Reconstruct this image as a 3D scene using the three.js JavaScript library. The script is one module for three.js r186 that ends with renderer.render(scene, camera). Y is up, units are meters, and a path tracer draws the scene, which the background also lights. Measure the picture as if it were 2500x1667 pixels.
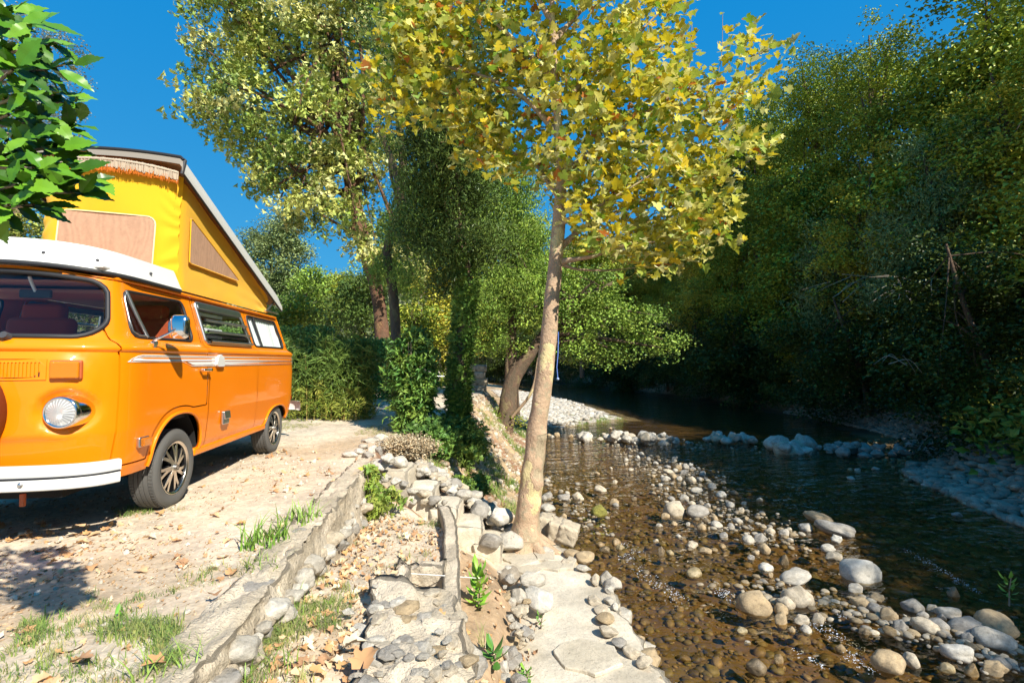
import * as THREE from 'three';
import { mergeGeometries, mergeVertices, toCreasedNormals } from 'three/addons/utils/BufferGeometryUtils.js';
import { RoundedBoxGeometry } from 'three/addons/geometries/RoundedBoxGeometry.js';
import { ImprovedNoise } from 'three/addons/math/ImprovedNoise.js';

// ---------------------------------------------------------------- camera, sky, sun, exposure
const scene = new THREE.Scene();
const FOC = 1215, HORIZON = 47, EYE = 1.17;                       // focal length in pixels of the 2500 px wide photograph
const camera = new THREE.PerspectiveCamera(2 * Math.atan(833.5 / FOC) * 180 / Math.PI, 2500 / 1667, 0.05, 1500);
const PITCH = Math.atan2(HORIZON, FOC);
camera.position.set(0, EYE, 0);
camera.rotation.x = PITCH;

{ // clear blue sky: paler towards the horizon and a little brighter round the sun
  const W = 256, H = 128, data = new Float32Array(W * H * 4);
  const sd = new THREE.Vector3(0.480, 0.656, 0.582).normalize();
  for (let j = 0; j < H; j++) for (let i = 0; i < W; i++) {
    const el = ((j + 0.5) / H - 0.5) * Math.PI, az = ((i + 0.5) / W - 0.5) * 2 * Math.PI;
    const s = Math.max(0, Math.sin(el)), t = Math.pow(1 - s, 3.2);
    const dx = Math.cos(az) * Math.cos(el), dy = Math.sin(el), dz = Math.sin(az) * Math.cos(el);
    const g = 0.04 * Math.pow(Math.max(0, dx * sd.x + dy * sd.y + dz * sd.z), 8);
    const o = (j * W + i) * 4;
    data[o] = 0.001 + 0.065 * t + g; data[o + 1] = 0.150 + 0.15 * t + g; data[o + 2] = 0.40 + 0.11 * t + g; data[o + 3] = 1;
  }
  const sky = new THREE.DataTexture(data, W, H, THREE.RGBAFormat, THREE.FloatType);
  sky.mapping = THREE.EquirectangularReflectionMapping; sky.magFilter = THREE.LinearFilter; sky.needsUpdate = true;
  scene.background = sky; scene.environment = sky;
}
const sun = new THREE.DirectionalLight(new THREE.Color(1, 0.94, 0.83), 5);
sun.position.set(48.0, 65.6, 50.2);                                // over the right bank, behind the camera, 41 degrees up
sun.castShadow = true;
sun.shadow.mapSize.set(4096, 4096);
Object.assign(sun.shadow.camera, { left: -40, right: 40, top: 40, bottom: -40, near: 1, far: 220 });
sun.target.position.set(0, 0, -8);
scene.add(sun, sun.target);

const renderer = new THREE.WebGLRenderer({ antialias: true });
renderer.toneMapping = THREE.LinearToneMapping;
renderer.toneMappingExposure = 1.7;
renderer.shadowMap.enabled = true;

// ---------------------------------------------------------------- helpers
function rng(seed) { let a = seed >>> 0; return () => { a = (a + 0x6d2b79f5) | 0; let t = Math.imul(a ^ (a >>> 15), 1 | a); t = (t + Math.imul(t ^ (t >>> 7), 61 | t)) ^ t; return ((t ^ (t >>> 14)) >>> 0) / 4294967296; }; }
const R = rng(7);
const rr = (a, b, r = R) => a + (b - a) * r();
const lerp = (a, b, t) => a + (b - a) * t, clamp = (x, a = 0, b = 1) => Math.min(b, Math.max(a, x));
const sstep = (a, b, x) => { const t = clamp((x - a) / (b - a)); return t * t * (3 - 2 * t); };
const PN = new ImprovedNoise();
const N2 = (x, y, s = 0) => PN.noise(x, y, s * 7.31 + 0.5);
const N3 = (x, y, z) => PN.noise(x, y, z);
const fbm2 = (x, y, o = 3, s = 0) => { let a = 0, w = 0.5; for (let i = 0; i < o; i++, w *= 0.5, x *= 2.03, y *= 2.03) a += w * N2(x, y, s + i); return a; };
const V = (x, y, d) => new THREE.Vector3(x, y, -d);                // d: metres ahead of the camera
function ray(px, py) { const vx = (px - 1250) / FOC, vy = (833.5 - py) / FOC, c = Math.cos(PITCH), s = Math.sin(PITCH); return [vx, vy * c + s, c - vy * s]; }
function atY(px, py, y) { const r = ray(px, py), t = (y - EYE) / r[1]; return [r[0] * t, y, r[2] * t]; }        // [x, y, d]
function atD(px, py, d) { const r = ray(px, py), t = d / r[2]; return [r[0] * t, EYE + r[1] * t, d]; }
function table(rows) { return (x) => { if (x <= rows[0][0]) return rows[0][1]; for (let i = 1; i < rows.length; i++) if (x <= rows[i][0]) { const a = rows[i - 1], b = rows[i]; return lerp(a[1], b[1], (x - a[0]) / (b[0] - a[0])); } return rows[rows.length - 1][1]; }; }
const used = new Map();
function numbered(name) { const n = used.get(name) ?? 0; used.set(name, n + 1); return n ? name + '_' + String(n).padStart(3, '0') : name; }
function tag(o, label, category, group, kind) { if (label) o.userData.label = label; if (category) o.userData.category = category; if (group) o.userData.group = group; if (kind) o.userData.kind = kind; return o; }
function mesh(name, geo, mat, parent) { const m = new THREE.Mesh(geo, mat); m.name = parent ? name : numbered(name); m.castShadow = m.receiveShadow = true; (parent ?? scene).add(m); return m; }
function thing(name, label, category, pos = [0, 0, 0], turn = 0, group) { const o = new THREE.Group(); o.name = numbered(name); o.position.set(...pos); o.rotation.y = turn; scene.add(o); return tag(o, label, category, group); }
function part(name, parent, geo, mat, label) { const m = mesh(name, geo, mat, parent); if (label) m.userData.label = label; return m; }
function instanced(name, parent, geo, mat, mats, cols) {
  const im = new THREE.InstancedMesh(geo, mat, mats.length); im.name = parent ? name : numbered(name); im.castShadow = im.receiveShadow = true; im.frustumCulled = false;
  mats.forEach((m, i) => im.setMatrixAt(i, m));
  if (cols) cols.forEach((c, i) => im.setColorAt(i, c));
  im.userData.kind = 'stuff'; (parent ?? scene).add(im); return im;
}
const _q = new THREE.Quaternion(), _e = new THREE.Euler(), _p = new THREE.Vector3(), _s = new THREE.Vector3();
function mat4(p, rx, ry, rz, sx, sy = sx, sz = sx) { return new THREE.Matrix4().compose(_p.copy(p), _q.setFromEuler(_e.set(rx, ry, rz)), _s.set(sx, sy, sz)); }
function bufGeo(pos, idx, uv, col) {
  const g = new THREE.BufferGeometry(); g.setAttribute('position', new THREE.Float32BufferAttribute(pos, 3));
  if (uv) g.setAttribute('uv', new THREE.Float32BufferAttribute(uv, 2)); if (col) g.setAttribute('color', new THREE.Float32BufferAttribute(col, 3));
  if (idx) g.setIndex(idx); g.computeVertexNormals(); return g;
}
const flat = (g) => { const q = g.index ? g.toNonIndexed() : g; q.computeVertexNormals(); return q; };
function join(list) { const hasUv = list.every((g) => g.attributes.uv); return mergeGeometries(list.map((g) => { const q = g.index ? g.toNonIndexed() : g.clone(); for (const k of Object.keys(q.attributes)) if (!(k === 'position' || k === 'normal' || (k === 'uv' && hasUv))) q.deleteAttribute(k); return q; })); }
const xf = (g, x = 0, y = 0, z = 0, rx = 0, ry = 0, rz = 0, s = 1) => g.applyMatrix4(new THREE.Matrix4().compose(new THREE.Vector3(x, y, z), new THREE.Quaternion().setFromEuler(new THREE.Euler(rx, ry, rz)), typeof s === 'number' ? new THREE.Vector3(s, s, s) : new THREE.Vector3(...s)));
const rbox = (w, h, d, r = 0.01, seg = 2) => new RoundedBoxGeometry(w, h, d, seg, Math.min(r, w / 2.01, h / 2.01, d / 2.01));
// tapered tube along points [x, y, z, r] with uneven girth
function limb(pts, seg = 8, steps = 4, bump = 0, seed = 1) {
  const curve = new THREE.CatmullRomCurve3(pts.map((p) => new THREE.Vector3(p[0], p[1], p[2]))), n = (pts.length - 1) * steps;
  const pos = [], idx = [], uv = []; let len = 0, last = null;
  const up = new THREE.Vector3(0.31, 0.05, 0.95);
  for (let i = 0; i <= n; i++) {
    const t = i / n, c = curve.getPoint(t), tg = curve.getTangent(t), k = t * (pts.length - 1), a = Math.min(pts.length - 2, Math.floor(k)), r = lerp(pts[a][3], pts[a + 1][3], k - a);
    if (last) len += c.distanceTo(last); last = c.clone();
    const u = new THREE.Vector3().crossVectors(up, tg).normalize(), w = new THREE.Vector3().crossVectors(tg, u);
    for (let j = 0; j <= seg; j++) {
      const an = (j % seg) / seg * Math.PI * 2; let q = r;
      if (bump) q *= 1 + bump * (N3(Math.cos(an) * 1.3 + seed * 9.7, len * 1.4 / Math.max(0.25, r * 4), Math.sin(an) * 1.3 + seed) + 0.6 * N3(Math.cos(an) * 3 + seed, len * 5, Math.sin(an) * 3));
      const e = new THREE.Vector3().addScaledVector(u, Math.cos(an) * q).addScaledVector(w, Math.sin(an) * q).add(c);
      pos.push(e.x, e.y, e.z); uv.push(j / seg * Math.max(0.4, Math.round(r * 6.28 / 0.5) * 0.5), len);
      if (i < n && j < seg) { const A = i * (seg + 1) + j, B = A + seg + 1; idx.push(A, A + 1, B, A + 1, B + 1, B); }
    }
  }
  const g = bufGeo(pos, idx, uv); const nrm = g.attributes.normal;
  for (let i = 0; i <= n; i++) { const A = i * (seg + 1), B = A + seg; for (let c = 0; c < 3; c++) { const m = (nrm.array[A * 3 + c] + nrm.array[B * 3 + c]) / 2; nrm.array[A * 3 + c] = nrm.array[B * 3 + c] = m; } }
  return g;
}

// ---------------------------------------------------------------- textures: what surfaces are made of
function field(size, p0, oct, seed, gain = 0.5, py = 1) {               // tileable noise 0..1
  const out = new Float32Array(size * size); let amp = 1, tot = 0;
  for (let o = 0; o < oct; o++, amp *= gain) {
    const pu = p0 << o, pv = Math.max(1, Math.round(pu * py)), r = rng(seed * 977 + o * 131 + 5), L = new Float32Array(pu * pv); for (let i = 0; i < L.length; i++) L[i] = r();
    tot += amp;
    for (let y = 0; y < size; y++) {
      const fy = y / size * pv, y0 = Math.floor(fy), ty = fy - y0, sy = ty * ty * (3 - 2 * ty), ya = (y0 % pv) * pu, yb = ((y0 + 1) % pv) * pu;
      for (let x = 0; x < size; x++) {
        const fx = x / size * pu, x0 = Math.floor(fx), tx = fx - x0, sx = tx * tx * (3 - 2 * tx), xa = x0 % pu, xb = (x0 + 1) % pu;
        const a = L[ya + xa], b = L[ya + xb], c = L[yb + xa], d = L[yb + xb];
        out[y * size + x] += amp * (a + (b - a) * sx + (c + (d - c) * sx - a - (b - a) * sx) * sy);
      }
    }
  }
  let mn = 1e9, mx = -1e9; for (const v of out) { if (v < mn) mn = v; if (v > mx) mx = v; }
  for (let i = 0; i < out.length; i++) out[i] = (out[i] - mn) / (mx - mn);
  return out;
}
const toS = (l) => 255 * (l <= 0.0031308 ? l * 12.92 : 1.055 * Math.pow(l, 1 / 2.4) - 0.055);
function canvasTex(size, fn, draw, srgb = true, w = size) {
  const c = document.createElement('canvas'); c.width = w; c.height = size; const x = c.getContext('2d'), im = x.createImageData(w, size);
  for (let i = 0; i < w * size; i++) { const v = fn(i, i % w, Math.floor(i / w)); const o = i * 4; im.data[o] = srgb ? toS(clamp(v[0])) : v[0] * 255; im.data[o + 1] = srgb ? toS(clamp(v[1])) : v[1] * 255; im.data[o + 2] = srgb ? toS(clamp(v[2])) : v[2] * 255; im.data[o + 3] = 255; }
  x.putImageData(im, 0, 0); if (draw) draw(x, w, size);
  const t = new THREE.CanvasTexture(c); t.wrapS = t.wrapT = THREE.RepeatWrapping; if (srgb) t.colorSpace = THREE.SRGBColorSpace; t.magFilter = THREE.LinearFilter; return t;
}
const rep = (t, u, v = u) => { const c = t.clone(); c.repeat.set(u, v); c.needsUpdate = true; return c; };
const css = (r, g, b, a = 1) => `rgba(${Math.round(toS(r))},${Math.round(toS(g))},${Math.round(toS(b))},${a})`;

const S = 1024, fA = field(S, 4, 7, 1, 0.62), fB = field(S, 16, 6, 2, 0.7), fC = field(S, 64, 4, 3, 0.8), fD = field(S, 3, 5, 4, 0.5);
function flecks(n, seed, cols, lmin, lmax, wmin, wmax) { return (x, w, h) => { const r = rng(seed); x.lineCap = 'round'; for (let i = 0; i < n; i++) { const a = r() * 6.28, l = lerp(lmin, lmax, r()), px = r() * w, py = r() * h, k = cols[Math.floor(r() * cols.length)], s = lerp(0.8, 1.15, r()); x.strokeStyle = css(k[0] * s, k[1] * s, k[2] * s, 0.85); x.lineWidth = lerp(wmin, wmax, r()); for (const ox of [0, w, -w]) for (const oy of [0, h, -h]) { if (ox && px > lmax && px < w - lmax) continue; if (oy && py > lmax && py < h - lmax) continue; x.beginPath(); x.moveTo(px + ox, py + oy); x.quadraticCurveTo(px + ox + Math.cos(a) * l / 2 + 2, py + oy + Math.sin(a) * l / 2, px + ox + Math.cos(a + 0.3) * l, py + oy + Math.sin(a + 0.3) * l); x.stroke(); } } }; }
const sandTex = canvasTex(S, (i) => { const a = fA[i], b = fB[i], c = fC[i], k = 0.55 + 0.42 * a + 0.32 * (b - 0.5) + 0.5 * (c - 0.5), h = fD[i]; return [0.75 * k, (0.65 - 0.04 * h) * k, (0.51 - 0.07 * h) * k]; },
  (x, w, h) => { flecks(3200, 3, [[0.42, 0.28, 0.16], [0.38, 0.27, 0.17], [0.52, 0.37, 0.21]], 3, 14, 0.6, 1.5)(x, w, h); flecks(1500, 4, [[0.85, 0.7, 0.48], [0.8, 0.62, 0.4]], 5, 26, 0.7, 1.6)(x, w, h); flecks(900, 5, [[0.75, 0.72, 0.66], [0.45, 0.4, 0.34]], 1, 3, 2, 4.5)(x, w, h); });
const sandBump = canvasTex(S, (i) => { const v = clamp(0.45 * fA[i] + 0.35 * fB[i] + 0.35 * fC[i]); return [v, v, v]; }, null, false);
const rockTex = canvasTex(S, (i) => { const k = 0.5 + 0.5 * fA[i] + 0.4 * (fC[i] - 0.5), l = sstep(0.5, 0.8, 0.5 * fB[i] + 0.5 * fC[i]) * sstep(0.3, 0.7, fD[i]), m = 1 - 0.55 * l; return [0.86 * k * m, (0.82 - 0.03 * fD[i]) * k * m, (0.74 - 0.07 * fD[i]) * k * m]; },
  flecks(1300, 8, [[0.16, 0.15, 0.14], [0.24, 0.22, 0.2]], 1, 4, 1, 4));
const rockBump = canvasTex(S, (i) => { const v = clamp(0.6 * fA[i] + 0.3 * fB[i] + 0.2 * fC[i]); return [v, v, v]; }, flecks(900, 8, [[0.05, 0.05, 0.05]], 1, 5, 1, 4), false);
const concTex = canvasTex(S, (i) => { const k = 0.62 + 0.34 * fA[i] + 0.3 * (fC[i] - 0.5), m = 1 - 0.22 * sstep(0.35, 0.8, fD[i]) - 0.25 * sstep(0.55, 0.9, fB[i] * 0.5 + fC[i] * 0.5); return [0.80 * k * m, (0.735 - 0.02 * fD[i]) * k * m, (0.63 - 0.06 * fD[i]) * k * m]; },
  (x, w, h) => { flecks(2600, 12, [[0.2, 0.17, 0.14], [0.3, 0.26, 0.2], [0.36, 0.32, 0.27]], 1, 5, 0.8, 3.2)(x, w, h); flecks(60, 13, [[0.3, 0.25, 0.2]], 60, 200, 0.7, 1.6)(x, w, h); });
const barkTex = canvasTex(S, (i) => { const a = fA[i], d = fD[i], k = 0.7 + 0.35 * fC[i] - 0.15 + 0.25 * (fB[i] - 0.5), y = sstep(0.60, 0.66, a), g = sstep(0.42, 0.36, a) * 0.7; return [lerp(lerp(0.60, 0.44, g), 0.80, y) * k, lerp(lerp(0.43, 0.39, g), 0.69, y) * k, lerp(lerp(0.31, 0.28, g), 0.40, y) * k]; },
  flecks(2200, 21, [[0.3, 0.2, 0.13], [0.62, 0.5, 0.38], [0.4, 0.28, 0.2]], 3, 14, 0.8, 2.4));
const barkBump = canvasTex(S, (i) => { const v = clamp(0.5 * sstep(0.55, 0.62, fA[i]) * -0.4 + 0.5 * fA[i] + 0.35 * fB[i] + 0.2 * fC[i]); return [v, v, v]; }, null, false);
const fR = field(512, 3, 5, 31, 0.55, 2.4);
const rippleBump = canvasTex(512, (i) => { const v = 1 - Math.abs(2 * fR[i] - 1); return [v, v, v]; }, null, false);
const leafBump = canvasTex(256, (i, x, y) => { const v = 0.5 + 0.5 * Math.sin((x + Math.abs(y - 128) * 1.1) * 0.25) * 0.5 - 0.8 * Math.exp(-Math.abs(y - 128) / 5) * 0.5; return [clamp(v), clamp(v), clamp(v)]; }, null, false);

const M = {};
const std = (o) => new THREE.MeshStandardMaterial(o), phys = (o) => new THREE.MeshPhysicalMaterial(o);
const lin = (r, g, b) => new THREE.Color().setRGB(r, g, b);
M.ground = std({ map: rep(sandTex, 1 / 2.3), bumpMap: rep(sandBump, 1 / 2.3), bumpScale: 0.01, roughness: 0.95, vertexColors: true });
M.rock = std({ map: rep(rockTex, 1.3), bumpMap: rep(rockBump, 1.3), bumpScale: 0.02, roughness: 0.85 });
M.rockTint = std({ map: rep(rockTex, 1.3), bumpMap: rep(rockBump, 1.3), bumpScale: 0.02, roughness: 0.8, vertexColors: true });
M.pale = std({ color: lin(0.95, 0.92, 0.86), map: rep(concTex, 1 / 1.3), bumpMap: rep(rockBump, 1 / 1.2), bumpScale: 0.014, roughness: 0.92 });
M.concrete = std({ color: lin(0.90, 0.84, 0.75), map: rep(concTex, 1 / 1.1), bumpMap: rep(rockBump, 1 / 0.8), bumpScale: 0.03, roughness: 0.92 });
M.bark = std({ color: lin(1, 0.96, 0.84), map: rep(barkTex, 0.9, 0.7), bumpMap: rep(barkBump, 0.9, 0.7), bumpScale: 0.03, roughness: 0.9 });
M.darkBark = std({ map: rep(barkTex, 1, 0.6), color: lin(0.36, 0.32, 0.28), bumpMap: rep(barkBump, 1, 0.6), bumpScale: 0.06, roughness: 0.95 });
M.redBark = std({ map: rep(barkTex, 1, 0.6), color: lin(0.40, 0.27, 0.21), bumpMap: rep(barkBump, 1, 0.6), bumpScale: 0.06, roughness: 0.95 });
M.twig = std({ color: lin(0.26, 0.2, 0.15), roughness: 0.95 });
M.paleTwig = std({ color: lin(0.38, 0.32, 0.25), roughness: 0.95 });
M.leaf = phys({ color: 0xffffff, roughness: 0.55, transmission: 0.28, specularIntensity: 0.5, side: THREE.DoubleSide });
M.dryLeaf = std({ color: 0xffffff, roughness: 0.85, side: THREE.DoubleSide });

// ---------------------------------------------------------------- ground: one sheet from the camp to the far hills
// rows: distance d, then [x, y] across: camp ground, wall top, wall foot, terrace edge, foot of kerb, bed edge, path left, path right, river bed edge, mid river, right shore, bank top, slope, far slope
const SECTIONS = [
  [-30, [-1.18, 0], [-1.12, -0.14], [-0.3, -0.2], [-0.25, -0.25], [-0.2, -0.3], [-0.05, -1.1], [1.45, -1.1], [1.6, -1.55], [5, -1.68], [8, -1.35], [11, 0.0]],
  [1.5, [-1.18, 0], [-1.12, -0.14], [-0.3, -0.22], [-0.25, -0.25], [-0.2, -0.3], [-0.03, -1.1], [1.38, -1.1], [1.5, -1.5], [5, -1.66], [8, -1.35], [11, 0.0]],
  [2.6, [-1.3, 0], [-1.25, -0.18], [-0.5, -0.3], [-0.42, -0.45], [-0.2, -0.6], [-0.02, -1.1], [1.27, -1.1], [1.37, -1.5], [5, -1.66], [8, -1.35], [11, 0.0]],
  [3.6, [-1.43, 0], [-1.38, -0.33], [-0.53, -0.4], [-0.44, -0.74], [-0.14, -0.85], [0.03, -1.1], [1.1, -1.1], [1.2, -1.5], [5, -1.66], [8, -1.35], [11, 0.0]],
  [4.4, [-1.52, 0], [-1.47, -0.43], [-0.58, -0.46], [-0.47, -0.76], [-0.1, -0.86], [0.08, -1.1], [0.98, -1.1], [1.08, -1.5], [5, -1.66], [8.1, -1.35], [11, 0.0]],
  [5.2, [-1.6, 0], [-1.55, -0.5], [-0.65, -0.5], [-0.52, -0.82], [-0.25, -0.95], [-0.1, -1.1], [0.86, -1.1], [1.0, -1.5], [5, -1.66], [8.3, -1.35], [11, 0.0]],
  [5.6, [-1.64, 0], [-1.5, -0.32], [-1.0, -0.62], [-0.7, -0.84], [-0.45, -0.98], [-0.2, -1.1], [0.75, -1.1], [0.9, -1.5], [5, -1.66], [8.3, -1.35], [11.2, 0.0]],
  [6.3, [-1.7, 0], [-1.5, -0.2], [-1.0, -0.55], [-0.6, -0.85], [-0.4, -0.97], [-0.1, -1.08], [0.45, -1.12], [0.62, -1.5], [5, -1.66], [8.4, -1.35], [11.5, 0.0]],
  [7, [-1.68, 0.02], [-1.5, -0.12], [-1.0, -0.4], [-0.7, -0.65], [-0.4, -0.9], [-0.05, -1.12], [0.22, -1.3], [0.4, -1.5], [5, -1.64], [8.4, -1.34], [12, 0.0]],
  [8.5, [-1.5, 0.05], [-1.3, -0.08], [-1.0, -0.35], [-0.7, -0.6], [-0.4, -0.88], [-0.1, -1.15], [0.18, -1.33], [0.35, -1.48], [5, -1.6], [8.6, -1.34], [12.5, 0.0]],
  [11, [-1.2, 0.08], [-1.0, -0.05], [-0.75, -0.35], [-0.5, -0.65], [-0.3, -0.92], [-0.1, -1.16], [0.12, -1.33], [0.3, -1.46], [4.5, -1.56], [9.3, -1.34], [13, 0.0]],
  [14, [-1.05, 0.1], [-0.85, -0.05], [-0.6, -0.35], [-0.35, -0.7], [-0.15, -0.98], [0.05, -1.2], [0.3, -1.34], [0.5, -1.44], [5, -1.55], [12, -1.33], [15, 0.2]],
  [18, [-1.05, 0.1], [-0.85, -0.05], [-0.55, -0.4], [-0.3, -0.8], [-0.05, -1.05], [0.15, -1.22], [0.5, -1.34], [0.9, -1.42], [6, -1.55], [13, -1.33], [16, 0.4]],
  [22, [-1.4, 0.1], [-1.1, -0.1], [-0.8, -0.5], [-0.4, -0.95], [0.0, -1.14], [1.2, -1.2], [4.1, -1.3], [5.7, -1.44], [9, -1.6], [13.3, -1.33], [16, 0.5]],
  [30, [-2.4, 0.1], [-2, -0.1], [-1.6, -0.5], [-1.2, -0.9], [-0.6, -1.12], [1.4, -1.18], [3.5, -1.29], [4.8, -1.46], [8, -1.65], [12.8, -1.33], [15.5, 0.5]],
  [38, [-3.4, 0.1], [-3, -0.1], [-2.6, -0.5], [-2.2, -0.9], [-1.5, -1.14], [0.2, -1.22], [1.6, -1.33], [2.6, -1.48], [6, -1.65], [11, -1.33], [13.5, 0.5]],
  [52, [-5, 0.1], [-4.6, -0.1], [-4.2, -0.5], [-3.8, -0.9], [-3.2, -1.14], [-2.6, -1.25], [-1.6, -1.35], [-0.6, -1.5], [3, -1.65], [8, -1.33], [10.5, 0.5]],
  [74, [-14, 0.1], [-13, -0.1], [-12, -0.5], [-11, -0.9], [-10, -1.14], [-9, -1.25], [-8, -1.35], [-7, -1.5], [-3, -1.65], [0, -1.33], [2.5, 0.6]],
  [95, [-30, 0.4], [-28, 0.4], [-26, 0.4], [-24, 0.4], [-22, 0.5], [-19, 0.5], [-16, 0.6], [-13, 0.7], [-8, 0.8], [-4, 1], [0, 2]],
  [240, [-30, 34], [-28, 34], [-26, 34], [-24, 34], [-22, 34], [-19, 34], [-16, 34], [-13, 35], [-8, 36], [-4, 37], [0, 38]],
  [600, [-30, 70], [-28, 70], [-26, 70], [-24, 70], [-22, 70], [-19, 70], [-16, 70], [-13, 70], [-8, 70], [-4, 70], [0, 70]],
];
function section(d) {
  let i = 1; while (i < SECTIONS.length - 1 && SECTIONS[i][0] < d) i++;
  const a = SECTIONS[i - 1], b = SECTIONS[i], t = clamp((d - a[0]) / (b[0] - a[0])), out = [];
  for (let k = 1; k < a.length; k++) out.push([lerp(a[k][0], b[k][0], t), lerp(a[k][1], b[k][1], t)]);
  const e = out[out.length - 1]; out.push([e[0] + 18, e[1] + 6.5], [e[0] + 90, e[1] + 40], [e[0] + 500, e[1] + 110]);
  return out;
}
function baseH(x, d, sec = section(d)) {
  if (x <= sec[0][0]) return sec[0][1];
  for (let k = 1; k < sec.length; k++) if (x <= sec[k][0]) return lerp(sec[k - 1][1], sec[k][1], (x - sec[k - 1][0]) / Math.max(1e-4, sec[k][0] - sec[k - 1][0]));
  return sec[sec.length - 1][1];
}
const wallX = (d) => section(d)[0][0];
function groundY(x, d, sec) {
  sec = sec ?? section(d);
  let y = baseH(x, d, sec);
  const left = x < sec[0][0] - 0.04, path = x > sec[5][0] && x < sec[6][0] && d < 6;
  const rough = left ? 0.35 : path ? 0.12 : (d > 5.5 && x < sec[7][0] ? 2.2 : 1);
  const fade = 1 / (1 + Math.max(0, d - 12) * 0.05);
  y += rough * (0.03 * N2(x * 1.7, d * 1.7, 1) + 0.014 * N2(x * 5.3, d * 5.3, 2) + 0.006 * N2(x * 14, d * 14, 3)) * fade;
  if (x > -0.8 && x < -0.44 && d > 3.08 && d < 3.76) y -= 0.3 * sstep(-0.8, -0.72, x) * sstep(3.08, 3.16, d) * sstep(3.78, 3.7, d);   // planting pit
  if (left) y += 0.05 * (N2(x * 0.33, d * 0.33, 9)) * sstep(1, 3, sec[0][0] - x);
  if (x > sec[10][0]) y += 0.5 * N2(x * 0.3, d * 0.3, 5);
  if (d > 100) y += 9 * fbm2(x * 0.012, d * 0.012, 3, 6) * sstep(100, 220, d);
  return y;
}
{
  const xs = [], ds = [];
  const grow = (list, a, b, s0, k) => { let x = a, s = s0; while ((b > a) ? x < b : x > b) { list.push(x); x += (b > a ? s : -s); s *= k; } };
  const neg = []; grow(neg, -3.5, -700, 0.06, 1.07); xs.push(...neg.reverse());
  for (let x = -3.44; x < 1.8; x += 0.035) xs.push(x);
  grow(xs, 1.8, 700, 0.06, 1.045);
  const nd = []; grow(nd, 0.9, -40, 0.1, 1.15); ds.push(...nd.reverse());
  for (let d = 0.94; d < 7.4; d += 0.04) ds.push(d);
  grow(ds, 7.4, 620, 0.05, 1.03);
  const nx = xs.length, pos = [], uv = [], col = [], idx = [];
  ds.forEach((d, j) => {
    const sec = section(d);
    xs.forEach((x, i) => {
      pos.push(x, groundY(x, d, sec), -d); uv.push(x, d);
      const n1 = N2(x * 0.7, d * 0.7, 11), n2 = N2(x * 2.6, d * 2.6, 12), n3 = N2(x * 0.12, d * 0.12, 13);
      let c;
      if (x > sec[7][0] - 0.12 && x < sec[9][0] + 0.15) { const k = 1 + 0.5 * n1 + 0.3 * n2, g = sstep(0.0, 0.4, N2(x * 0.5, d * 0.5, 17)) * 0.5; c = [0.27 * k * (1 - 0.3 * g), 0.195 * k, 0.095 * k]; if (d > 17) c = c.map((v) => v * 0.45); }                                   // river bed with brown algae; far part darkened to paint the trees' reflection
      else if (x >= sec[9][0] + 0.15) { c = x < sec[9][0] + 2 ? [0.5, 0.47, 0.42] : [0.16 + 0.05 * n1, 0.15 + 0.05 * n1, 0.09]; }      // right bank soil and litter
      else if (x > sec[4][0] && d > 19 && d < 40) { const k = 1 + 0.2 * n1; c = [0.72 * k, 0.75 * k, 0.80 * k]; }                       // gravel bar
      else if (d > 5.6 && x > sec[0][0]) { const k = 1 + 0.4 * n1 + 0.3 * n2, r = sstep(0.05, 0.35, N2(x * 1.3, d * 0.9, 15)); c = [lerp(0.74, 0.5, r) * k, lerp(0.64, 0.33, r) * k, lerp(0.48, 0.24, r) * k]; }   // earth bank
      else if (d < 5.5 && x > sec[3][0] - 0.02 && x < sec[5][0] + 0.04) { const k = 1 + 0.35 * n1 + 0.35 * n2; c = [0.62 * k, 0.52 * k, 0.42 * k]; }                              // soil bed between kerb and path
      else if (d > 70) c = [0.17 + 0.08 * n3, 0.21 + 0.08 * n3, 0.09];                                                                   // wooded hill floor
      else { // sandy camp ground, darker trodden litter in patches
        const r = sstep(0.0, 0.45, n1 + 0.35 * n2 + (d < 3.4 ? 0.18 : -0.08)); c = [lerp(1.02, 0.8, r), lerp(1.0, 0.74, r), lerp(0.98, 0.66, r)];
        const k = 1 + 0.1 * n3; c = c.map((v) => v * k);
      }
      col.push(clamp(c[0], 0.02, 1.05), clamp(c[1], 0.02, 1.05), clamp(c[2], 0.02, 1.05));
      if (i < nx - 1 && j < ds.length - 1) { const A = j * nx + i, B = A + nx; idx.push(A, A + 1, B, A + 1, B + 1, B); }
    });
  });
  tag(mesh('ground', bufGeo(pos, idx, uv, col), M.ground), 'sandy camp ground sloping down to the stream and up to wooded hills', 'ground', null, 'structure');
}
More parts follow.
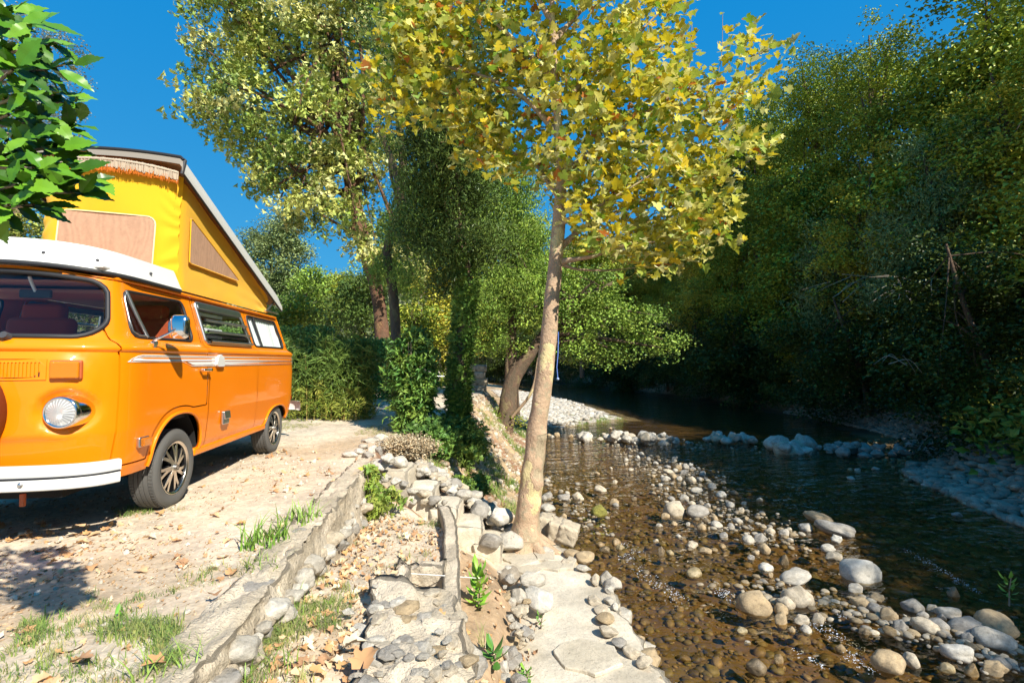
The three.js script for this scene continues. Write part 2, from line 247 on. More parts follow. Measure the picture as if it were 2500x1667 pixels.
// ---------------------------------------------------------------- the stream
const WATER = -1.36;
M.water = phys({ color: lin(0.78, 0.69, 0.50), roughness: 0.03, transmission: 1, thickness: 0, ior: 1.33, bumpMap: rep(rippleBump, 1 / 1.9, 1 / 2.2), bumpScale: 0.05 });
{
  const xs = [], ds = []; for (let x = -1.2; x < 7; x += 0.06) xs.push(x); for (let x = 7; x < 17; x += 0.2) xs.push(x);
  for (let d = 0.4; d < 13; d += 0.06) ds.push(d); for (let d = 13, s = 0.1; d < 92; d += s, s *= 1.03) ds.push(d);
  const pos = [], uv = [], idx = [], nx = xs.length;
  ds.forEach((d, j) => xs.forEach((x0, i) => {
    const x = x0 - sstep(44, 74, d) * 16;
    const riffle = sstep(13, 8, d) * (0.4 + 0.9 * sstep(-0.1, 0.35, N2(x * 0.45 - d * 0.2, d * 0.4, 41)));
    const u = x * 0.9 + d * 0.35, w = d * 0.9 - x * 0.35;
    pos.push(x, WATER + riffle * 1.7 * (0.012 * N2(u * 2.2, w * 3.5, 42) + 0.009 * N2(u * 5, w * 8, 43) + 0.004 * N2(u * 12, w * 16, 44)) + 0.002 * N2(x * 1.3, d * 3, 45), -d); uv.push(u, w);
    if (i < nx - 1 && j < ds.length - 1) { const A = j * nx + i, B = A + nx; idx.push(A, A + 1, B, A + 1, B + 1, B); }
  }));
  tag(mesh('river', bufGeo(pos, idx, uv), M.water), 'shallow clear stream running over an amber stony bed', 'river', null, 'structure');
}

// ---------------------------------------------------------------- the camper van (local frame: x across, y up, +z to its front; origin on the ground under the front axle)
const clothBump0 = canvasTex(64, (i, x) => { const v = 0.5 + 0.5 * Math.sin(x / 64 * 6.283 * 6); return [v, v, v]; }, null, false);
M.paint = phys({ color: lin(0.86, 0.225, 0.0015), roughness: 0.4, specularIntensity: 0.4, clearcoat: 0.55, clearcoatRoughness: 0.05, bumpMap: rep(sandBump, 0.5), bumpScale: 0.0006 });
M.white = phys({ color: lin(0.70, 0.69, 0.65), roughness: 0.4, clearcoat: 0.4, clearcoatRoughness: 0.2 });
M.stripe = std({ color: lin(0.84, 0.82, 0.78), roughness: 0.4 });
M.redLine = std({ color: lin(0.42, 0.09, 0.02), roughness: 0.5 });
M.rubber = std({ color: lin(0.018, 0.018, 0.02), roughness: 0.6 });
M.tyre = std({ color: lin(0.10, 0.097, 0.09), roughness: 0.85, bumpMap: rep(sandBump, 2), bumpScale: 0.004 });
M.chrome = std({ color: lin(0.75, 0.75, 0.76), roughness: 0.12, metalness: 1 });
M.alu = std({ color: lin(0.62, 0.62, 0.62), roughness: 0.35, metalness: 1 });
M.machined = std({ color: lin(0.72, 0.68, 0.62), roughness: 0.28, metalness: 1 });
M.gloss = phys({ color: lin(0.008, 0.008, 0.009), roughness: 0.25, clearcoat: 0.6 });
M.black = std({ color: lin(0.012, 0.012, 0.012), roughness: 0.9 });
M.glass = phys({ color: lin(0.86, 0.90, 0.90), roughness: 0, transmission: 1, thickness: 0, ior: 1.5 });
M.lens = phys({ color: lin(0.9, 0.9, 0.88), roughness: 0.2, transmission: 0.5, thickness: 0, bumpMap: rep(canvasTex(64, (i, x, y) => { const v = (Math.sin(x / 64 * 6.283 * 4) * 0.5 + 0.5) * (Math.sin(y / 64 * 6.283 * 4) * 0.5 + 0.5); return [v, v, v]; }, null, false), 6), bumpScale: 0.004 });
M.amber = phys({ color: lin(0.84, 0.24, 0.003), roughness: 0.1, clearcoat: 1, bumpMap: rep(clothBump0, 6), bumpScale: 0.002 });
M.red = phys({ color: lin(0.5, 0.01, 0.008), roughness: 0.25, clearcoat: 0.8 });
M.seat = std({ color: lin(0.42, 0.07, 0.02), roughness: 0.9 });
M.seatDark = std({ color: lin(0.10, 0.06, 0.07), roughness: 0.95 });
M.trim = std({ color: lin(0.05, 0.05, 0.055), roughness: 0.7 });
M.curtain = std({ color: lin(0.86, 0.86, 0.84), roughness: 0.95, side: THREE.DoubleSide });
M.liner = std({ color: lin(0.46, 0.2, 0.14), roughness: 0.9 });
const clothBump = canvasTex(256, (i, x, y) => { const v = 0.5 + 0.25 * Math.sin(x * 1.57) + 0.25 * Math.sin(y * 1.57); return [v, v, v]; }, null, false);
M.canvas = phys({ color: lin(0.92, 0.50, 0.002), roughness: 0.9, transmission: 0.18, thickness: 0, side: THREE.DoubleSide, bumpMap: rep(clothBump, 12), bumpScale: 0.0008 });
M.piping = std({ color: lin(0.8, 0.72, 0.4), roughness: 0.8 });
{
  const fg = field(S, 2, 6, 51, 0.5, 0.35), fh = field(S, 2, 3, 52, 0.5);
  M.woodCloth = std({ map: canvasTex(S, (i, x) => { const g = Math.sin(fg[i] * 46 + x * 0.03 + fh[i] * 5) * 0.5 + 0.5, k = 0.88 + 0.13 * g + 0.25 * (fC[i] - 0.5); return [0.46 * k, 0.27 * k, 0.165 * k]; }), roughness: 0.9 });
}
const bus = thing('camper_van', 'orange camper van with a yellow pop-up roof tent parked on the sandy ground', 'camper van');
{
  const O = [-2.7234, 4.0699], wv = [0.99069, 0.13611];            // ground point under the front wheel's outer face; sideways direction (x, d)
  bus.position.set(O[0] - 0.82 * wv[0], 0, -(O[1] - 0.82 * wv[1]));
  bus.rotation.y = Math.asin(0.13611);
}
const Z0 = 0.47, ZR = -2.75, NF = 3, NR = 3.6;
const bW = table([[0.36, 0.79], [0.45, 0.822], [0.7, 0.846], [1.0, 0.852], [1.2, 0.850], [1.231, 0.846], [1.24, 0.858], [1.262, 0.857], [1.285, 0.838], [1.31, 0.80], [1.335, 0.785], [1.69, 0.685], [1.748, 0.672]]);
const bF = table([[0.36, 0.89], [0.5, 0.945], [0.7, 0.985], [0.95, 1.0], [1.15, 0.997], [1.231, 0.985], [1.24, 0.998], [1.262, 0.997], [1.285, 0.98], [1.31, 0.952], [1.335, 0.935], [1.69, 0.75], [1.748, 0.72]]);
const bR = table([[0.36, -3.2], [0.6, -3.3], [1.0, -3.32], [1.231, -3.28], [1.24, -3.29], [1.262, -3.29], [1.285, -3.27], [1.31, -3.235], [1.335, -3.22], [1.69, -3.04], [1.748, -3.01]]);
const crown = (x, z, v) => { const f = clamp((z - Z0) / (bF(v) - Z0)), b = clamp((ZR - z) / (ZR - bR(v))); return 0.055 * clamp((v - 1.34) / 0.4) * (1 - clamp(Math.abs(x) / bW(v)) ** 2) * Math.max(f, b) ** 2; };
function sideX(z, v) { const W = bW(v); if (z > Z0) return W * Math.max(0, 1 - Math.abs((z - Z0) / (bF(v) - Z0)) ** NF) ** (1 / NF); if (z < ZR) return W * Math.max(0, 1 - Math.abs((z - ZR) / (bR(v) - ZR)) ** NR) ** (1 / NR); return W; }
function frontZ(x, v) { return Z0 + (bF(v) - Z0) * Math.max(0, 1 - Math.abs(x / bW(v)) ** NF) ** (1 / NF); }
function rearZ(x, v) { return ZR + (bR(v) - ZR) * Math.max(0, 1 - Math.abs(x / bW(v)) ** NR) ** (1 / NR); }
// nose: raised central panel with a soft edge and bowls for the headlamps
const rr2 = (x, y, cx, cy, hx, hy, r) => { const qx = Math.abs(x - cx) - hx + r, qy = Math.abs(y - cy) - hy + r; return Math.hypot(Math.max(qx, 0), Math.max(qy, 0)) + Math.min(Math.max(qx, qy), 0) - r; };
function dent(x, z, v) {
  if (z < 0.6) return 0;
  const ax = Math.abs(x); let o = 0.014 * sstep(0.022, -0.022, rr2(ax, v, 0, 0.945, 0.735, 0.255, 0.16));
  const h = Math.hypot((ax - 0.615) / 1.0, v - 0.85); o -= 0.05 * sstep(0.155, 0.095, h);
  return o;
}
function surfaceSide(z, v, off = 0, s = 1) { const e = 0.004, x = sideX(z, v), dz = (sideX(z + e, v) - sideX(z - e, v)) / (2 * e), dv = (sideX(z, v + e) - sideX(z, v - e)) / (2 * e); const n = new THREE.Vector3(1, -dv, -dz).normalize(); return new THREE.Vector3(s * (x + n.x * off), v + n.y * off, z + n.z * off); }
function surfaceFront(x, v, off = 0, rear = false) { const f = rear ? rearZ : frontZ, e = 0.004, z = f(x, v), dx = (f(x + e, v) - f(x - e, v)) / (2 * e), dv = (f(x, v + e) - f(x, v - e)) / (2 * e), k = rear ? -1 : 1; const n = new THREE.Vector3(-dx * k, -dv * k, 1 * k).normalize(); return new THREE.Vector3(x + n.x * off, v + n.y * off + crown(x, z, v), z + n.z * off); }
const warp = (g, fn) => { const p = g.attributes.position; for (let i = 0; i < p.count; i++) { const q = fn(p.getX(i), p.getY(i), p.getZ(i)); p.setXYZ(i, q.x, q.y, q.z); } g.computeVertexNormals(); return g; };
const onSide = (g, s = 1) => warp(g, (z, v, o) => surfaceSide(z, v, o, s)), onFront = (g) => warp(g, (x, v, o) => surfaceFront(x, v, o));
// --- shell as a grid of triangles [x y z nx ny nz v]
let shell = [];
{
  const vs = []; for (let v = 0.38; v < 1.22; v += 0.02) vs.push(v); vs.push(1.222, 1.2305, 1.2395, 1.25, 1.262, 1.273, 1.285, 1.297, 1.31, 1.322, 1.335); for (let v = 1.35; v < 1.735; v += 0.0165) vs.push(v); vs.push(1.748);
  const cols = [];                                                    // column = v -> [x, z]
  const nF = 38, nR = 18, half = [];
  const polar = (th, A, B, n) => { const c = Math.cos(th), s = Math.sin(th), r = 1 / Math.pow(Math.pow(Math.abs(c) / B, n) + Math.pow(Math.abs(s) / A, n), 1 / n); return [r * s, r * c]; };
  for (let i = 0; i <= nF; i++) { const t = i / nF; half.push((v) => { const B = bF(v) - Z0, A = bW(v), th = Math.atan(Math.tan(Math.min(t, 0.9999) * Math.PI / 2) * A / B); const p = polar(th, A, B, NF); return [p[0], Z0 + p[1]]; }); }
  const nS = 150; for (let i = 1; i < nS; i++) { const z = lerp(Z0, ZR, i / nS); half.push((v) => [bW(v), z]); }
  for (let i = 0; i <= nR; i++) { const t = 1 - i / nR; half.push((v) => { const B = ZR - bR(v), A = bW(v), th = Math.atan(Math.tan(Math.min(t, 0.9999) * Math.PI / 2) * A / B); const p = polar(th, A, B, NR); return [p[0], ZR - p[1]]; }); }
  cols.push(...half, ...half.slice(1, -1).reverse().map((f) => (v) => { const p = f(v); return [-p[0], p[1]]; }));
  const nc = cols.length, P = vs.map((v) => cols.map((f) => { const [x, z] = f(v); return [x, v + crown(x, z, v), z]; }));
  const norm = (P) => P.map((row, j) => row.map((p, i) => { const a = row[(i + 1) % nc], b = row[(i + nc - 1) % nc], c = P[Math.min(j + 1, P.length - 1)][i], d = P[Math.max(j - 1, 0)][i]; const t = new THREE.Vector3(a[0] - b[0], a[1] - b[1], a[2] - b[2]), u = new THREE.Vector3(c[0] - d[0], c[1] - d[1], c[2] - d[2]); const n = new THREE.Vector3().crossVectors(t, u).normalize(); return n; }));
  let nn = norm(P);
  const flip = nn[20][0].z < 0 ? -1 : 1;
  const P2 = P.map((row, j) => row.map((p, i) => { const o = dent(p[0], p[2], vs[j]), n = nn[j][i]; return [p[0] + n.x * o * flip, p[1] + n.y * o * flip, p[2] + n.z * o * flip]; }));
  nn = norm(P2);
  for (let j = 0; j < vs.length - 1; j++) for (let i = 0; i < nc; i++) {
    const k = (i + 1) % nc, q = (jj, ii) => [...P2[jj][ii], nn[jj][ii].x * flip, nn[jj][ii].y * flip, nn[jj][ii].z * flip, vs[jj]];
    const a = q(j, i), b = q(j, k), c = q(j + 1, i), d = q(j + 1, k);
    if (flip > 0) shell.push([a, b, d], [a, d, c]); else shell.push([a, d, b], [a, c, d]);
  }
}
function split(tris, sdf, gap = 0) {                                   // [inside sdf < -gap, outside sdf > gap]
  const cut = (keep) => { const out = []; for (const t of tris) { const d = t.map((p) => keep * sdf(p) - gap); if (d[0] >= 0 && d[1] >= 0 && d[2] >= 0) { out.push(t); continue; } if (d[0] < 0 && d[1] < 0 && d[2] < 0) continue; const poly = []; for (let i = 0; i < 3; i++) { const a = t[i], b = t[(i + 1) % 3], da = d[i], db = d[(i + 1) % 3]; if (da >= 0) poly.push(a); if ((da >= 0) !== (db >= 0)) { const k = da / (da - db); poly.push(a.map((v, c) => v + (b[c] - v) * k)); } } for (let i = 1; i < poly.length - 1; i++) out.push([poly[0], poly[i], poly[i + 1]]); } return out; };
  return [cut(-1), cut(1)];
}
function triGeo(tris, off = 0, thick = 0) {
  const pos = [], nrm = [], uv = []; const push = (p, o, s) => { pos.push(p[0] + p[3] * o, p[1] + p[4] * o, p[2] + p[5] * o); nrm.push(p[3] * s, p[4] * s, p[5] * s); uv.push(Math.abs(p[2]) + p[0], p[1]); };
  for (const t of tris) for (const p of t) push(p, off, 1);
  if (thick) for (const t of tris) for (const p of [t[0], t[2], t[1]]) push(p, off - thick, -1);
  const g = new THREE.BufferGeometry(); g.setAttribute('position', new THREE.Float32BufferAttribute(pos, 3)); g.setAttribute('normal', new THREE.Float32BufferAttribute(nrm, 3)); g.setAttribute('uv', new THREE.Float32BufferAttribute(uv, 2)); return g;
}
function insetPoly(pts, r) { const n = pts.length, out = []; let area = 0; for (let i = 0; i < n; i++) { const a = pts[i], b = pts[(i + 1) % n]; area += a[0] * b[1] - b[0] * a[1]; } const sg = area > 0 ? 1 : -1; const L = pts.map((a, i) => { const b = pts[(i + 1) % n], dx = b[0] - a[0], dy = b[1] - a[1], l = Math.hypot(dx, dy); const nx = -dy / l * sg, ny = dx / l * sg; return [nx, ny, nx * (a[0] + nx * r) + ny * (a[1] + ny * r)]; }); for (let i = 0; i < n; i++) { const p = L[(i + n - 1) % n], q = L[i], D = p[0] * q[1] - p[1] * q[0]; out.push([(p[2] * q[1] - p[1] * q[2]) / D, (p[0] * q[2] - p[2] * q[0]) / D]); } return out; }
function polySdf(pts, r = 0) { const P = r ? insetPoly(pts, r) : pts; return (x, y) => { let d = 1e9, s = 1; for (let i = 0, j = P.length - 1; i < P.length; j = i++) { const e0 = P[j][0] - P[i][0], e1 = P[j][1] - P[i][1], w0 = x - P[i][0], w1 = y - P[i][1], t = clamp((w0 * e0 + w1 * e1) / (e0 * e0 + e1 * e1)), b0 = w0 - e0 * t, b1 = w1 - e1 * t; d = Math.min(d, b0 * b0 + b1 * b1); const c1 = y >= P[i][1], c2 = y < P[j][1], c3 = e0 * w1 > e1 * w0; if ((c1 && c2 && c3) || (!c1 && !c2 && !c3)) s = -s; } return s * Math.sqrt(d) - r; }; }
function roundLoop(pts, r, n = 6) { const P = insetPoly(pts, r), m = P.length, out = []; for (let i = 0; i < m; i++) { const p = P[(i + m - 1) % m], c = P[i], q = P[(i + 1) % m], a0 = Math.atan2(c[1] - p[1], c[0] - p[0]), a1 = Math.atan2(q[1] - c[1], q[0] - c[0]); let da = a1 - a0; while (da > Math.PI) da -= 6.28318; while (da < -Math.PI) da += 6.28318; const sg = da > 0 ? -1 : 1; for (let k = 0; k <= n; k++) { const a = a0 + da * k / n + sg * Math.PI / 2; out.push([c[0] + Math.cos(a) * r, c[1] + Math.sin(a) * r]); } } return out; }
function dense(loop, step) { const out = []; loop.forEach((a, i) => { const b = loop[(i + 1) % loop.length], n = Math.max(1, Math.round(Math.hypot(b[0] - a[0], b[1] - a[1]) / step)); for (let k = 0; k < n; k++) out.push([lerp(a[0], b[0], k / n), lerp(a[1], b[1], k / n)]); }); return out; }
const tubeOf = (pts, r, closed = true, seg = 6) => new THREE.TubeGeometry(new THREE.CatmullRomCurve3(pts, closed, 'catmullrom', 0.1), pts.length, r, seg, closed);
function shapeOf(pts) { const s = new THREE.Shape(); pts.forEach((p, i) => i ? s.lineTo(p[0], p[1]) : s.moveTo(p[0], p[1])); s.closePath(); return s; }
function plate(pts, o0, o1, holes = []) { const s = shapeOf(pts); for (const h of holes) s.holes.push(new THREE.Path(h.map((p) => new THREE.Vector2(p[0], p[1])))); return xf(new THREE.ExtrudeGeometry(s, { depth: o1 - o0, bevelEnabled: false, steps: 1 }), 0, 0, o0); }
const rect = (x0, y0, x1, y1) => [[x0, y0], [x1, y0], [x1, y1], [x0, y1]];

// openings: side windows in (z, v), windscreen and rear window in (x, v)
const doorWin = [[0.565, 1.338], [-0.30, 1.338], [-0.285, 1.685], [0.52, 1.672]];
const midWin = [[-0.52, 1.332], [-1.605, 1.332], [-1.50, 1.70], [-0.50, 1.70]];
const backWin = [[-1.735, 1.335], [-2.80, 1.338], [-2.68, 1.692], [-1.70, 1.692]];
const screenPoly = [[-0.735, 1.322], [0.735, 1.322], [0.645, 1.71], [-0.645, 1.71]], rearPoly = [[-0.62, 1.35], [0.62, 1.35], [0.56, 1.69], [-0.56, 1.69]];
const sdDoorW = polySdf(doorWin, 0.06), sdMidW = polySdf(midWin, 0.03), sdBackW = polySdf(backWin, 0.06), sdScreen = polySdf(screenPoly, 0.11), sdRear = polySdf(rearPoly, 0.08);
const arch = (zc, v0, hw, top) => (p) => Math.abs(p[0]) < 0.4 ? 1 : (() => { const dz = (p[2] - zc) / hw, dv = (p[6] - v0) / (top - v0); return dv < 0 ? (Math.abs(dz) - 1) * hw : (Math.pow(Math.pow(Math.abs(dz), 2.4) + Math.pow(dv, 2.4), 1 / 2.4) - 1) * Math.min(hw, top - v0); })();
const archF = arch(0.0, 0.38, 0.385, 0.75), archR = arch(-2.41, 0.36, 0.40, 0.605);
const frontDoor = (p) => Math.max(Math.max(p[2] - 0.74, -0.435 - p[2]), Math.max(0.462 - p[6], p[6] - 1.735), -(archF(p) - 0.05), Math.min(p[2] - 0.0 < 0 ? 1 : -1, 1) > 0 ? 0.775 - p[6] : -1, Math.abs(p[0]) < 0.4 ? 1 : -1);
const midPanel = (p) => Math.max(p[2] + 0.472, -1.665 - p[2], p[6] - 1.735, Math.abs(p[0]) < 0.4 ? 1 : -1);
let rest, glassS, panes = {};
[panes.screen, rest] = split(shell, (p) => p[2] > 0.4 ? sdScreen(p[0], p[6]) : 1);
[panes.rear, rest] = split(rest, (p) => p[2] < -2.6 ? sdRear(p[0], p[6]) : 1);
[, rest] = split(rest, archF); [, rest] = split(rest, archR);
const sideOf = (tris, s) => tris.filter((t) => (t[0][0] + t[1][0] + t[2][0]) * s > 0);
let doors, mids; [doors, rest] = split(rest, frontDoor, 0.005); [mids, rest] = split(rest, midPanel, 0.005);
const [doorGlass, doorSkin] = split(doors, (p) => sdDoorW(p[2], p[6])), [midGlass, midSkin] = split(mids, (p) => sdMidW(p[2], p[6])), [backGlass, bodySkin] = split(rest, (p) => sdBackW(p[2], p[6]));
const THK = 0.018;
part('body', bus, triGeo(bodySkin, 0, THK), M.paint);
// arch lips follow the wheel openings
for (const s of [1, -1]) for (const [zc, v0, hw, top, from] of [[0, 0.38, 0.385, 0.75, 0.40], [-2.41, 0.36, 0.40, 0.605, 0.39]]) {
  const pts = []; for (let i = 0; i <= 40; i++) { const a = Math.PI * i / 40, c = Math.cos(a), q = Math.sin(a), k = 1 / Math.pow(Math.pow(Math.abs(c), 2.4) + Math.pow(Math.abs(q), 2.4), 1 / 2.4); const v = Math.max(from, v0 + q * k * (top - v0)); pts.push(surfaceSide(zc + c * k * hw, v, 0.004, s)); }
  part('wheel_arch', bus, tubeOf(pts, 0.014, false), M.paint);
  const house = xf(new THREE.CylinderGeometry(hw + 0.02, hw + 0.02, 0.42, 24, 1, true, 0, Math.PI), s * 0.57, 0.38, zc, 0, 0, Math.PI / 2);
  part('wheel_house', bus, house, M.black);
}
// glass panes with rubber seals
function pane(name, tris, loop, fn, sealMat, parent, r = 0.014) { const p = part(name, parent, triGeo(tris, -0.008), M.glass); part('seal', p, tubeOf(dense(loop, 0.05).map(fn), r), sealMat); return p; }
const wind = pane('windscreen', panes.screen, roundLoop(screenPoly, 0.11, 10), ([x, v]) => surfaceFront(x, v, 0.002), M.rubber, bus, 0.017);
pane('rear_window', panes.rear, roundLoop(rearPoly, 0.08), ([x, v]) => surfaceFront(x, v, 0.002, true), M.rubber, bus);
for (const s of [1, -1]) {
  const door = part('front_door', bus, triGeo(sideOf(doorSkin, s), 0, THK), M.paint);
  const dw = pane('door_window', sideOf(doorGlass, s), roundLoop(doorWin, 0.06), ([z, v]) => surfaceSide(z, v, 0.0, s), M.rubber, door, 0.012);
  part('quarter_light_post', dw, tubeOf([surfaceSide(0.50, 1.672, 0.008, s), surfaceSide(0.455, 1.5, 0.008, s), surfaceSide(0.39, 1.34, 0.008, s)], 0.013, false), M.alu);
  part('quarter_light_frame', dw, tubeOf([surfaceSide(0.49, 1.665, 0.008, s), surfaceSide(0.525, 1.655, 0.008, s), surfaceSide(0.54, 1.6, 0.008, s), surfaceSide(0.555, 1.40, 0.008, s), surfaceSide(0.53, 1.352, 0.008, s), surfaceSide(0.40, 1.348, 0.008, s)], 0.007, false), M.alu);
  const h = part('door_handle', door, join([xf(rbox(0.02, 0.022, 0.135, 0.009), s * 0.892, 1.09, -0.335), xf(rbox(0.035, 0.02, 0.025, 0.008), s * 0.872, 1.09, -0.28), xf(new THREE.CylinderGeometry(0.014, 0.014, 0.03, 12), s * 0.888, 1.09, -0.4, 0, 0, Math.PI / 2)]), M.chrome);
  part('handle_recess', door, xf(new THREE.SphereGeometry(0.045, 20, 10), s * 0.842, 1.09, -0.335, 0, 0, 0, [0.3, 0.8, 1]), M.paint);
  // mirror on a bent arm
  const mg = part('door_mirror', bus, join([tubeOf([surfaceSide(0.42, 1.295, 0, s), new THREE.Vector3(s * 0.875, 1.33, 0.425), new THREE.Vector3(s * 0.96, 1.385, 0.40), new THREE.Vector3(s * 0.975, 1.41, 0.385)], 0.0085, false), xf(new THREE.CylinderGeometry(0.02, 0.026, 0.03, 14), s * 0.85, 1.295, 0.42, 0, 0, s * 1.2)]), M.chrome);
  const head = new THREE.SphereGeometry(1, 28, 20); warp(head, (x, y, z) => { const q = (v, k) => Math.sign(v) * Math.abs(v) ** k; return new THREE.Vector3(s * 0.985 + q(x, 0.55) * 0.075, 1.425 + q(y, 0.6) * 0.092, 0.345 + z * (z > 0 ? 0.045 : 0.008)); });
  part('mirror_shell', mg, head, M.chrome);
  part('mirror_glass', mg, warp(new THREE.CircleGeometry(1, 28), (x, y) => { const q = (v, k) => Math.sign(v) * Math.abs(v) ** k; return new THREE.Vector3(s * 0.985 - q(x, 0.7) * 0.066, 1.425 + q(y, 0.75) * 0.083, 0.336); }), M.chrome);
  // side panel with louvre window
  const mp = part('side_panel', bus, triGeo(sideOf(midSkin, s), 0, THK), M.paint);
  const mw = part('louvre_window', mp, tubeOf(dense(roundLoop(midWin, 0.03), 0.05).map(([z, v]) => surfaceSide(z, v, 0.006, s)), 0.02), M.alu);
  for (let k = 0; k < 3; k++) { // glass blades tilted out, each with a metal edge
    const v1 = 1.645 - k * 0.103, v0 = v1 - 0.108, f = (v) => [lerp(-0.555, -0.54, (v - 1.33) / 0.37), lerp(-1.575, -1.495, (v - 1.33) / 0.37)];
    const [a0, a1] = f(v1), [b0, b1] = f(v0), A = surfaceSide(a0, v1, 0.006, s), B = surfaceSide(a1, v1, 0.006, s), C = surfaceSide(b1, v0, 0.04, s), D = surfaceSide(b0, v0, 0.04, s);
    part('glass_blade', mw, bufGeo([A, B, C, D].flatMap((q) => q.toArray()), s > 0 ? [0, 1, 2, 0, 2, 3] : [0, 2, 1, 0, 3, 2], [0, 0, 1, 0, 1, 1, 0, 1]), M.glass);
    part('blade_rail', mw, tubeOf([D, D.clone().lerp(C, 0.5), C], 0.0125, false, 5), M.alu);
  }
  part('window_header', mw, onSide(xf(rbox(1.0, 0.055, 0.025, 0.008), -1.02, 1.672, 0.012), s), M.alu);
  // sliding rear window with white curtain
  const bw = pane('rear_side_window', sideOf(backGlass, s), roundLoop(backWin, 0.06), ([z, v]) => surfaceSide(z, v, 0, s), M.rubber, bus);
  part('divider', bw, tubeOf([surfaceSide(-1.92, 1.69, 0.002, s), surfaceSide(-1.97, 1.335, 0.002, s)], 0.013, false), M.rubber);
  const cg = new THREE.PlaneGeometry(1.02, 0.37, 160, 6); warp(cg, (x, y) => surfaceSide(-2.245 + x, 1.505 + y * (1 - 0.03 * Math.abs(N2(x * 30, 2))), -0.03 + 0.012 * Math.sin(x * 95 + 2 * N2(x * 6, y * 3)) * (0.7 + 0.6 * N2(x * 9, 4)), s));
  part('curtain', bw, cg, M.curtain);
  // engine air louvres on the rear corner
  const vt = part('air_vent', bus, onSide(plate(roundLoop([[-2.865, 1.36], [-3.04, 1.36], [-2.985, 1.70], [-2.825, 1.715]], 0.03), 0.001, 0.005, Array.from({ length: 9 }, (_, k) => { const v = 1.385 + k * 0.034, o = (v - 1.36) * 0.13; return rect(-3.005 + o * 1.2, v, -2.885 + o, v + 0.02); })), s), M.paint);
  part('vent_recess', vt, onSide(plate([[-2.87, 1.375], [-3.02, 1.375], [-2.965, 1.695], [-2.835, 1.70]], -0.001, 0.0012), s), M.black);
  // white stripes with thin outlines
  const strip = (pts, m, o) => part('stripe', bus, onSide(plate(dense(pts, 0.06), 0.003, o ?? 0.0055), s), m);
  const fl = (v0, v1, z0, z1) => rect(z0, v0, z1, v1);
  strip([[0.655, 1.170], [0.63, 1.186], [0.58, 1.200], [0.53, 1.205], [-3.08, 1.205], [-3.08, 1.170]], M.stripe);
  strip([[0.69, 1.161], [0.655, 1.185], [0.60, 1.205], [0.55, 1.2125], [-3.08, 1.2125], [-3.08, 1.2075], [0.55, 1.2075], [0.60, 1.200], [0.66, 1.179], [0.672, 1.1665], [0.02, 1.1665], [-0.03, 1.155], [-0.11, 1.131], [-0.17, 1.1265], [-3.08, 1.1265], [-3.08, 1.1215], [-0.18, 1.1215], [-0.125, 1.126], [-0.045, 1.150], [0.01, 1.161]], M.stripe);
  strip([[-0.06, 1.160], [-0.10, 1.150], [-0.15, 1.136], [-0.20, 1.132], [-3.08, 1.132], [-3.08, 1.160]], M.stripe);
  strip(fl(1.162, 1.168, -0.05, -3.08), M.redLine);
  // gutter
  part('rain_gutter', bus, tubeOf([0.70, 0.62, 0.5, 0.3, 0, -0.5, -1, -1.5, -2, -2.5, -2.75, -2.9, -2.97].map((z) => { const q = surfaceSide(z, 1.74, 0.012, s); q.y += z > 0.5 ? -0.0 : 0.008; return q; }), 0.016, false), M.paint);
}
// roof skin above the gutter
{
  const rings = 7, n = 72, pos = [], idx = [];
  for (let k = 0; k <= rings; k++) { const sc = 1 - k / rings, y = 1.748 + 0.12 * (1 - sc ** 2.4); for (let i = 0; i < n; i++) { const a = i / n * 6.28318, c = Math.cos(a), q = Math.sin(a); const rx = 0.676 * Math.sign(c) * Math.abs(c) ** 0.45, rz = Math.sign(q) * Math.abs(q) ** 0.35 * (q > 0 ? 1.86 : 1.88); const x = rx * sc, z = -1.14 + rz * sc; pos.push(x, y + crown(rx, -1.14 + rz, 1.748) * sc, z); if (k < rings) { const A = k * n + i, B = k * n + (i + 1) % n; idx.push(A, A + n, B, B, A + n, B + n); } } }
  part('roof', bus, bufGeo(pos, idx), M.paint);
}
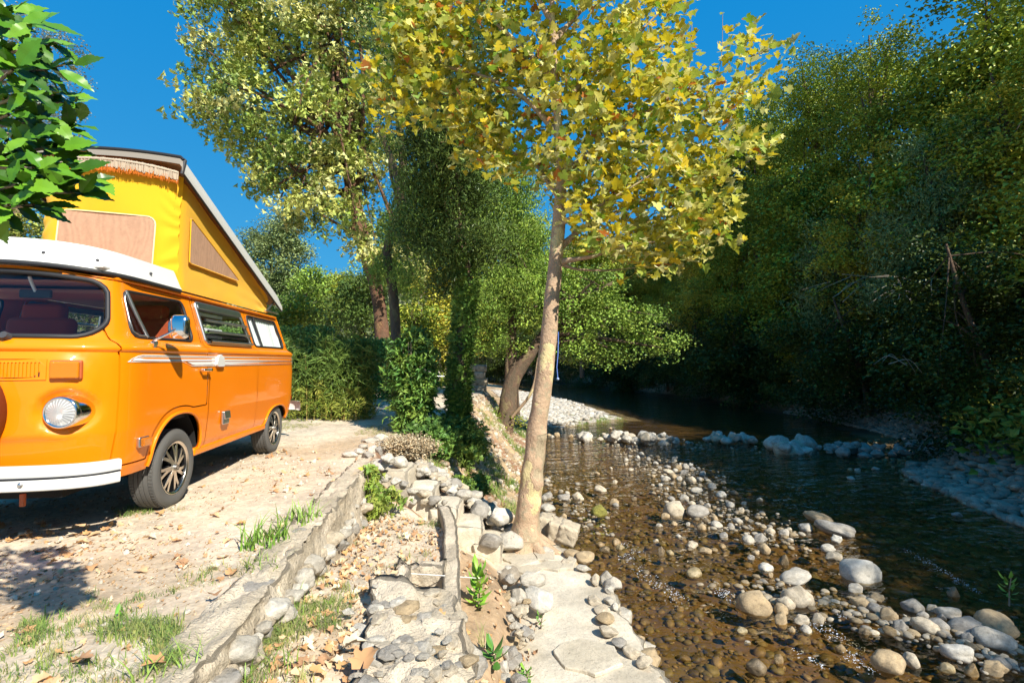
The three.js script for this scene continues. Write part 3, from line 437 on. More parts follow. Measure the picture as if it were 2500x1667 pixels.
// nose fittings
{
  const slots = []; for (let x = -0.505; x < 0.51; x += 0.0185) slots.push(roundLoop(rect(x, 1.068, x + 0.0085, 1.158), 0.004, 3));
  const g = part('air_grille', bus, onFront(plate(dense(rect(-0.53, 1.052, 0.53, 1.178), 0.05), 0.014, 0.021, slots)), M.paint);
  part('grille_recess', g, onFront(plate(dense(rect(-0.515, 1.062, 0.515, 1.164), 0.05), 0.0135, 0.0145)), M.black);
  for (const s of [1, -1]) {
    const q = surfaceFront(s * 0.612, 1.112, 0.03);
    const ind = part('indicator', bus, xf(rbox(0.145, 0.108, 0.05, 0.012, 3), q.x, q.y, q.z - 0.005, 0, s * 0.36, 0), M.amber);
    part('indicator_frame', ind, xf(rbox(0.16, 0.122, 0.03, 0.012), q.x, q.y, q.z - 0.016, 0, s * 0.36, 0), M.redLine);
    part('bulb_block', ind, xf(rbox(0.05, 0.05, 0.02, 0.008), q.x - s * 0.01, q.y - 0.01, q.z - 0.004, 0, s * 0.36, 0), M.alu);  // small metal block set inside the indicator lens
    const ring = new THREE.LatheGeometry([[0.082, 0.05], [0.09, 0.058], [0.1, 0.05], [0.106, 0.02], [0.11, -0.06], [0.112, -0.1]].map((p) => new THREE.Vector2(p[0], p[1])), 48);
    const zc = 0.912, hl = part('headlamp', bus, xf(ring, s * 0.615, 0.85, zc, Math.PI / 2, 0, 0), M.chrome);
    part('lens', hl, xf(new THREE.LatheGeometry([[0.0001, 0.078], [0.03, 0.075], [0.06, 0.066], [0.084, 0.05]].map((p) => new THREE.Vector2(p[0], p[1])), 40), s * 0.615, 0.85, zc, Math.PI / 2, 0, 0), M.lens);
    part('reflector', hl, xf(new THREE.LatheGeometry([[0.085, 0.048], [0.07, 0.01], [0.04, -0.02], [0.0001, -0.03]].map((p) => new THREE.Vector2(p[0], p[1])), 40), s * 0.615, 0.85, zc, Math.PI / 2, 0, 0), M.alu);
    part('bulb', hl, xf(new THREE.SphereGeometry(0.016, 12, 8), s * 0.615, 0.85, zc + 0.01), M.stripe);
    // side marker
    const mk = part('side_marker', bus, xf(rbox(0.03, 0.072, 0.115, 0.01), ...surfaceSide(0.52, 0.598, 0.012, s).toArray(), 0, -s * 0.02, 0), M.alu);
    part('marker_lens', mk, xf(rbox(0.03, 0.062, 0.098, 0.01), ...surfaceSide(0.512, 0.598, 0.03, s).toArray(), 0, -s * 0.02, 0), M.amber);
  }
  // bumper: two rolls wrapping round the corners
  const bump = (v, h, off) => { const pts = []; for (let i = -30; i <= 30; i++) { const x = i / 30 * 0.905; pts.push([x, Z0 + (1.06 + off - Z0) * Math.max(0, 1 - Math.abs(x / 0.93) ** 5) ** (1 / 5)]); } const prof = [[-0.02, -h / 2], [0.004, -h / 2 + 0.002], [0.011, -h / 2 + 0.009], [0.013, 0], [0.011, h / 2 - 0.009], [0.004, h / 2 - 0.002], [-0.02, h / 2]]; const pos = [], idx = [], m = prof.length; pts.forEach((p, i) => { const a = pts[Math.max(0, i - 1)], b = pts[Math.min(60, i + 1)], tx = b[0] - a[0], tz = b[1] - a[1], l = Math.hypot(tx, tz); prof.forEach(([o, y]) => pos.push(p[0] - tz / l * o, v + y, p[1] + tx / l * o)); if (i < pts.length - 1) for (let k = 0; k < m - 1; k++) { const A = i * m + k, B = A + m; idx.push(A, A + 1, B, A + 1, B + 1, B); } }); return bufGeo(pos, idx.reverse()); };
  const bp = part('front_bumper', bus, join([bump(0.505, 0.075, 0.0), bump(0.433, 0.078, 0.012)]), M.white);
  part('bumper_joint', bp, xf(bump(0.4705, 0.006, 0.014), 0, 0, 0), M.rubber);
  for (const x of [0.36, 0.5, -0.36, -0.5]) part('bolt', bp, xf(new THREE.SphereGeometry(0.015, 12, 8), x, 0.44, (x * x > 0.2 ? 1.078 : 1.086) + 0.006, 0, 0, 0, [1, 1, 0.6]), M.alu);
  const rbp = bump(0.5, 0.13, 0.0); part('rear_bumper', bus, warp(rbp, (x, y, z) => new THREE.Vector3(x * 0.99, y + 0.02, -2.33 - z)), M.white);
  part('front_apron', bus, warp(new THREE.PlaneGeometry(1.5, 0.07, 24, 3), (x, y) => new THREE.Vector3(x, 0.385 + y, frontZ(x, 0.42) - 0.05 + y * 0.4)), M.paint);
  part('tow_eye', bus, xf(rbox(0.03, 0.08, 0.02, 0.006), 0.36, 0.30, 0.87), M.redLine);
  const sp = part('spare_wheel_cover', bus, xf(new THREE.LatheGeometry([[0.0001, 0.2], [0.24, 0.195], [0.32, 0.185], [0.355, 0.15], [0.362, 0.09], [0.355, 0.0], [0.31, -0.02]].map((p) => new THREE.Vector2(p[0], p[1])), 48), 0, 0.86, 1.0, Math.PI / 2, 0, 0), std({ color: lin(0.12, 0.018, 0.012), roughness: 0.45 }), 'dark red cover of the spare wheel');
  part('cover_rim', sp, xf(new THREE.TorusGeometry(0.345, 0.012, 8, 48), 0, 0.86, 1.175), M.rubber);
  // wipers
  for (const [x0, x1] of [[0.30, -0.34], [-0.34, -0.9]]) {
    const p0 = surfaceFront(x0, 1.30, 0.03), p1 = surfaceFront(Math.max(x1, -0.66), 1.385, 0.035), w = part('wiper', bus, tubeOf([p0, p0.clone().lerp(p1, 0.5).add(new THREE.Vector3(0, 0.0, 0.02)), p1], 0.008, false), M.trim);
    part('wiper_pivot', w, xf(new THREE.CylinderGeometry(0.022, 0.026, 0.04, 14), p0.x, p0.y, p0.z - 0.01, 1.2, 0, 0), M.trim);
    part('wiper_blade', w, tubeOf([surfaceFront(Math.max(x1 + 0.42, -0.62), 1.36, 0.012), surfaceFront(Math.max(x1, -0.66) + 0.2, 1.375, 0.014), surfaceFront(Math.max(x1 - 0.05, -0.68), 1.37, 0.012)], 0.007, false), M.rubber);
  }
}
// small things on the visible flank
{
  const hb = part('hookup_box', bus, xf(rbox(0.03, 0.13, 0.135, 0.012), 0.858, 0.62, -0.80), M.alu); part('box_lid', hb, xf(rbox(0.014, 0.075, 0.125, 0.008), 0.877, 0.645, -0.80, 0, 0, 0.12), M.alu);
  part('hose_cap', bus, onSide(plate(roundLoop([[-0.545, 1.115], [-0.735, 1.115], [-0.70, 1.2], [-0.64, 1.228], [-0.58, 1.2]], 0.03), 0.002, 0.03)), M.white, 'white water filler cap');
  part('tail_lamp', bus, xf(rbox(0.05, 0.24, 0.1, 0.025), 0.735, 0.72, -3.24, 0, 0.5, 0), M.red); part('tail_lamp', bus, xf(rbox(0.05, 0.24, 0.1, 0.025), -0.735, 0.72, -3.24, 0, -0.5, 0), M.red);
  part('sill', bus, xf(rbox(0.05, 0.07, 1.75, 0.02), 0.79, 0.372, -1.18), M.paint); part('sill', bus, xf(rbox(0.05, 0.07, 1.75, 0.02), -0.79, 0.372, -1.18), M.paint);
  part('underbody', bus, join([xf(new THREE.BoxGeometry(1.0, 0.16, 3.9), 0, 0.36, -1.2), xf(new THREE.BoxGeometry(1.54, 0.06, 1.7), 0, 0.40, -1.2), xf(new THREE.BoxGeometry(1.3, 0.05, 0.14), 0, 0.28, 0), xf(new THREE.BoxGeometry(1.3, 0.08, 0.2), 0, 0.27, -2.4)]), M.black);
}
// wheels
{
  const tyreProf = [[0.205, -0.085], [0.225, -0.094], [0.262, -0.099], [0.288, -0.094], [0.303, -0.082]], R0 = 0.31;
  const pr = tyreProf.map((p) => p.slice()); const bands = [[-0.078, -0.05], [-0.046, -0.018], [-0.014, 0.014], [0.018, 0.046], [0.05, 0.078]];
  for (const [a, b] of bands) pr.push([R0 - 0.008, a - 0.0005], [R0 - (Math.abs(a + b) > 0.1 ? 0.003 : 0), a + 0.001], [R0 - (Math.abs(a + b) > 0.1 ? 0.003 : 0), b - 0.001], [R0 - 0.008, b + 0.0005]);
  pr.push(...tyreProf.slice().reverse().map((p) => [p[0], -p[1]]));
  const tyre = toCreasedNormals(xf(new THREE.LatheGeometry(pr.map((p) => new THREE.Vector2(p[0], p[1])), 72), 0, 0, 0, 0, 0, -Math.PI / 2), 0.6);
  const sipes = []; for (let k = 0; k < 72; k++) for (const [w, o] of [[-0.066, 0.2], [0.066, -0.2], [0, 0.35]]) { const g = new THREE.BoxGeometry(0.026, 0.004, 0.0035); xf(g, w, R0 - 0.0015, 0, 0, o, 0); xf(g, 0, 0, 0, k / 72 * 6.2832, 0, 0); sipes.push(g); }
  const sipeGeo = join(sipes);
  const barrel = xf(new THREE.LatheGeometry([[0.206, 0.088], [0.213, 0.092], [0.213, 0.084], [0.198, 0.078], [0.192, 0.06], [0.188, -0.08], [0.206, -0.09]].map((p) => new THREE.Vector2(p[0], p[1])), 64), 0, 0, 0, 0, 0, -Math.PI / 2);
  const lip = xf(new THREE.LatheGeometry([[0.212, 0.091], [0.2105, 0.0935], [0.205, 0.0905], [0.1935, 0.0845], [0.192, 0.081]].map((p) => new THREE.Vector2(p[0], p[1])), 64), 0, 0, 0, 0, 0, -Math.PI / 2);
  const disc = xf(new THREE.LatheGeometry([[0.0001, 0.03], [0.06, 0.03], [0.12, 0.0], [0.19, -0.02]].map((p) => new THREE.Vector2(p[0], p[1])), 48), 0, 0, 0, 0, 0, -Math.PI / 2);
  const spokeShape = (w) => { const a = [], b = []; for (let i = 0; i <= 10; i++) { const t = i / 10, r = lerp(0.03, 0.197, t), an = 0.25 * Math.sin(t * 1.5) * w.c + w.o * (0.25 + t * 0.75); const h = lerp(0.008, 0.0055, t) / r * w.k; a.push([Math.cos(an + h) * r, Math.sin(an + h) * r]); b.push([Math.cos(an - h) * r, Math.sin(an - h) * r]); } return [...a, ...b.reverse()]; };
  const spokes = [], tops = [];
  for (let k = 0; k < 7; k++) for (const o of [-0.19, 0.19]) { const w = { o, k: 1, c: 0.9 }; const mk = (kk, x0, x1) => { const g = xf(new THREE.ExtrudeGeometry(shapeOf(spokeShape({ ...w, k: kk })), { depth: x1 - x0, bevelEnabled: false }), 0, 0, x0); const p = g.attributes.position; for (let i = 0; i < p.count; i++) { const rr_ = Math.hypot(p.getX(i), p.getY(i)); p.setZ(i, p.getZ(i) + 0.02 * (1 - rr_ / 0.2) - 0.004); } g.rotateZ(k / 7 * 6.2832); g.rotateY(Math.PI / 2); g.computeVertexNormals(); return g; }; spokes.push(mk(2.2, 0.02, 0.074)); tops.push(mk(1.9, 0.0741, 0.0765)); }
  const spokeGeo = spokes, topGeo = tops;
  const cap = xf(new THREE.CylinderGeometry(0.026, 0.03, 0.03, 28), 0.095, 0, 0, 0, 0, -Math.PI / 2), capRing = xf(new THREE.TorusGeometry(0.017, 0.003, 8, 24), 0.111, 0, 0, 0, Math.PI / 2, 0), nut = new THREE.CylinderGeometry(0.009, 0.009, 0.03, 6);
  for (const s of [1, -1]) for (const [z, a] of [[0.0, 0.35], [-2.385, 1.1]]) {
    const w = new THREE.Group(); w.name = 'wheel'; w.position.set(s * 0.722, 0.306, z); w.rotation.y = s > 0 ? 0 : Math.PI; bus.add(w);
    part('tyre', w, join([tyre, sipeGeo]), M.tyre);
    const rim = part('rim', w, join([barrel, disc]), M.gloss); rim.rotation.x = a;
    const l = part('rim_lip', w, lip, M.machined);
    const sp = spokeGeo, tp = topGeo;
    const sg = part('spoke', w, join(sp), M.gloss); sg.rotation.x = a;
    for (const g of tp) { const q = part('spoke_face', w, g, M.machined); q.rotation.x = a; }
    part('hub_cap', w, cap, M.machined); part('cap_ring', w, capRing, M.gloss);
    for (let k = 0; k < 5; k++) part('wheel_nut', w, xf(nut.clone(), 0.055, Math.cos(k * 1.2566) * 0.055, Math.sin(k * 1.2566) * 0.055, 0, 0, Math.PI / 2), M.alu);
  }
}
// cab interior
{
  part('floor', bus, xf(new THREE.BoxGeometry(1.5, 0.03, 3.9), 0, 0.70, -1.2), M.trim);
  const dash = warp(new THREE.BoxGeometry(1.42, 0.22, 0.24, 20, 4, 4), (x, y, z) => new THREE.Vector3(x, 1.2 + y * (1 - z), Math.min(0.70 + z, frontZ(x, 1.3) - 0.06))); part('dashboard', bus, dash, std({ color: lin(0.09, 0.12, 0.17), roughness: 0.6 }));
  for (const s of [1, -1]) {
    const seat = part('seat', bus, join([xf(rbox(0.5, 0.16, 0.5, 0.06, 3), s * 0.4, 0.98, -0.02), xf(rbox(0.5, 0.55, 0.13, 0.055, 3), s * 0.4, 1.26, -0.27, -0.14, 0, 0)]), M.seat);
    part('headrest', seat, xf(rbox(0.33, 0.2, 0.1, 0.045, 3), s * 0.4, 1.555, -0.32, -0.1, 0, 0), M.seat);
  }
  part('steering_wheel', bus, join([xf(new THREE.TorusGeometry(0.2, 0.012, 8, 40), 0.4, 1.29, 0.42, -1.0, 0, 0), xf(new THREE.CylinderGeometry(0.03, 0.04, 0.3, 12), 0.4, 1.2, 0.5, 0.6, 0, 0), xf(rbox(0.36, 0.03, 0.02, 0.008), 0.4, 1.29, 0.42, -1.0, 0, 0)]), M.rubber);
  part('overhead_shelf', bus, xf(rbox(1.26, 0.03, 0.5, 0.01), 0, 1.69, 0.05), M.liner);
  part('headliner', bus, xf(rbox(1.3, 0.02, 3.2, 0.008), 0, 1.74, -1.15), M.liner);
  const rv = part('interior_mirror', bus, xf(rbox(0.2, 0.06, 0.025, 0.02, 3), 0.18, 1.63, 0.58), M.trim); part('mirror_stem', rv, tubeOf([new THREE.Vector3(0.18, 1.64, 0.58), new THREE.Vector3(0.18, 1.70, 0.62), new THREE.Vector3(0.18, 1.74, 0.64)], 0.011, false), M.stripe);
  part('rear_cabinet', bus, xf(rbox(0.35, 1.0, 1.0, 0.02), -0.5, 1.2, -2.3), std({ color: lin(0.28, 0.16, 0.08), roughness: 0.6 }));
  part('rear_bench', bus, join([xf(rbox(1.0, 0.4, 0.5, 0.05), 0.2, 0.9, -1.75), xf(rbox(1.0, 0.5, 0.12, 0.05), 0.2, 1.25, -2.0)]), M.seatDark);
  for (let k = 0; k < 4; k++) part('louvre_blind', bus, xf(new THREE.BoxGeometry(0.012, 0.03, 0.6), 0.62, 1.41 + k * 0.07, -0.95), k % 2 ? M.curtain : M.trim);
}
// luggage tray round the cab roof
{
  const prof = [[0.0, 1.772], [0.012, 1.784], [0.0, 1.80], [-0.05, 1.925], [-0.062, 1.945], [-0.085, 1.947], [-0.1, 1.93], [-0.12, 1.835]];
  const line = []; for (let i = -44; i <= 44; i++) { const a = Math.abs(i) / 44, s = Math.sign(i) || 1; if (a > 0.62) { line.push([s * 0.705, lerp(0.30, -0.23, (a - 0.62) / 0.38)]); } else { const th = (a / 0.62) * Math.PI / 2, c = Math.cos(th), q = Math.sin(th), A = 0.705, B = 0.48, n = 3.1, r = 1 / Math.pow(Math.pow(c / B, n) + Math.pow(q / A, n), 1 / n); line.push([s * r * q, 0.30 + r * c]); } }
  const pos = [], idx = [], m = prof.length;
  line.forEach((p, i) => { const a = line[Math.max(0, i - 1)], b = line[Math.min(line.length - 1, i + 1)], tx = b[0] - a[0], tz = b[1] - a[1], l = Math.hypot(tx, tz); const lift = 0.045 * (1 - (p[0] / 0.705) ** 2); prof.forEach(([o, y]) => pos.push(p[0] - tz / l * o, y + lift, p[1] + tx / l * o)); if (i < line.length - 1) for (let k = 0; k < m - 1; k++) { const A = i * m + k, B = A + m; idx.push(A, B, A + 1, A + 1, B, B + 1); } });
  const tray = part('luggage_tray', bus, flat(toCreasedNormals(bufGeo(pos, idx), 0.4)), M.white); tray.geometry = toCreasedNormals(tray.geometry, 0.5);
  part('tray_floor', tray, xf(rbox(1.3, 0.02, 0.95, 0.008), 0, 1.815, 0.2), M.white);
  part('tray_seal', tray, tubeOf(line.filter((_, i) => i % 2 === 0).map((p) => new THREE.Vector3(p[0] * 1.005, 1.768 + 0.045 * (1 - (p[0] / 0.705) ** 2), p[1] + 0.004)), 0.013, false), M.rubber);
  for (const i of [14, 26, 33, 55, 62, 74]) { const p = line[i]; part('tray_screw', tray, xf(new THREE.SphereGeometry(0.011, 8, 6), p[0] * 0.985, 1.85 + 0.045 * (1 - (p[0] / 0.705) ** 2), p[1] - 0.02), M.trim); }
}
// pop-up roof: tilted shell hinged at the rear, canvas walls below
{
  const RA = Math.atan2(2.80 - 1.86, 2.72), hinge = [1.865, -2.96];               // [y, z] of the shell's rear lower edge
  const up = (t, y) => new THREE.Vector3(0, hinge[0] + t * Math.sin(RA) + y * Math.cos(RA), hinge[1] + t * Math.cos(RA) - y * Math.sin(RA));
  const LEN = 2.90, HW = 0.70, lipH = 0.15;
  // shell: crowned top with turned-down lip, 8 mm thick
  const nx = 28, nt = 40, pos = [], idx = [], prof = []; for (let i = 0; i <= nx; i++) { const x = -1 + 2 * i / nx; prof.push([x * (HW - 0.03), lipH + 0.055 * (1 - x * x)]); } prof.unshift([-HW, 0], [-HW - 0.004, 0.03], [-HW + 0.006, lipH - 0.03]); prof.push([HW - 0.006, lipH - 0.03], [HW + 0.004, 0.03], [HW, 0]);
  const ring = prof.length; for (let j = 0; j <= nt; j++) { const t = j / nt * LEN, e = sstep(0, 0.25, t) * 0.35 + 0.65; for (const [x, y] of prof) { const q = up(t, y * e); pos.push(x, q.y, q.z); } if (j < nt) for (let i = 0; i < ring - 1; i++) { const A = j * ring + i, B = A + ring; idx.push(A, A + 1, B, A + 1, B + 1, B); } }
  const outer = toCreasedNormals(bufGeo(pos, idx), 0.6);
  const shellRoof = part('pop_up_roof', bus, outer, M.white);
  const inner = outer.clone(); warp(inner, (x, y, z) => new THREE.Vector3(x * 0.985, y - 0.012, z - 0.003)); part('roof_lining', shellRoof, inner, std({ color: lin(0.34, 0.22, 0.12), roughness: 0.85 }));
  // front lip, colour darkened for its shade, and dark edge seal
  const fp = [], fi = []; prof.forEach(([x, y]) => { const a = up(LEN, y), b = up(LEN + 0.01, Math.max(0, y - 0.075)); fp.push(x, a.y, a.z, x * 0.998, b.y, b.z); }); for (let i = 0; i < ring - 1; i++) fi.push(i * 2, i * 2 + 1, i * 2 + 2, i * 2 + 2, i * 2 + 1, i * 2 + 3);
  part('front_lip', shellRoof, bufGeo(fp, fi), std({ color: lin(0.22, 0.19, 0.15), roughness: 0.7, side: THREE.DoubleSide }));
  part('edge_seal', shellRoof, tubeOf(prof.slice(2, -2).map(([x, y]) => { const q = up(LEN + 0.004, y + 0.004); return new THREE.Vector3(x, q.y, q.z); }), 0.014, false), M.rubber);
  for (const s of [1, -1]) part('edge_seal', shellRoof, tubeOf([0, 0.5, 1.2, 2, 2.6, LEN].map((t) => { const q = up(t, -0.004); return new THREE.Vector3(s * (HW - 0.004), q.y, q.z); }), 0.012, false), M.rubber);
  for (const s of [1, -1]) { const q = up(LEN - 0.01, 0.06); part('corner_cap', shellRoof, xf(rbox(0.02, 0.16, 0.03, 0.006), s * (HW - 0.004), q.y, q.z, -RA, 0, 0), M.trim); }
  // canvas: front wall, two side walls
  const TW = 0.632, zf = -0.30, ztop = -0.33, yb = 1.80, tAt = (z) => (z - hinge[1]) / Math.cos(RA), yRoof = (z) => hinge[0] + Math.tan(RA) * (z - hinge[1]) + 0.045;
  const yt = yRoof(ztop);
  const fr = new THREE.PlaneGeometry(2, 1, 60, 44); warp(fr, (x, v) => { const t = v + 0.5, wv = 1 - x * x; const y = lerp(yb, yt + 0.075 * wv, t), pull = 0.012 * Math.sin(t * 40 + 9 * N2(x * 3, t * 3, 61)) * sstep(0.72, 1, Math.abs(x)) * sstep(1, 0.7, t) + 0.02 * N2(x * 2, t * 2.5, 62); const hw = TW - 0.02 * Math.sin(t * 3.14); return new THREE.Vector3(x < 0 ? x * 0.47 : x * hw, y, lerp(zf, ztop, t) + pull + 0.05 * wv * (1 - t * 0.4) - 0.06 * Math.abs(x) ** 10); });
  const tent = part('tent', bus, fr, M.canvas, 'yellow canvas tent wall');
  const frontTent = (x, y, o) => new THREE.Vector3(x, y, lerp(zf, ztop, (y - yb) / (yt - yb)) + 0.05 * (1 - (x / TW) ** 2) * (1 - (y - yb) / (yt - yb) * 0.4) + 0.022 + o);
  for (const s of [1, -1]) {
    const sw = new THREE.PlaneGeometry(1, 1, 60, 30); warp(sw, (a, b) => { const u = a + 0.5, t = b + 0.5, z = lerp(zf - 0.045, hinge[1] + 0.32, u), top = yRoof(z) - 0.01, y = lerp(yb + 0.0 * u, Math.max(top, yb + 0.02), t); const sag = -0.02 * Math.sin(t * 3.14) + 0.008 * N2(u * 6, t * 4, 63) + 0.006 * Math.sin(u * 30 + t * 18) * sstep(0.75, 1, u); return new THREE.Vector3(s * ((s > 0 ? TW : 0.47) - 0.006 + sag - 0.03 * (1 - sstep(0, 0.05, u))), y, z); });
    part('tent', bus, sw, M.canvas, 'orange-yellow side wall of the tent');
    // triangular side window with braid
    const tri = roundLoop([[-0.52, 2.07], [-1.70, 2.075], [-0.53, 2.50]], 0.012, 3);
    const tw = part('tent_side_window', bus, warp(plate(tri, 0, 0.004), (z, y, o) => new THREE.Vector3(s * ((s > 0 ? TW : 0.47) - 0.004 + o), y, z)), M.woodCloth, 'brown triangular window flap');
    tw.geometry.setAttribute('uv', new THREE.Float32BufferAttribute(Array.from({ length: tw.geometry.attributes.position.count }, (_, i) => [tw.geometry.attributes.position.getZ(i), tw.geometry.attributes.position.getY(i)]).flat(), 2));
    part('binding', tw, tubeOf(dense(tri, 0.05).map(([z, y]) => new THREE.Vector3(s * ((s > 0 ? TW : 0.47) + 0.001), y, z)), 0.006), M.canvas);
    // hinge arm
    part('hinge_arm', shellRoof, join([tubeOf([new THREE.Vector3(s * 0.655, 1.83, -2.50), new THREE.Vector3(s * 0.665, 1.93, -2.66), new THREE.Vector3(s * 0.67, 2.0, -2.75)], 0.012, false), xf(rbox(0.03, 0.02, 0.5, 0.006), s * 0.655, 1.825, -2.68)]), M.alu);
  }
  // front window flap with pale piping
  const fw = roundLoop([[-0.30, 1.90], [0.455, 1.87], [0.47, 2.42], [-0.28, 2.46]], 0.07, 8);
  const fg2 = plate(dense(fw, 0.04), 0, 0.004), win = part('tent_window', bus, warp(fg2, (x, y, o) => frontTent(x, y, o)), M.woodCloth, 'brown wood-grain window flap');
  win.geometry.setAttribute('uv', new THREE.Float32BufferAttribute(Array.from({ length: win.geometry.attributes.position.count }, (_, i) => [win.geometry.attributes.position.getX(i), win.geometry.attributes.position.getY(i)]).flat(), 2));
  part('window_piping', win, tubeOf(dense(fw, 0.04).map(([x, y]) => frontTent(x, y, 0.004)), 0.0055), M.piping);
  // fringe: a pale braid of tassels with an orange row below, strand by strand
  const strands = (n, y0, y1, z, mat, r, seed) => { const q = rng(seed), list = []; for (let i = 0; i < n; i++) { const x = lerp(-0.5, 0.64, (i + 0.5 * q()) / n), c = 0.075 * (1 - (x / 0.64) ** 2), a = yt + c + y0 + 0.01 * q(), b = yt + c + y1 - 0.03 * q() * q(); list.push(xf(new THREE.CylinderGeometry(r, r * 0.8, a - b, 5, 1), x, (a + b) / 2, ztop + z + 0.05 * (1 - (x / 0.64) ** 2) + 0.01 * q(), 0.1 * (q() - 0.5), 0, 0.12 * (q() - 0.5))); } return tag(part('fringe', shellRoof, join(list), mat), null, null, null, 'stuff'); };
  strands(300, 0.01, -0.055, 0.045, std({ color: lin(0.46, 0.37, 0.27), roughness: 0.95 }), 0.0042, 71); strands(260, -0.04, -0.085, 0.04, std({ color: lin(0.5, 0.13, 0.006), roughness: 0.95 }), 0.0035, 72);
  part('braid', shellRoof, tubeOf(Array.from({ length: 17 }, (_, i) => { const x = -0.5 + i * 0.07125, c = 1 - (x / 0.64) ** 2; return new THREE.Vector3(x, yt + 0.075 * c + 0.004, ztop + 0.05 + 0.05 * c); }), 0.012, false), std({ color: lin(0.46, 0.38, 0.28), roughness: 0.95 }));
}

// ---------------------------------------------------------------- vegetation
// a sprig: n folded leaves round a point; colours vary a little from leaf to leaf
function sprig(n, spread, len, wid, seed, { droop = 0.2, flatY = 0.8, shape = 'oval', jitter = 0.16 } = {}) {
  const r = rng(seed), pos = [], col = [];
  for (let i = 0; i < n; i++) {
    const a = r() * 6.283, rad = spread * Math.pow(r(), 0.6), c = new THREE.Vector3(Math.cos(a) * rad, (r() - 0.5) * 2 * spread * flatY, Math.sin(a) * rad);
    const q = new THREE.Quaternion().setFromEuler(new THREE.Euler((r() - 0.5) * 1.5 - droop, a + (r() - 0.5) * 1.6 - Math.PI / 2, (r() - 0.5) * 1.2));
    const L = len * lerp(0.7, 1.2, r()), W = wid * lerp(0.75, 1.15, r()), f = W * 0.3;
    const P = (x, y, z) => new THREE.Vector3(x, y, z).applyQuaternion(q).add(c);
    const b = P(0, 0, 0), t = P(0, -L * 0.16, L), l = P(-W / 2, f, L * 0.48), g = P(W / 2, f, L * 0.48), m = P(0, 0, L * 0.52);
    const tris = shape === 'blade' ? [b, g, t, b, t, l] : shape === 'lobed' ? [b, P(W * 0.75, f, L * 0.22), m, m, P(W * 0.75, f, L * 0.22), P(W * 0.34, f * 0.5, L * 0.52), m, P(W * 0.62, f, L * 0.78), P(W * 0.2, 0, L * 0.66), m, P(W * 0.2, 0, L * 0.66), t, m, t, P(-W * 0.2, 0, L * 0.66), m, P(-W * 0.2, 0, L * 0.66), P(-W * 0.62, f, L * 0.78), m, P(-W * 0.34, f * 0.5, L * 0.52), P(-W * 0.75, f, L * 0.22), m, P(-W * 0.75, f, L * 0.22), b] : [b, g, m, m, g, t, m, t, l, m, l, b];
    const k = 1 + (r() - 0.5) * 2 * jitter, h = (r() - 0.5) * jitter;
    for (const p of tris) { pos.push(p.x, p.y, p.z); col.push(k * (1 + h), k, k * (1 - h)); }
  }
  return bufGeo(pos, null, null, col);
}
M.foliage = phys({ color: 0xffffff, roughness: 0.42, specularIntensity: 0.4, side: THREE.DoubleSide, vertexColors: true });
M.foliageMatt = std({ color: 0xffffff, roughness: 0.75, side: THREE.DoubleSide, vertexColors: true });
const SPRIG = {
  broad: [0, 1, 2].map((k) => sprig(14, 0.34, 0.13, 0.085, 101 + k)),
  plane: [0, 1, 2].map((k) => sprig(10, 0.36, 0.17, 0.17, 111 + k, { shape: 'lobed', droop: 0.5 })),
  ash: [0, 1, 2].map((k) => sprig(20, 0.36, 0.115, 0.032, 121 + k, { droop: 0.9, shape: 'blade' })),
  big: [0, 1].map((k) => sprig(16, 0.75, 0.30, 0.2, 131 + k)),
  laurel: [0, 1, 2].map((k) => sprig(8, 0.09, 0.125, 0.042, 141 + k, { droop: -0.7 })),
  bamboo: [0, 1, 2].map((k) => sprig(12, 0.14, 0.17, 0.016, 151 + k, { droop: 0.6, shape: 'blade' })),
  ivy: [0, 1].map((k) => sprig(7, 0.085, 0.07, 0.065, 161 + k, { droop: 1.1, shape: 'lobed' })),
  small: [0, 1, 2].map((k) => sprig(12, 0.12, 0.055, 0.032, 171 + k)),
};
const mixCol = (list, r, j = 0.18) => { const a = list[Math.floor(r() * list.length)], b = list[Math.floor(r() * list.length)], t = r(), k = 1 + (r() - 0.5) * 2 * j; return lin(lerp(a[0], b[0], t) * k, lerp(a[1], b[1], t) * k, lerp(a[2], b[2], t) * k); };
// leaf masses inside ellipsoids {c:[x,y,d], r:[rx,ry,rd], n clusters}; cl: cluster radius, per: sprigs in a cluster
function leaves(parent, name, kind, blobs, cols, { cl = 0.6, per = 8, s = [0.8, 1.25], seed = 1, mat = M.foliage, hollow = 0.45, label } = {}) {
  const r = rng(seed), variants = SPRIG[kind], mats = variants.map(() => []), tint = variants.map(() => []);
  for (const b of blobs) for (let i = 0; i < b.n; i++) {
    let x, y, z, q; do { x = r() * 2 - 1; y = r() * 2 - 1; z = r() * 2 - 1; q = x * x + y * y + z * z; } while (q > 1 || (q < hollow * hollow && r() < 0.75));
    const c = new THREE.Vector3(b.c[0] + x * b.r[0], b.c[1] + y * b.r[1], -(b.c[2] + z * b.r[2])), tone = mixCol(cols, r, 0.2), kk = cl * lerp(0.6, 1.3, r());
    for (let k = 0; k < per; k++) {
      const v = Math.floor(r() * variants.length), a = r() * 6.283, rad = kk * Math.sqrt(r()), sc = lerp(s[0], s[1], r());
      const p = new THREE.Vector3(c.x + Math.cos(a) * rad, c.y + (r() - 0.55) * kk * 0.8, c.z + Math.sin(a) * rad);
      mats[v].push(mat4(p, (r() - 0.5) * 0.9, r() * 6.283, (r() - 0.5) * 0.9, sc)); const j = 1 + (r() - 0.5) * 0.3; tint[v].push(tone.clone().multiplyScalar(j));
    }
  }
  variants.forEach((g, v) => { if (mats[v].length) { const im = instanced(name, parent, g, mat, mats[v], tint[v]); if (label) im.userData.label = label; } });
}
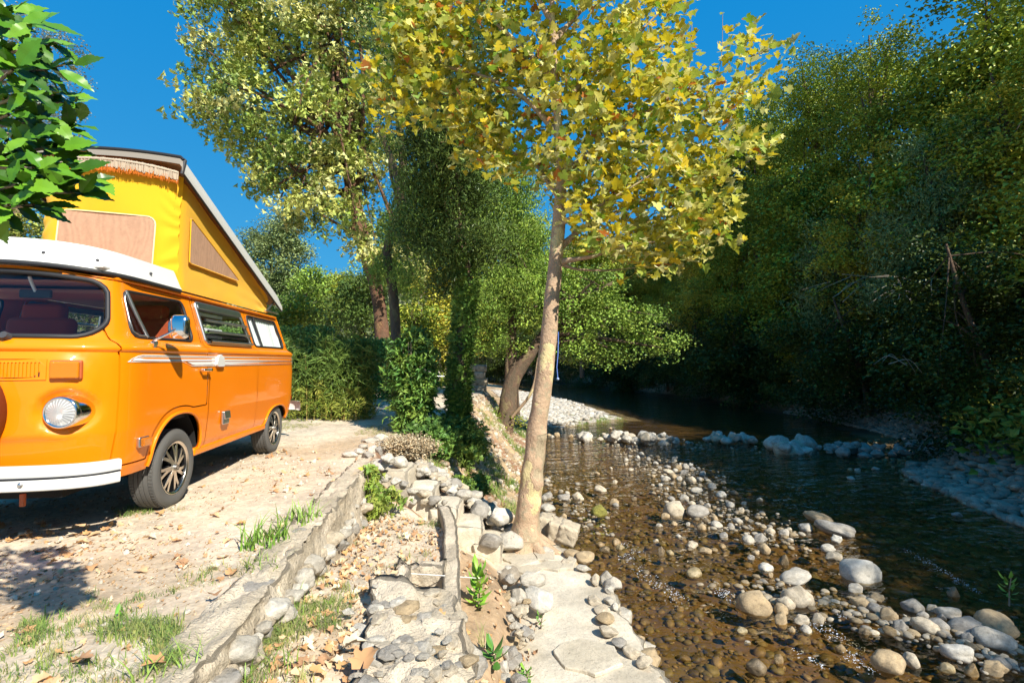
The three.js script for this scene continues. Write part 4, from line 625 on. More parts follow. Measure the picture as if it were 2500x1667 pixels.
const G = { // leaf colours, linear reflectance; the low set darkened to carry the waterline shade
  plane: [[0.44, 0.45, 0.10], [0.30, 0.37, 0.07], [0.55, 0.53, 0.20], [0.20, 0.28, 0.05]], dark: [[0.10, 0.16, 0.035], [0.14, 0.20, 0.04], [0.07, 0.12, 0.03]], mid: [[0.25, 0.32, 0.035], [0.38, 0.41, 0.05], [0.16, 0.22, 0.028]],
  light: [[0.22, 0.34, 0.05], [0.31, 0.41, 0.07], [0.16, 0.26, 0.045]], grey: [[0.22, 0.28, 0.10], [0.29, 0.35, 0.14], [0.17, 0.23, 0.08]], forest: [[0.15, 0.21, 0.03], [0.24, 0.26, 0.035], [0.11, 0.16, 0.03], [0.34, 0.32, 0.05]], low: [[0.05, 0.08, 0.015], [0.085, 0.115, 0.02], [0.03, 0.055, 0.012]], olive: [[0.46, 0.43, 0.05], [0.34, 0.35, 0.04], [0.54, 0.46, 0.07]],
};
function tree(name, label, base, trunk, blobs, kind, cols, o = {}) {            // trunk: [[x, y, d, r], ...] in world metres
  const t = thing(name, label, 'tree', [base[0], base[1], -base[2]], 0, o.group), loc = (p) => [p[0] - base[0], p[1] - base[1], -(p[2] - base[2])];
  const pts = trunk.map((p) => [...loc(p), p[3]]);
  part('trunk', t, limb(pts, o.seg ?? 12, 5, o.bump ?? 0.12, o.seed ?? 3), o.bark ?? M.darkBark);
  const r = rng((o.seed ?? 3) * 31 + 1), bl = blobs.map((b) => ({ c: [b.c[0] - base[0], b.c[1] - base[1], b.c[2] - base[2]], r: b.r, n: b.n }));
  for (const b of bl) for (let k = 0; k < (b.limbs ?? o.limbs ?? 2); k++) {   // limbs from the trunk into each leaf mass
    const f = lerp(0.45, 0.95, r()) * (pts.length - 1), a = Math.min(pts.length - 2, Math.floor(f)), q = [0, 1, 2, 3].map((i) => lerp(pts[a][i], pts[a + 1][i], f - a));
    const e = [b.c[0] + (r() - 0.5) * b.r[0] * 1.3, b.c[1] + (r() - 0.3) * b.r[1], -b.c[2] + (r() - 0.5) * b.r[2] * 1.3], m = [0, 1, 2].map((i) => lerp(q[i], e[i], 0.5) + (i === 1 ? 0.12 : (r() - 0.5) * 0.3) * Math.hypot(e[0] - q[0], e[1] - q[1], e[2] - q[2]) * 0.5);
    const rad = Math.min(q[3] * 0.55, 0.1); part('branch', t, limb([[q[0], q[1], q[2], rad], [...m, rad * 0.65], [...e, rad * 0.22]], 6, 5, 0.1, k), o.bark ?? M.darkBark);
  }
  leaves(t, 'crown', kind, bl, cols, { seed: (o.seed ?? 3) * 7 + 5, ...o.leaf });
  return t;
}
const blob = (px, py, d, rx, ry, rd, n) => { const p = atD(px, py, d); return { c: p, r: [rx, ry, rd], n }; };

// --- tall plane tree behind the van, crown hanging over the camp
{
  const b = atD(935, 800, 17), B = (px, py, rx, ry, n, dd = 0) => blob(px, py, 16 + dd, rx, ry, 1.7, n);
  const t = tree('plane_tree', 'tall plane tree with a pale yellow-green crown arching over the camper van', [b[0], 0, 17],
    [[b[0] + 0.25, -0.1, 17, 0.36], [b[0], 1.6, 17, 0.25], [b[0] - 0.2, 3.4, 17, 0.22], [b[0] - 0.7, 5.4, 16.8, 0.24], [b[0] - 1.2, 8, 16.6, 0.2], [b[0] - 1.4, 11, 16.4, 0.14], [b[0] - 1.6, 13.5, 16.3, 0.06]],
    [B(560, 120, 1.5, 1.7, 46), B(700, 100, 1.7, 1.6, 46), B(860, 110, 1.7, 1.7, 46, 0.5), B(540, 290, 1.05, 1.1, 22), B(640, 270, 1.5, 1.3, 40), B(790, 290, 1.6, 1.4, 44), B(920, 300, 1.2, 1.6, 30, 0.8), B(620, 400, 0.9, 0.9, 17), B(730, 420, 1.2, 1.0, 26), B(840, 440, 1.2, 1.1, 24), B(700, 500, 0.6, 0.6, 8), B(905, 610, 0.7, 0.6, 10), B(985, 640, 0.6, 0.6, 9), B(770, 530, 0.8, 0.6, 10), B(860, 540, 0.8, 0.7, 10), B(660, -40, 2.5, 1.6, 50), B(850, -60, 2.3, 1.8, 50), B(760, -190, 2.4, 1.6, 30)],
    'plane', G.plane, { seed: 5, limbs: 3, bark: M.redBark, leaf: { cl: 0.46, per: 5, s: [0.65, 1.05], hollow: 0.2 } });
}
// --- lopped tree with a cut stem, re-sprouting in light green
{
  const d = 12.5, P = (px, py, r) => { const p = atD(px, py, d); return [p[0], p[1], p[2], r]; }, b = atD(975, 860, d);
  const t = tree('lopped_tree', 'slim lopped tree with a bare sawn-off stem and light green regrowth', [b[0], 0, d], [[b[0], -0.1, d, 0.14], P(960, 720, 0.12), P(945, 610, 0.11), P(985, 480, 0.1), P(978, 330, 0.09), P(970, 240, 0.06)],
    [blob(960, 560, d, 0.4, 0.75, 0.4, 16), blob(985, 440, d, 0.35, 0.5, 0.4, 9), blob(1010, 520, d, 0.45, 0.9, 0.4, 14), blob(930, 650, d, 0.4, 0.45, 0.4, 9), blob(1000, 680, d, 0.5, 0.5, 0.5, 12), blob(955, 370, d, 0.3, 0.4, 0.3, 6)], 'ash', G.light, { seed: 8, limbs: 1, leaf: { cl: 0.26, per: 7, s: [0.55, 0.85] } });
  const q = [[985, 500, 0.1], [965, 420, 0.085], [940, 350, 0.075], [919, 300, 0.07]].map(([x, y, r]) => { const p = atD(x, y, d - 0.2); return [p[0] - b[0], p[1], -(p[2] - d), r]; });
  const st = part('sawn_stem', t, limb(q, 10, 5, 0.1, 4), M.darkBark, 'bare grey stem sawn off at the top');
  const e = q[3]; part('cut_face', st, xf(new THREE.CylinderGeometry(0.072, 0.072, 0.02, 16), e[0], e[1], e[2], 0, 0, 0.3), std({ color: lin(0.5, 0.42, 0.33), roughness: 0.9 }));
}
// --- ivy-clad tree on the bank with a dark hanging crown
{
  const d = 10, b = [-1.12, -0.25, d], P = (px, py, r) => { const p = atD(px, py, d); return [p[0], p[1], p[2], r]; };
  const trunk = [[b[0], -0.4, d, 0.2], P(1118, 1000, 0.16), P(1122, 900, 0.14), P(1133, 800, 0.13), P(1140, 700, 0.12), P(1120, 560, 0.11), P(1105, 420, 0.09), P(1085, 280, 0.07), P(1050, 120, 0.05)];
  const t = tree('ivy_clad_tree', 'ivy-covered tree on the earth bank with a dark drooping crown', b, trunk,
    [blob(1050, 400, d, 0.55, 0.7, 0.7, 30), blob(1120, 470, d, 0.6, 0.8, 0.7, 34), blob(1040, 540, d, 0.45, 0.7, 0.6, 22), blob(1160, 590, d, 0.55, 0.55, 0.6, 20), blob(1090, 640, d, 0.4, 0.5, 0.5, 13), blob(1020, 300, d, 0.6, 0.8, 0.8, 26), blob(1110, 310, d, 0.7, 0.8, 0.8, 30), blob(980, 150, d, 0.75, 1.0, 0.8, 32), blob(1090, 130, d, 0.9, 1.0, 0.9, 34), blob(1010, -40, d, 1, 1, 1, 30)],
    'ash', G.dark, { seed: 12, limbs: 2, leaf: { cl: 0.34, per: 9, s: [0.7, 1.05] } });
  const im = [], tc = [], r = rng(44);
  for (let i = 0; i < 900; i++) { const f = r() * 4.6, a = Math.floor(f), k = f - a, q = [0, 1, 2, 3].map((c) => lerp(trunk[a][c], trunk[a + 1][c], k)), an = r() * 6.283, rad = q[3] + 0.11 * r() * (0.6 + N2(an, q[1] * 3, 3)) + 0.01; im.push(mat4(new THREE.Vector3(q[0] - b[0] + Math.cos(an) * rad, q[1] - b[1], -(q[2] - d) + Math.sin(an) * rad), 0, -an + Math.PI / 2, 0, lerp(0.8, 1.3, r()))); tc.push(mixCol([[0.07, 0.15, 0.03], [0.12, 0.22, 0.04], [0.20, 0.30, 0.05]], r)); }
  instanced('ivy', t, SPRIG.ivy[0], M.foliage, im, tc).userData.label = 'ivy leaves wrapping the trunk';
}
// --- bright green tree between the ivy-clad tree and the yellow plane
tree('ash_tree', 'bright green bushy tree beside the ivy-clad trunk', [0.1, -0.3, 15.5], [[0.1, -0.5, 15.5, 0.16], [0, 2, 15.5, 0.13], [0.1, 5, 15.5, 0.1], [0.1, 7, 15.5, 0.05]],
  [blob(1240, 470, 15, 0.8, 0.85, 0.9, 28), blob(1200, 570, 15, 0.9, 0.9, 0.9, 28), blob(1290, 600, 15, 0.6, 0.9, 0.8, 20), blob(1250, 700, 15, 1.0, 0.6, 0.9, 22), blob(1180, 760, 15, 0.8, 0.6, 0.9, 18)], 'ash', G.light, { seed: 15, leaf: { cl: 0.42, per: 9, s: [0.85, 1.3] } });
// --- leaning alder over the water
{
  const d = 15.5, P = (px, py, r) => { const p = atD(px, py, d); return [p[0], p[1], p[2], r]; }, b = [atD(1238, 960, d)[0], -0.85, d];
  const t = tree('leaning_tree', 'leaning dark-trunked tree reaching out over the stream', b, [[b[0] - 0.1, -1.0, d, 0.3], P(1255, 920, 0.24), P(1290, 870, 0.2), P(1345, 800, 0.16), P(1420, 730, 0.12), P(1500, 690, 0.06)],
    [blob(1220, 820, d, 0.9, 0.55, 0.9, 20), blob(1310, 740, d, 1.1, 0.7, 1, 28), blob(1400, 760, d, 1.0, 0.75, 1, 28), blob(1480, 760, d, 0.9, 0.7, 1, 24), blob(1560, 790, d, 0.85, 0.55, 0.9, 20), blob(1620, 840, d, 0.5, 0.35, 0.6, 9), blob(1420, 850, d, 0.8, 0.4, 0.8, 14), blob(1500, 860, d, 0.6, 0.35, 0.7, 10), blob(1350, 680, d, 0.9, 0.5, 0.9, 15), blob(1460, 690, d, 0.9, 0.4, 0.9, 13)],
    'broad', G.light, { seed: 18, limbs: 2, leaf: { cl: 0.36, per: 7, s: [0.6, 0.95] } });
  part('branch', t, limb([[0.15, 0.3, 0.3, 0.045], [0.75, 1.1, 0.5, 0.05], [0.95, 2.1, 0.4, 0.035]], 7, 6, 0.15, 6), M.bark);
  leaves(t, 'shoots', 'broad', [{ c: [-0.1, 0.15, -0.1], r: [0.7, 0.4, 0.5], n: 12 }], G.mid, { seed: 77, cl: 0.25, per: 5, s: [0.5, 0.8] });
}
// --- trees of the camp behind the van
[[660, 640, 30, 2.9, 3.0, 'grey', 'grey-green tree rising behind the pop-up roof'], [745, 735, 27, 1.4, 1.9, 'light', 'light green young tree between the grey-green tree and the hedge'], [820, 735, 33, 2.0, 2.0, 'mid', 'rounded tree behind the bamboo screen'], [880, 740, 25, 1.7, 1.7, 'dark', 'dark evergreen bush-like tree at the foot of the tall plane'], [700, 790, 21, 1.4, 1.1, 'mid', 'low bushy tree right behind the bamboo'], [1060, 760, 24, 1.6, 2.6, 'olive', 'yellowish leafy tree behind the ivy-clad trunk'], [1010, 800, 20, 1.1, 1.1, 'mid', 'green thicket tree left of the ivy-clad trunk'], [1140, 800, 21, 1.3, 1.3, 'olive', 'olive green tree behind the stone pier'], [1010, 590, 28, 2.6, 3.6, 'light', 'tall light green tree behind the lopped stem'], [1240, 640, 30, 3.2, 3.6, 'light', 'broad green tree far behind the yellowing plane'], [1130, 520, 32, 2.4, 4.0, 'mid', 'tall tree far behind the ivy-clad trunk'], [1420, 660, 40, 4, 3.2, 'mid', 'distant tree across the bend of the stream'], [1580, 690, 46, 4, 3, 'forest', 'distant dark tree where the stream bends']].forEach(([px, py, d, rx, ry, c, label], i) => {
  const p = atD(px, py, d); tree('camp_tree', label, [p[0], 0, d], [[p[0], -0.2, d, 0.2], [p[0] + 0.1, Math.max(1, p[1] - ry * 0.4), d, 0.14], [p[0] - 0.1, p[1] + ry * 0.6, d, 0.05]],
    [{ c: p, r: [rx * 0.8, ry * 0.75, 1.4], n: Math.round(16 * rx * ry * 0.7) }, { c: [p[0] - rx * 0.3, p[1] - ry * 0.45, d - 0.3], r: [rx * 0.75, ry * 0.5, 1.3], n: Math.round(8 * rx * ry) }, { c: [p[0] + rx * 0.25, p[1] + ry * 0.5, d], r: [rx * 0.5, ry * 0.5, 1], n: Math.round(6 * rx * ry) }], 'broad', G[c], { seed: 30 + i, leaf: { cl: 0.5, per: 7, s: [0.95, 1.5] } });
});
{ // trees left of the van: silvery one at the picture's edge and the lit thicket behind the cab
  const p = atD(150, 250, 15); tree('olive_tree', 'silvery pale-leaved tree behind the glossy shrub', [p[0] - 1.4, 0, 15], [[p[0] - 1.4, -0.1, 15, 0.2], [p[0] - 1.3, 4, 15, 0.14], [p[0] - 1.1, 9, 15, 0.05]], [{ c: [p[0] - 0.9, p[1] + 0.4, 15], r: [1.25, 2.6, 1.1], n: 60 }], 'small', [[0.34, 0.36, 0.28], [0.24, 0.27, 0.18]], { seed: 41, leaf: { cl: 0.45, per: 9, s: [1.2, 1.9] } });
  for (const [px, py, d, rx, ry, s] of [[30, 560, 11.5, 1.6, 1.0, 1], [-90, 640, 11, 1.6, 1.5, 2], [110, 640, 13, 1.3, 1.2, 3], [220, 720, 14, 1.4, 1.0, 4]]) { const q = atD(px, py, d); tree('thicket_tree', 'sunlit green tree behind the van\'s cab', [q[0], 0, d], [[q[0], -0.1, d, 0.12], [q[0], q[1] * 0.6, d, 0.09], [q[0] + 0.1, q[1], d, 0.04]], [{ c: q, r: [rx, ry, 1.1], n: Math.round(26 * rx * ry) }], 'broad', [[0.2, 0.26, 0.04], [0.13, 0.2, 0.035], [0.26, 0.28, 0.06]], { seed: 44 + s, group: 'sunlit trees behind the cab', leaf: { cl: 0.4, per: 7, s: [0.6, 1.0] } }); }
}
// --- wooded hill beyond the camp: a far wood that reads as one mass
{
  const r = rng(91), mats = [], cols = []; const tone = [[0.10, 0.14, 0.05], [0.15, 0.18, 0.07], [0.08, 0.12, 0.045], [0.19, 0.2, 0.08], [0.24, 0.24, 0.16]];
  for (let i = 0; i < 9000; i++) { const d = lerp(110, 330, r()), x = (r() * 1.15 - 0.8) * d; if (x > 0.15 * d) continue; const y = groundY(x, d), c = mixCol(tone, r), k = lerp(1.5, 3.2, r()); for (let j = 0; j < 5; j++) { mats.push(mat4(new THREE.Vector3(x + (r() - 0.5) * k * 1.6, y + k * 0.5 + r() * k * 1.5, -d + (r() - 0.5) * k), r(), r() * 6.28, r(), k * lerp(1.0, 1.7, r()))); cols.push(c.clone().multiplyScalar(lerp(0.8, 1.2, r()))); } }
  tag(instanced('far_wood', null, SPRIG.big[0], M.foliageMatt, mats, cols), 'distant wooded hillside under the blue sky', 'wood');
}
// --- right bank: trees standing up the slope, each on its own foot
const skyline = table([[-0.2, 0.14], [0.2, 0.19], [0.3, 0.24], [0.403, 0.35], [0.444, 0.48], [0.535, 0.64], [0.6, 0.8], [0.68, 1.0], [1.2, 1.3]]);
{
  const r = rng(57); let k = 0;
  const bankTree = (x, d, h, rad, cols, kind, label, group, low = 0.25, dens = 1) => {
    const y = groundY(x, d), seed = 200 + k++; if (d > 9) h = Math.min(h, 1.17 + d * skyline(x / d) - y); if (h < 2) return;
    const bl = []; const n = Math.max(3, Math.round(h / 2)); for (let i = 0; i < n; i++) { const t = (i + 0.5) / n, yy = y + h * lerp(low, 0.93, t), q = rad * (0.55 + 0.55 * Math.sin(Math.PI * lerp(0.18, 0.92, t))); for (const sgn of [-1, 1]) bl.push({ c: [x + sgn * q * 0.45 * r() - 0.25 * q, yy + (r() - 0.5), d + (r() - 0.6) * q * 0.8], r: [q * 0.62, h / n * 0.8, q * 0.62], n: Math.max(3, Math.round(q * q * 3.1 * dens)) }); }
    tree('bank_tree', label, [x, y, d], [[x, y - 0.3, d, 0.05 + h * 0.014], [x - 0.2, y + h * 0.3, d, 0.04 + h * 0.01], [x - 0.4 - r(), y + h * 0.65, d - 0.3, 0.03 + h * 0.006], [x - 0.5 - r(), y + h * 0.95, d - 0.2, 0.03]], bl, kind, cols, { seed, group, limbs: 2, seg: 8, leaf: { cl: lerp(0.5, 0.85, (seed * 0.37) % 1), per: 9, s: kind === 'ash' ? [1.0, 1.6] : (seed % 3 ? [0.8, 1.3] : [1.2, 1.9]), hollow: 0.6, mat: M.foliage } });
  };
  const lowL = 'low bushy tree overhanging the shaded water\'s edge', midL = 'tall green leafy tree on the right bank', topL = 'sunlit green tree on the right slope', yelL = 'yellowish leafy tree on the right slope', featherL = 'feathery ash-leaved tree on the right bank';
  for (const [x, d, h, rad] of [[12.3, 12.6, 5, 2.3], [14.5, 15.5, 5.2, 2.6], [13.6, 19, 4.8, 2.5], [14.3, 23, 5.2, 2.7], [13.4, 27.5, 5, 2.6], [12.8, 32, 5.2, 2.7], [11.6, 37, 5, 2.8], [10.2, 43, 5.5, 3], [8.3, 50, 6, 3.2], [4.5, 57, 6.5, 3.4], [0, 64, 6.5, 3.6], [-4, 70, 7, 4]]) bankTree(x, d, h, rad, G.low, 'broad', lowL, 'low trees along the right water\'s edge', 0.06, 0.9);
  for (const [x, d, h, rad] of [[16.5, 13, 11, 2.8], [17.2, 17, 13.5, 2.9], [16.6, 21.5, 15.5, 3.1], [16.4, 25.5, 17, 3.2], [16.5, 31, 17, 3.2], [15.8, 36.5, 16, 3.2], [14, 42, 12, 3.2], [12, 49, 12, 3.4], [8, 58, 13, 3.8], [3, 68, 14, 4]]) bankTree(x, d, h, rad, G.mid, 'broad', midL, 'tall trees on the right bank', 0.2, 0.8);
  for (const [x, d, h, rad] of [[15.2, 16.8, 8.5, 2.4], [14.6, 21, 7.5, 2.2]]) bankTree(x, d, h, rad, G.grey, 'ash', featherL, 'feathery trees on the right bank', 0.25, 1);
  for (const [x, d, h, rad] of [[20.5, 24, 6, 2.6], [20.5, 29, 6.5, 2.8], [20, 36, 7, 3], [18.5, 43, 9, 3.2], [14.9, 24, 11, 2.6], [14.6, 29, 11.5, 2.7]]) bankTree(x, d, h, rad, G.mid, 'broad', topL, 'tall trees up the right slope', 0.2, 0.8);
  for (const [x, d, h, rad] of [[15.0, 19.5, 10, 2.4], [14.2, 33.5, 11, 2.7], [16.2, 15.2, 10, 2.4]]) bankTree(x, d, h, rad, G.olive, 'broad', yelL, 'yellowish trees on the right slope', 0.25, 0.9);
  // trees beyond the frame on the same bank, whose shade lies on the water
  for (const [x, d, h, rad] of [[12.6, 8.4, 9, 2.5], [13.6, 5, 9.5, 2.6], [13.2, 1, 9, 2.6], [13.6, -3.5, 9, 2.6], [13.4, -8, 9, 2.6], [17, 1.5, 9, 3], [17, -5, 9.5, 3]]) bankTree(x, d, h, rad, G.mid, 'broad', 'leafy tree beyond the gravel of the right bank', 'trees beyond the gravel bank', 0.12, 0.8);
}
{ // undergrowth and creepers covering the right slope
  const r = rng(63), mats = [], cols = [];
  for (let i = 0; i < 5200; i++) { const d = lerp(7, 62, Math.pow(r(), 1.3)), sec = section(d), x = sec[9][0] + 0.8 + r() * 9; const y = groundY(x, d, sec); if (y > 9) continue; mats.push(mat4(new THREE.Vector3(x, y + 0.2 + r() * 0.9, -d), r(), r() * 6.28, r(), lerp(0.9, 1.9, r()))); cols.push(mixCol(G.forest, r)); }
  tag(instanced('undergrowth', null, SPRIG.broad[1], M.foliage, mats, cols), 'tangled undergrowth covering the right slope', 'undergrowth');
}

// ---------------------------------------------------------------- stones and masonry
function rock(seed, { detail = 3, rough = 0.16, ang = 0, flatten = 1 } = {}) {
  const src = new THREE.IcosahedronGeometry(1, detail); src.rotateZ(Math.PI / 2); const g = src, p = g.attributes.position, r = rng(seed), planes = [];
  for (let i = 0; i < 9; i++) { const v = new THREE.Vector3(r() - 0.5, r() - 0.5, r() - 0.5).normalize(); planes.push([v, lerp(0.62, 0.95, r())]); }
  for (let i = 0; i < p.count; i++) {
    const v = new THREE.Vector3().fromBufferAttribute(p, i); let k = 1 + rough * (1.4 * N3(v.x * 0.9 + seed * 3.1, v.y * 0.9, v.z * 0.9 + seed) + 0.6 * N3(v.x * 2.3, v.y * 2.3 + seed, v.z * 2.3) + 0.25 * N3(v.x * 6, v.y * 6 + seed, v.z * 6));
    if (ang) { const w = v.clone().multiplyScalar(k); for (const [n, d] of planes) { const e = w.dot(n); if (e > d) w.addScaledVector(n, (d - e) * ang); } p.setXYZ(i, w.x, w.y * flatten, w.z); } else p.setXYZ(i, v.x * k, v.y * k * flatten, v.z * k);
  }
  const q = g.clone(); q.deleteAttribute('uv'); q.deleteAttribute('normal'); const w = mergeVertices(q, 1e-4); w.computeVertexNormals(); for (let i = 0; i < p.count; i++) { const k = w.index.getX(i), n = w.attributes.normal; g.attributes.normal.setXYZ(i, n.getX(k), n.getY(k), n.getZ(k)); const u = g.attributes.uv; u.setXY(i, u.getX(i) * 2.4 + seed * 0.37, u.getY(i) * 1.3 + seed * 0.19); } return g;
}
const ROCKS = [1, 2, 3, 4, 5, 6].map((k) => rock(k, { detail: 4, rough: 0.25, ang: k % 2 ? 0.5 : 0.25, flatten: 0.72 })), BLOCKS = [11, 12, 13, 14].map((k) => rock(k, { detail: 4, rough: 0.2, ang: 0.92, flatten: 0.8 })), PEBBLES = [21, 22, 23].map((k) => rock(k, { detail: 1, rough: 0.15, flatten: 0.7 })), COBBLES = [24, 25, 26, 27].map((k) => rock(k, { detail: 3, rough: 0.26, ang: 0.55, flatten: 0.75 }));
const CRAGS = [41, 42, 43, 44, 45].map((k) => rock(k, { detail: 3, rough: 0.42, ang: 0.95, flatten: 0.8 }));
const stoneMats = [[0.84, 0.83, 0.80], [0.68, 0.66, 0.62], [0.74, 0.67, 0.56], [0.48, 0.47, 0.46], [0.60, 0.48, 0.32], [0.46, 0.41, 0.35]].map((c) => std({ map: rep(rockTex, 1.3), bumpMap: rep(rockBump, 1.3), bumpScale: 0.008, roughness: 0.85, color: lin(...c) }));
const wetMats = [[0.42, 0.31, 0.17], [0.3, 0.24, 0.16], [0.5, 0.42, 0.26]].map((c) => std({ map: rep(rockTex, 1.3), bumpMap: rep(rockBump, 1.3), bumpScale: 0.006, roughness: 0.35, color: lin(...c) }));
const mossMat = std({ map: rep(rockTex, 1.3), bumpMap: rep(rockBump, 2), bumpScale: 0.04, roughness: 0.95, color: lin(0.5, 0.5, 0.12) });
const setS = (o, x, y, d, sx, sy, sz, ry = 0, rx = 0, rz = 0) => { o.position.set(x, y, -d); o.scale.set(sx, sy, sz); o.rotation.set(rx, ry, rz); return o; };
// stones lying in the stream: [px, py of the foot, width px, height px] read off the photograph, set on the water's plane
const streamStones = [];
const A = (list, ox, oy, k) => list.forEach(([x, y, w, h, t]) => streamStones.push([ox + x / k, oy + y / k, w / k, h / k, t]));
A([[1020, 885, 270, 170, 'big'], [565, 900, 205, 85], [275, 1095, 240, 140, 'block'], [575, 1050, 200, 140, 'pit'], [840, 575, 260, 90, 'long'], [715, 480, 170, 60, 'tan'], [620, 540, 100, 55], [825, 620, 85, 60], [770, 685, 110, 55], [800, 740, 95, 55], [225, 620, 95, 65], [310, 615, 85, 60], [335, 685, 80, 65], [470, 770, 75, 75, 'wet'], [345, 810, 110, 60], [955, 960, 120, 60], [1000, 1055, 130, 70, 'tan'], [1100, 1020, 110, 65, 'tan'], [1090, 1085, 110, 60], [1175, 1150, 100, 85], [1355, 1085, 140, 90, 'grey'], [1485, 1090, 80, 50, 'tan'], [1600, 1140, 150, 80], [1450, 1235, 165, 95], [1530, 1215, 150, 80, 'grey'], [1740, 1250, 190, 110], [1950, 1260, 300, 180, 'long2'], [1930, 1335, 220, 110], [1665, 1415, 190, 100], [1210, 1500, 210, 140, 'tan'], [1345, 1450, 110, 90], [1915, 1510, 150, 90, 'tan'], [1945, 1470, 120, 80], [1750, 1520, 100, 85, 'wet'], [450, 1100, 105, 80, 'tan'], [445, 1170, 100, 80, 'tan'], [485, 1060, 120, 80, 'tan'], [595, 1180, 120, 70], [620, 1235, 90, 65], [690, 1165, 65, 70, 'tan'], [515, 1230, 50, 50], [1265, 1230, 95, 90, 'grey'], [1195, 1245, 110, 55, 'wet'], [1625, 990, 80, 75, 'wet'], [370, 560, 70, 50], [465, 575, 80, 50], [105, 525, 60, 45], [205, 475, 40, 40], [150, 485, 70, 35], [35, 310, 55, 40], [100, 380, 60, 30], [175, 415, 50, 35], [125, 295, 70, 30, 'wet'], [1650, 445, 70, 30], [910, 135, 35, 25], [960, 140, 50, 25], [920, 195, 50, 25], [1085, 130, 55, 25], [1715, 370, 70, 20], [1570, 1500, 80, 60, 'wet'], [850, 1360, 70, 60, 'wet'], [1020, 1250, 80, 50, 'wet'], [1420, 240, 55, 25], [300, 340, 45, 25], [505, 610, 40, 22], [370, 850, 45, 30, 'tan'], [1480, 1280, 60, 35, 'wet'], [240, 740, 60, 45], [270, 700, 50, 30], [210, 1310, 40, 25], [1840, 1205, 90, 35], [1720, 1290, 90, 60, 'grey'], [1410, 1130, 80, 50, 'grey'], [1540, 1140, 60, 35, 'grey'], [1640, 1230, 70, 50], [430, 1440, 80, 60, 'wet'], [290, 1500, 130, 90, 'wet'], [180, 1240, 90, 50, 'wet']], 1750, 1100, 2.765);
A([[1520, 325, 170, 110, 'block'], [1695, 340, 175, 100, 'grey'], [950, 330, 130, 80, 'moss'], [960, 150, 90, 45, 'tan'], [690, 215, 95, 50, 'grey'], [570, 300, 110, 60], [790, 205, 80, 60, 'tan'], [570, 200, 80, 50, 'grey'], [1665, 790, 140, 75, 'wet'], [1645, 570, 105, 55, 'tan'], [1715, 435, 70, 55, 'tan'], [1740, 610, 80, 40, 'tan'], [1080, 545, 75, 60, 'wet'], [1415, 620, 55, 70, 'wet'], [1540, 490, 45, 25], [1375, 525, 50, 25], [1830, 415, 100, 55], [1880, 500, 80, 45], [1810, 365, 55, 45], [1680, 160, 90, 40], [1850, 190, 65, 40], [1580, 215, 60, 45], [1640, 250, 60, 35], [1450, 70, 70, 40], [1490, 215, 70, 35], [1630, 75, 65, 40], [1700, 70, 50, 30], [1720, 30, 60, 35], [1790, 120, 70, 40], [1400, 105, 30, 20], [1550, 60, 40, 30], [1440, 350, 60, 40, 'tan'], [1510, 400, 55, 35], [1400, 415, 50, 30], [595, 330, 45, 30, 'tan'], [690, 350, 60, 40, 'tan'], [740, 430, 75, 45, 'wet'], [1210, 215, 50, 30, 'wet'], [1075, 260, 50, 30], [560, 70, 50, 25], [930, 15, 30, 15], [1060, 250, 60, 50, 'tan'], [540, 210, 50, 40, 'grey'], [1070, 90, 40, 30], [1930, 260, 70, 40], [1760, 270, 60, 40], [1750, 380, 60, 35, 'wet'], [1610, 400, 40, 25], [1870, 570, 60, 40, 'wet'], [1630, 590, 60, 30, 'wet'], [1480, 620, 60, 40, 'wet'], [1800, 600, 50, 30, 'wet'], [1300, 760, 60, 30, 'wet'], [1110, 580, 60, 40, 'wet'], [960, 560, 70, 40, 'wet'], [1000, 600, 90, 45, 'wet']], 1150, 1150, 3.032);
A([[870, 1130, 45, 30], [870, 1165, 35, 20], [1000, 1080, 50, 30], [1060, 1130, 50, 40], [1140, 1105, 45, 30], [1120, 1160, 40, 25], [970, 1110, 40, 30], [1280, 1125, 45, 35], [1270, 1150, 40, 25], [1300, 1110, 30, 20], [1225, 1190, 60, 25], [1320, 1200, 70, 40], [1380, 1195, 70, 55], [1420, 1180, 50, 40], [1440, 1210, 60, 30], [1235, 1240, 90, 40], [1290, 1220, 55, 30], [1370, 1240, 75, 35], [1275, 1280, 70, 50], [1210, 1300, 80, 40], [1180, 1275, 40, 30], [1325, 1295, 60, 35], [1435, 1310, 75, 55], [1510, 1300, 65, 30, 'tan'], [1525, 1260, 70, 35], [1600, 1340, 85, 20], [1610, 1370, 70, 25], [1165, 1345, 35, 25], [1220, 1375, 30, 25], [1365, 1330, 35, 30], [1310, 1395, 60, 20, 'tan'], [1155, 1195, 40, 20], [1100, 1270, 45, 30, 'tan'], [735, 860, 35, 18, 'tan'], [740, 1200, 30, 20, 'tan'], [620, 1245, 40, 20, 'tan'], [280, 925, 60, 45, 'tan'], [240, 935, 40, 25], [210, 920, 50, 25, 'tan'], [400, 930, 55, 30, 'tan'], [1395, 985, 50, 30], [1330, 1165, 25, 20], [195, 1310, 60, 30], [910, 1215, 60, 25, 'tan'], [900, 1035, 35, 18], [2065, 985, 65, 22, 'tan'], [2010, 1480, 55, 30]], 1280, 800, 3.484);
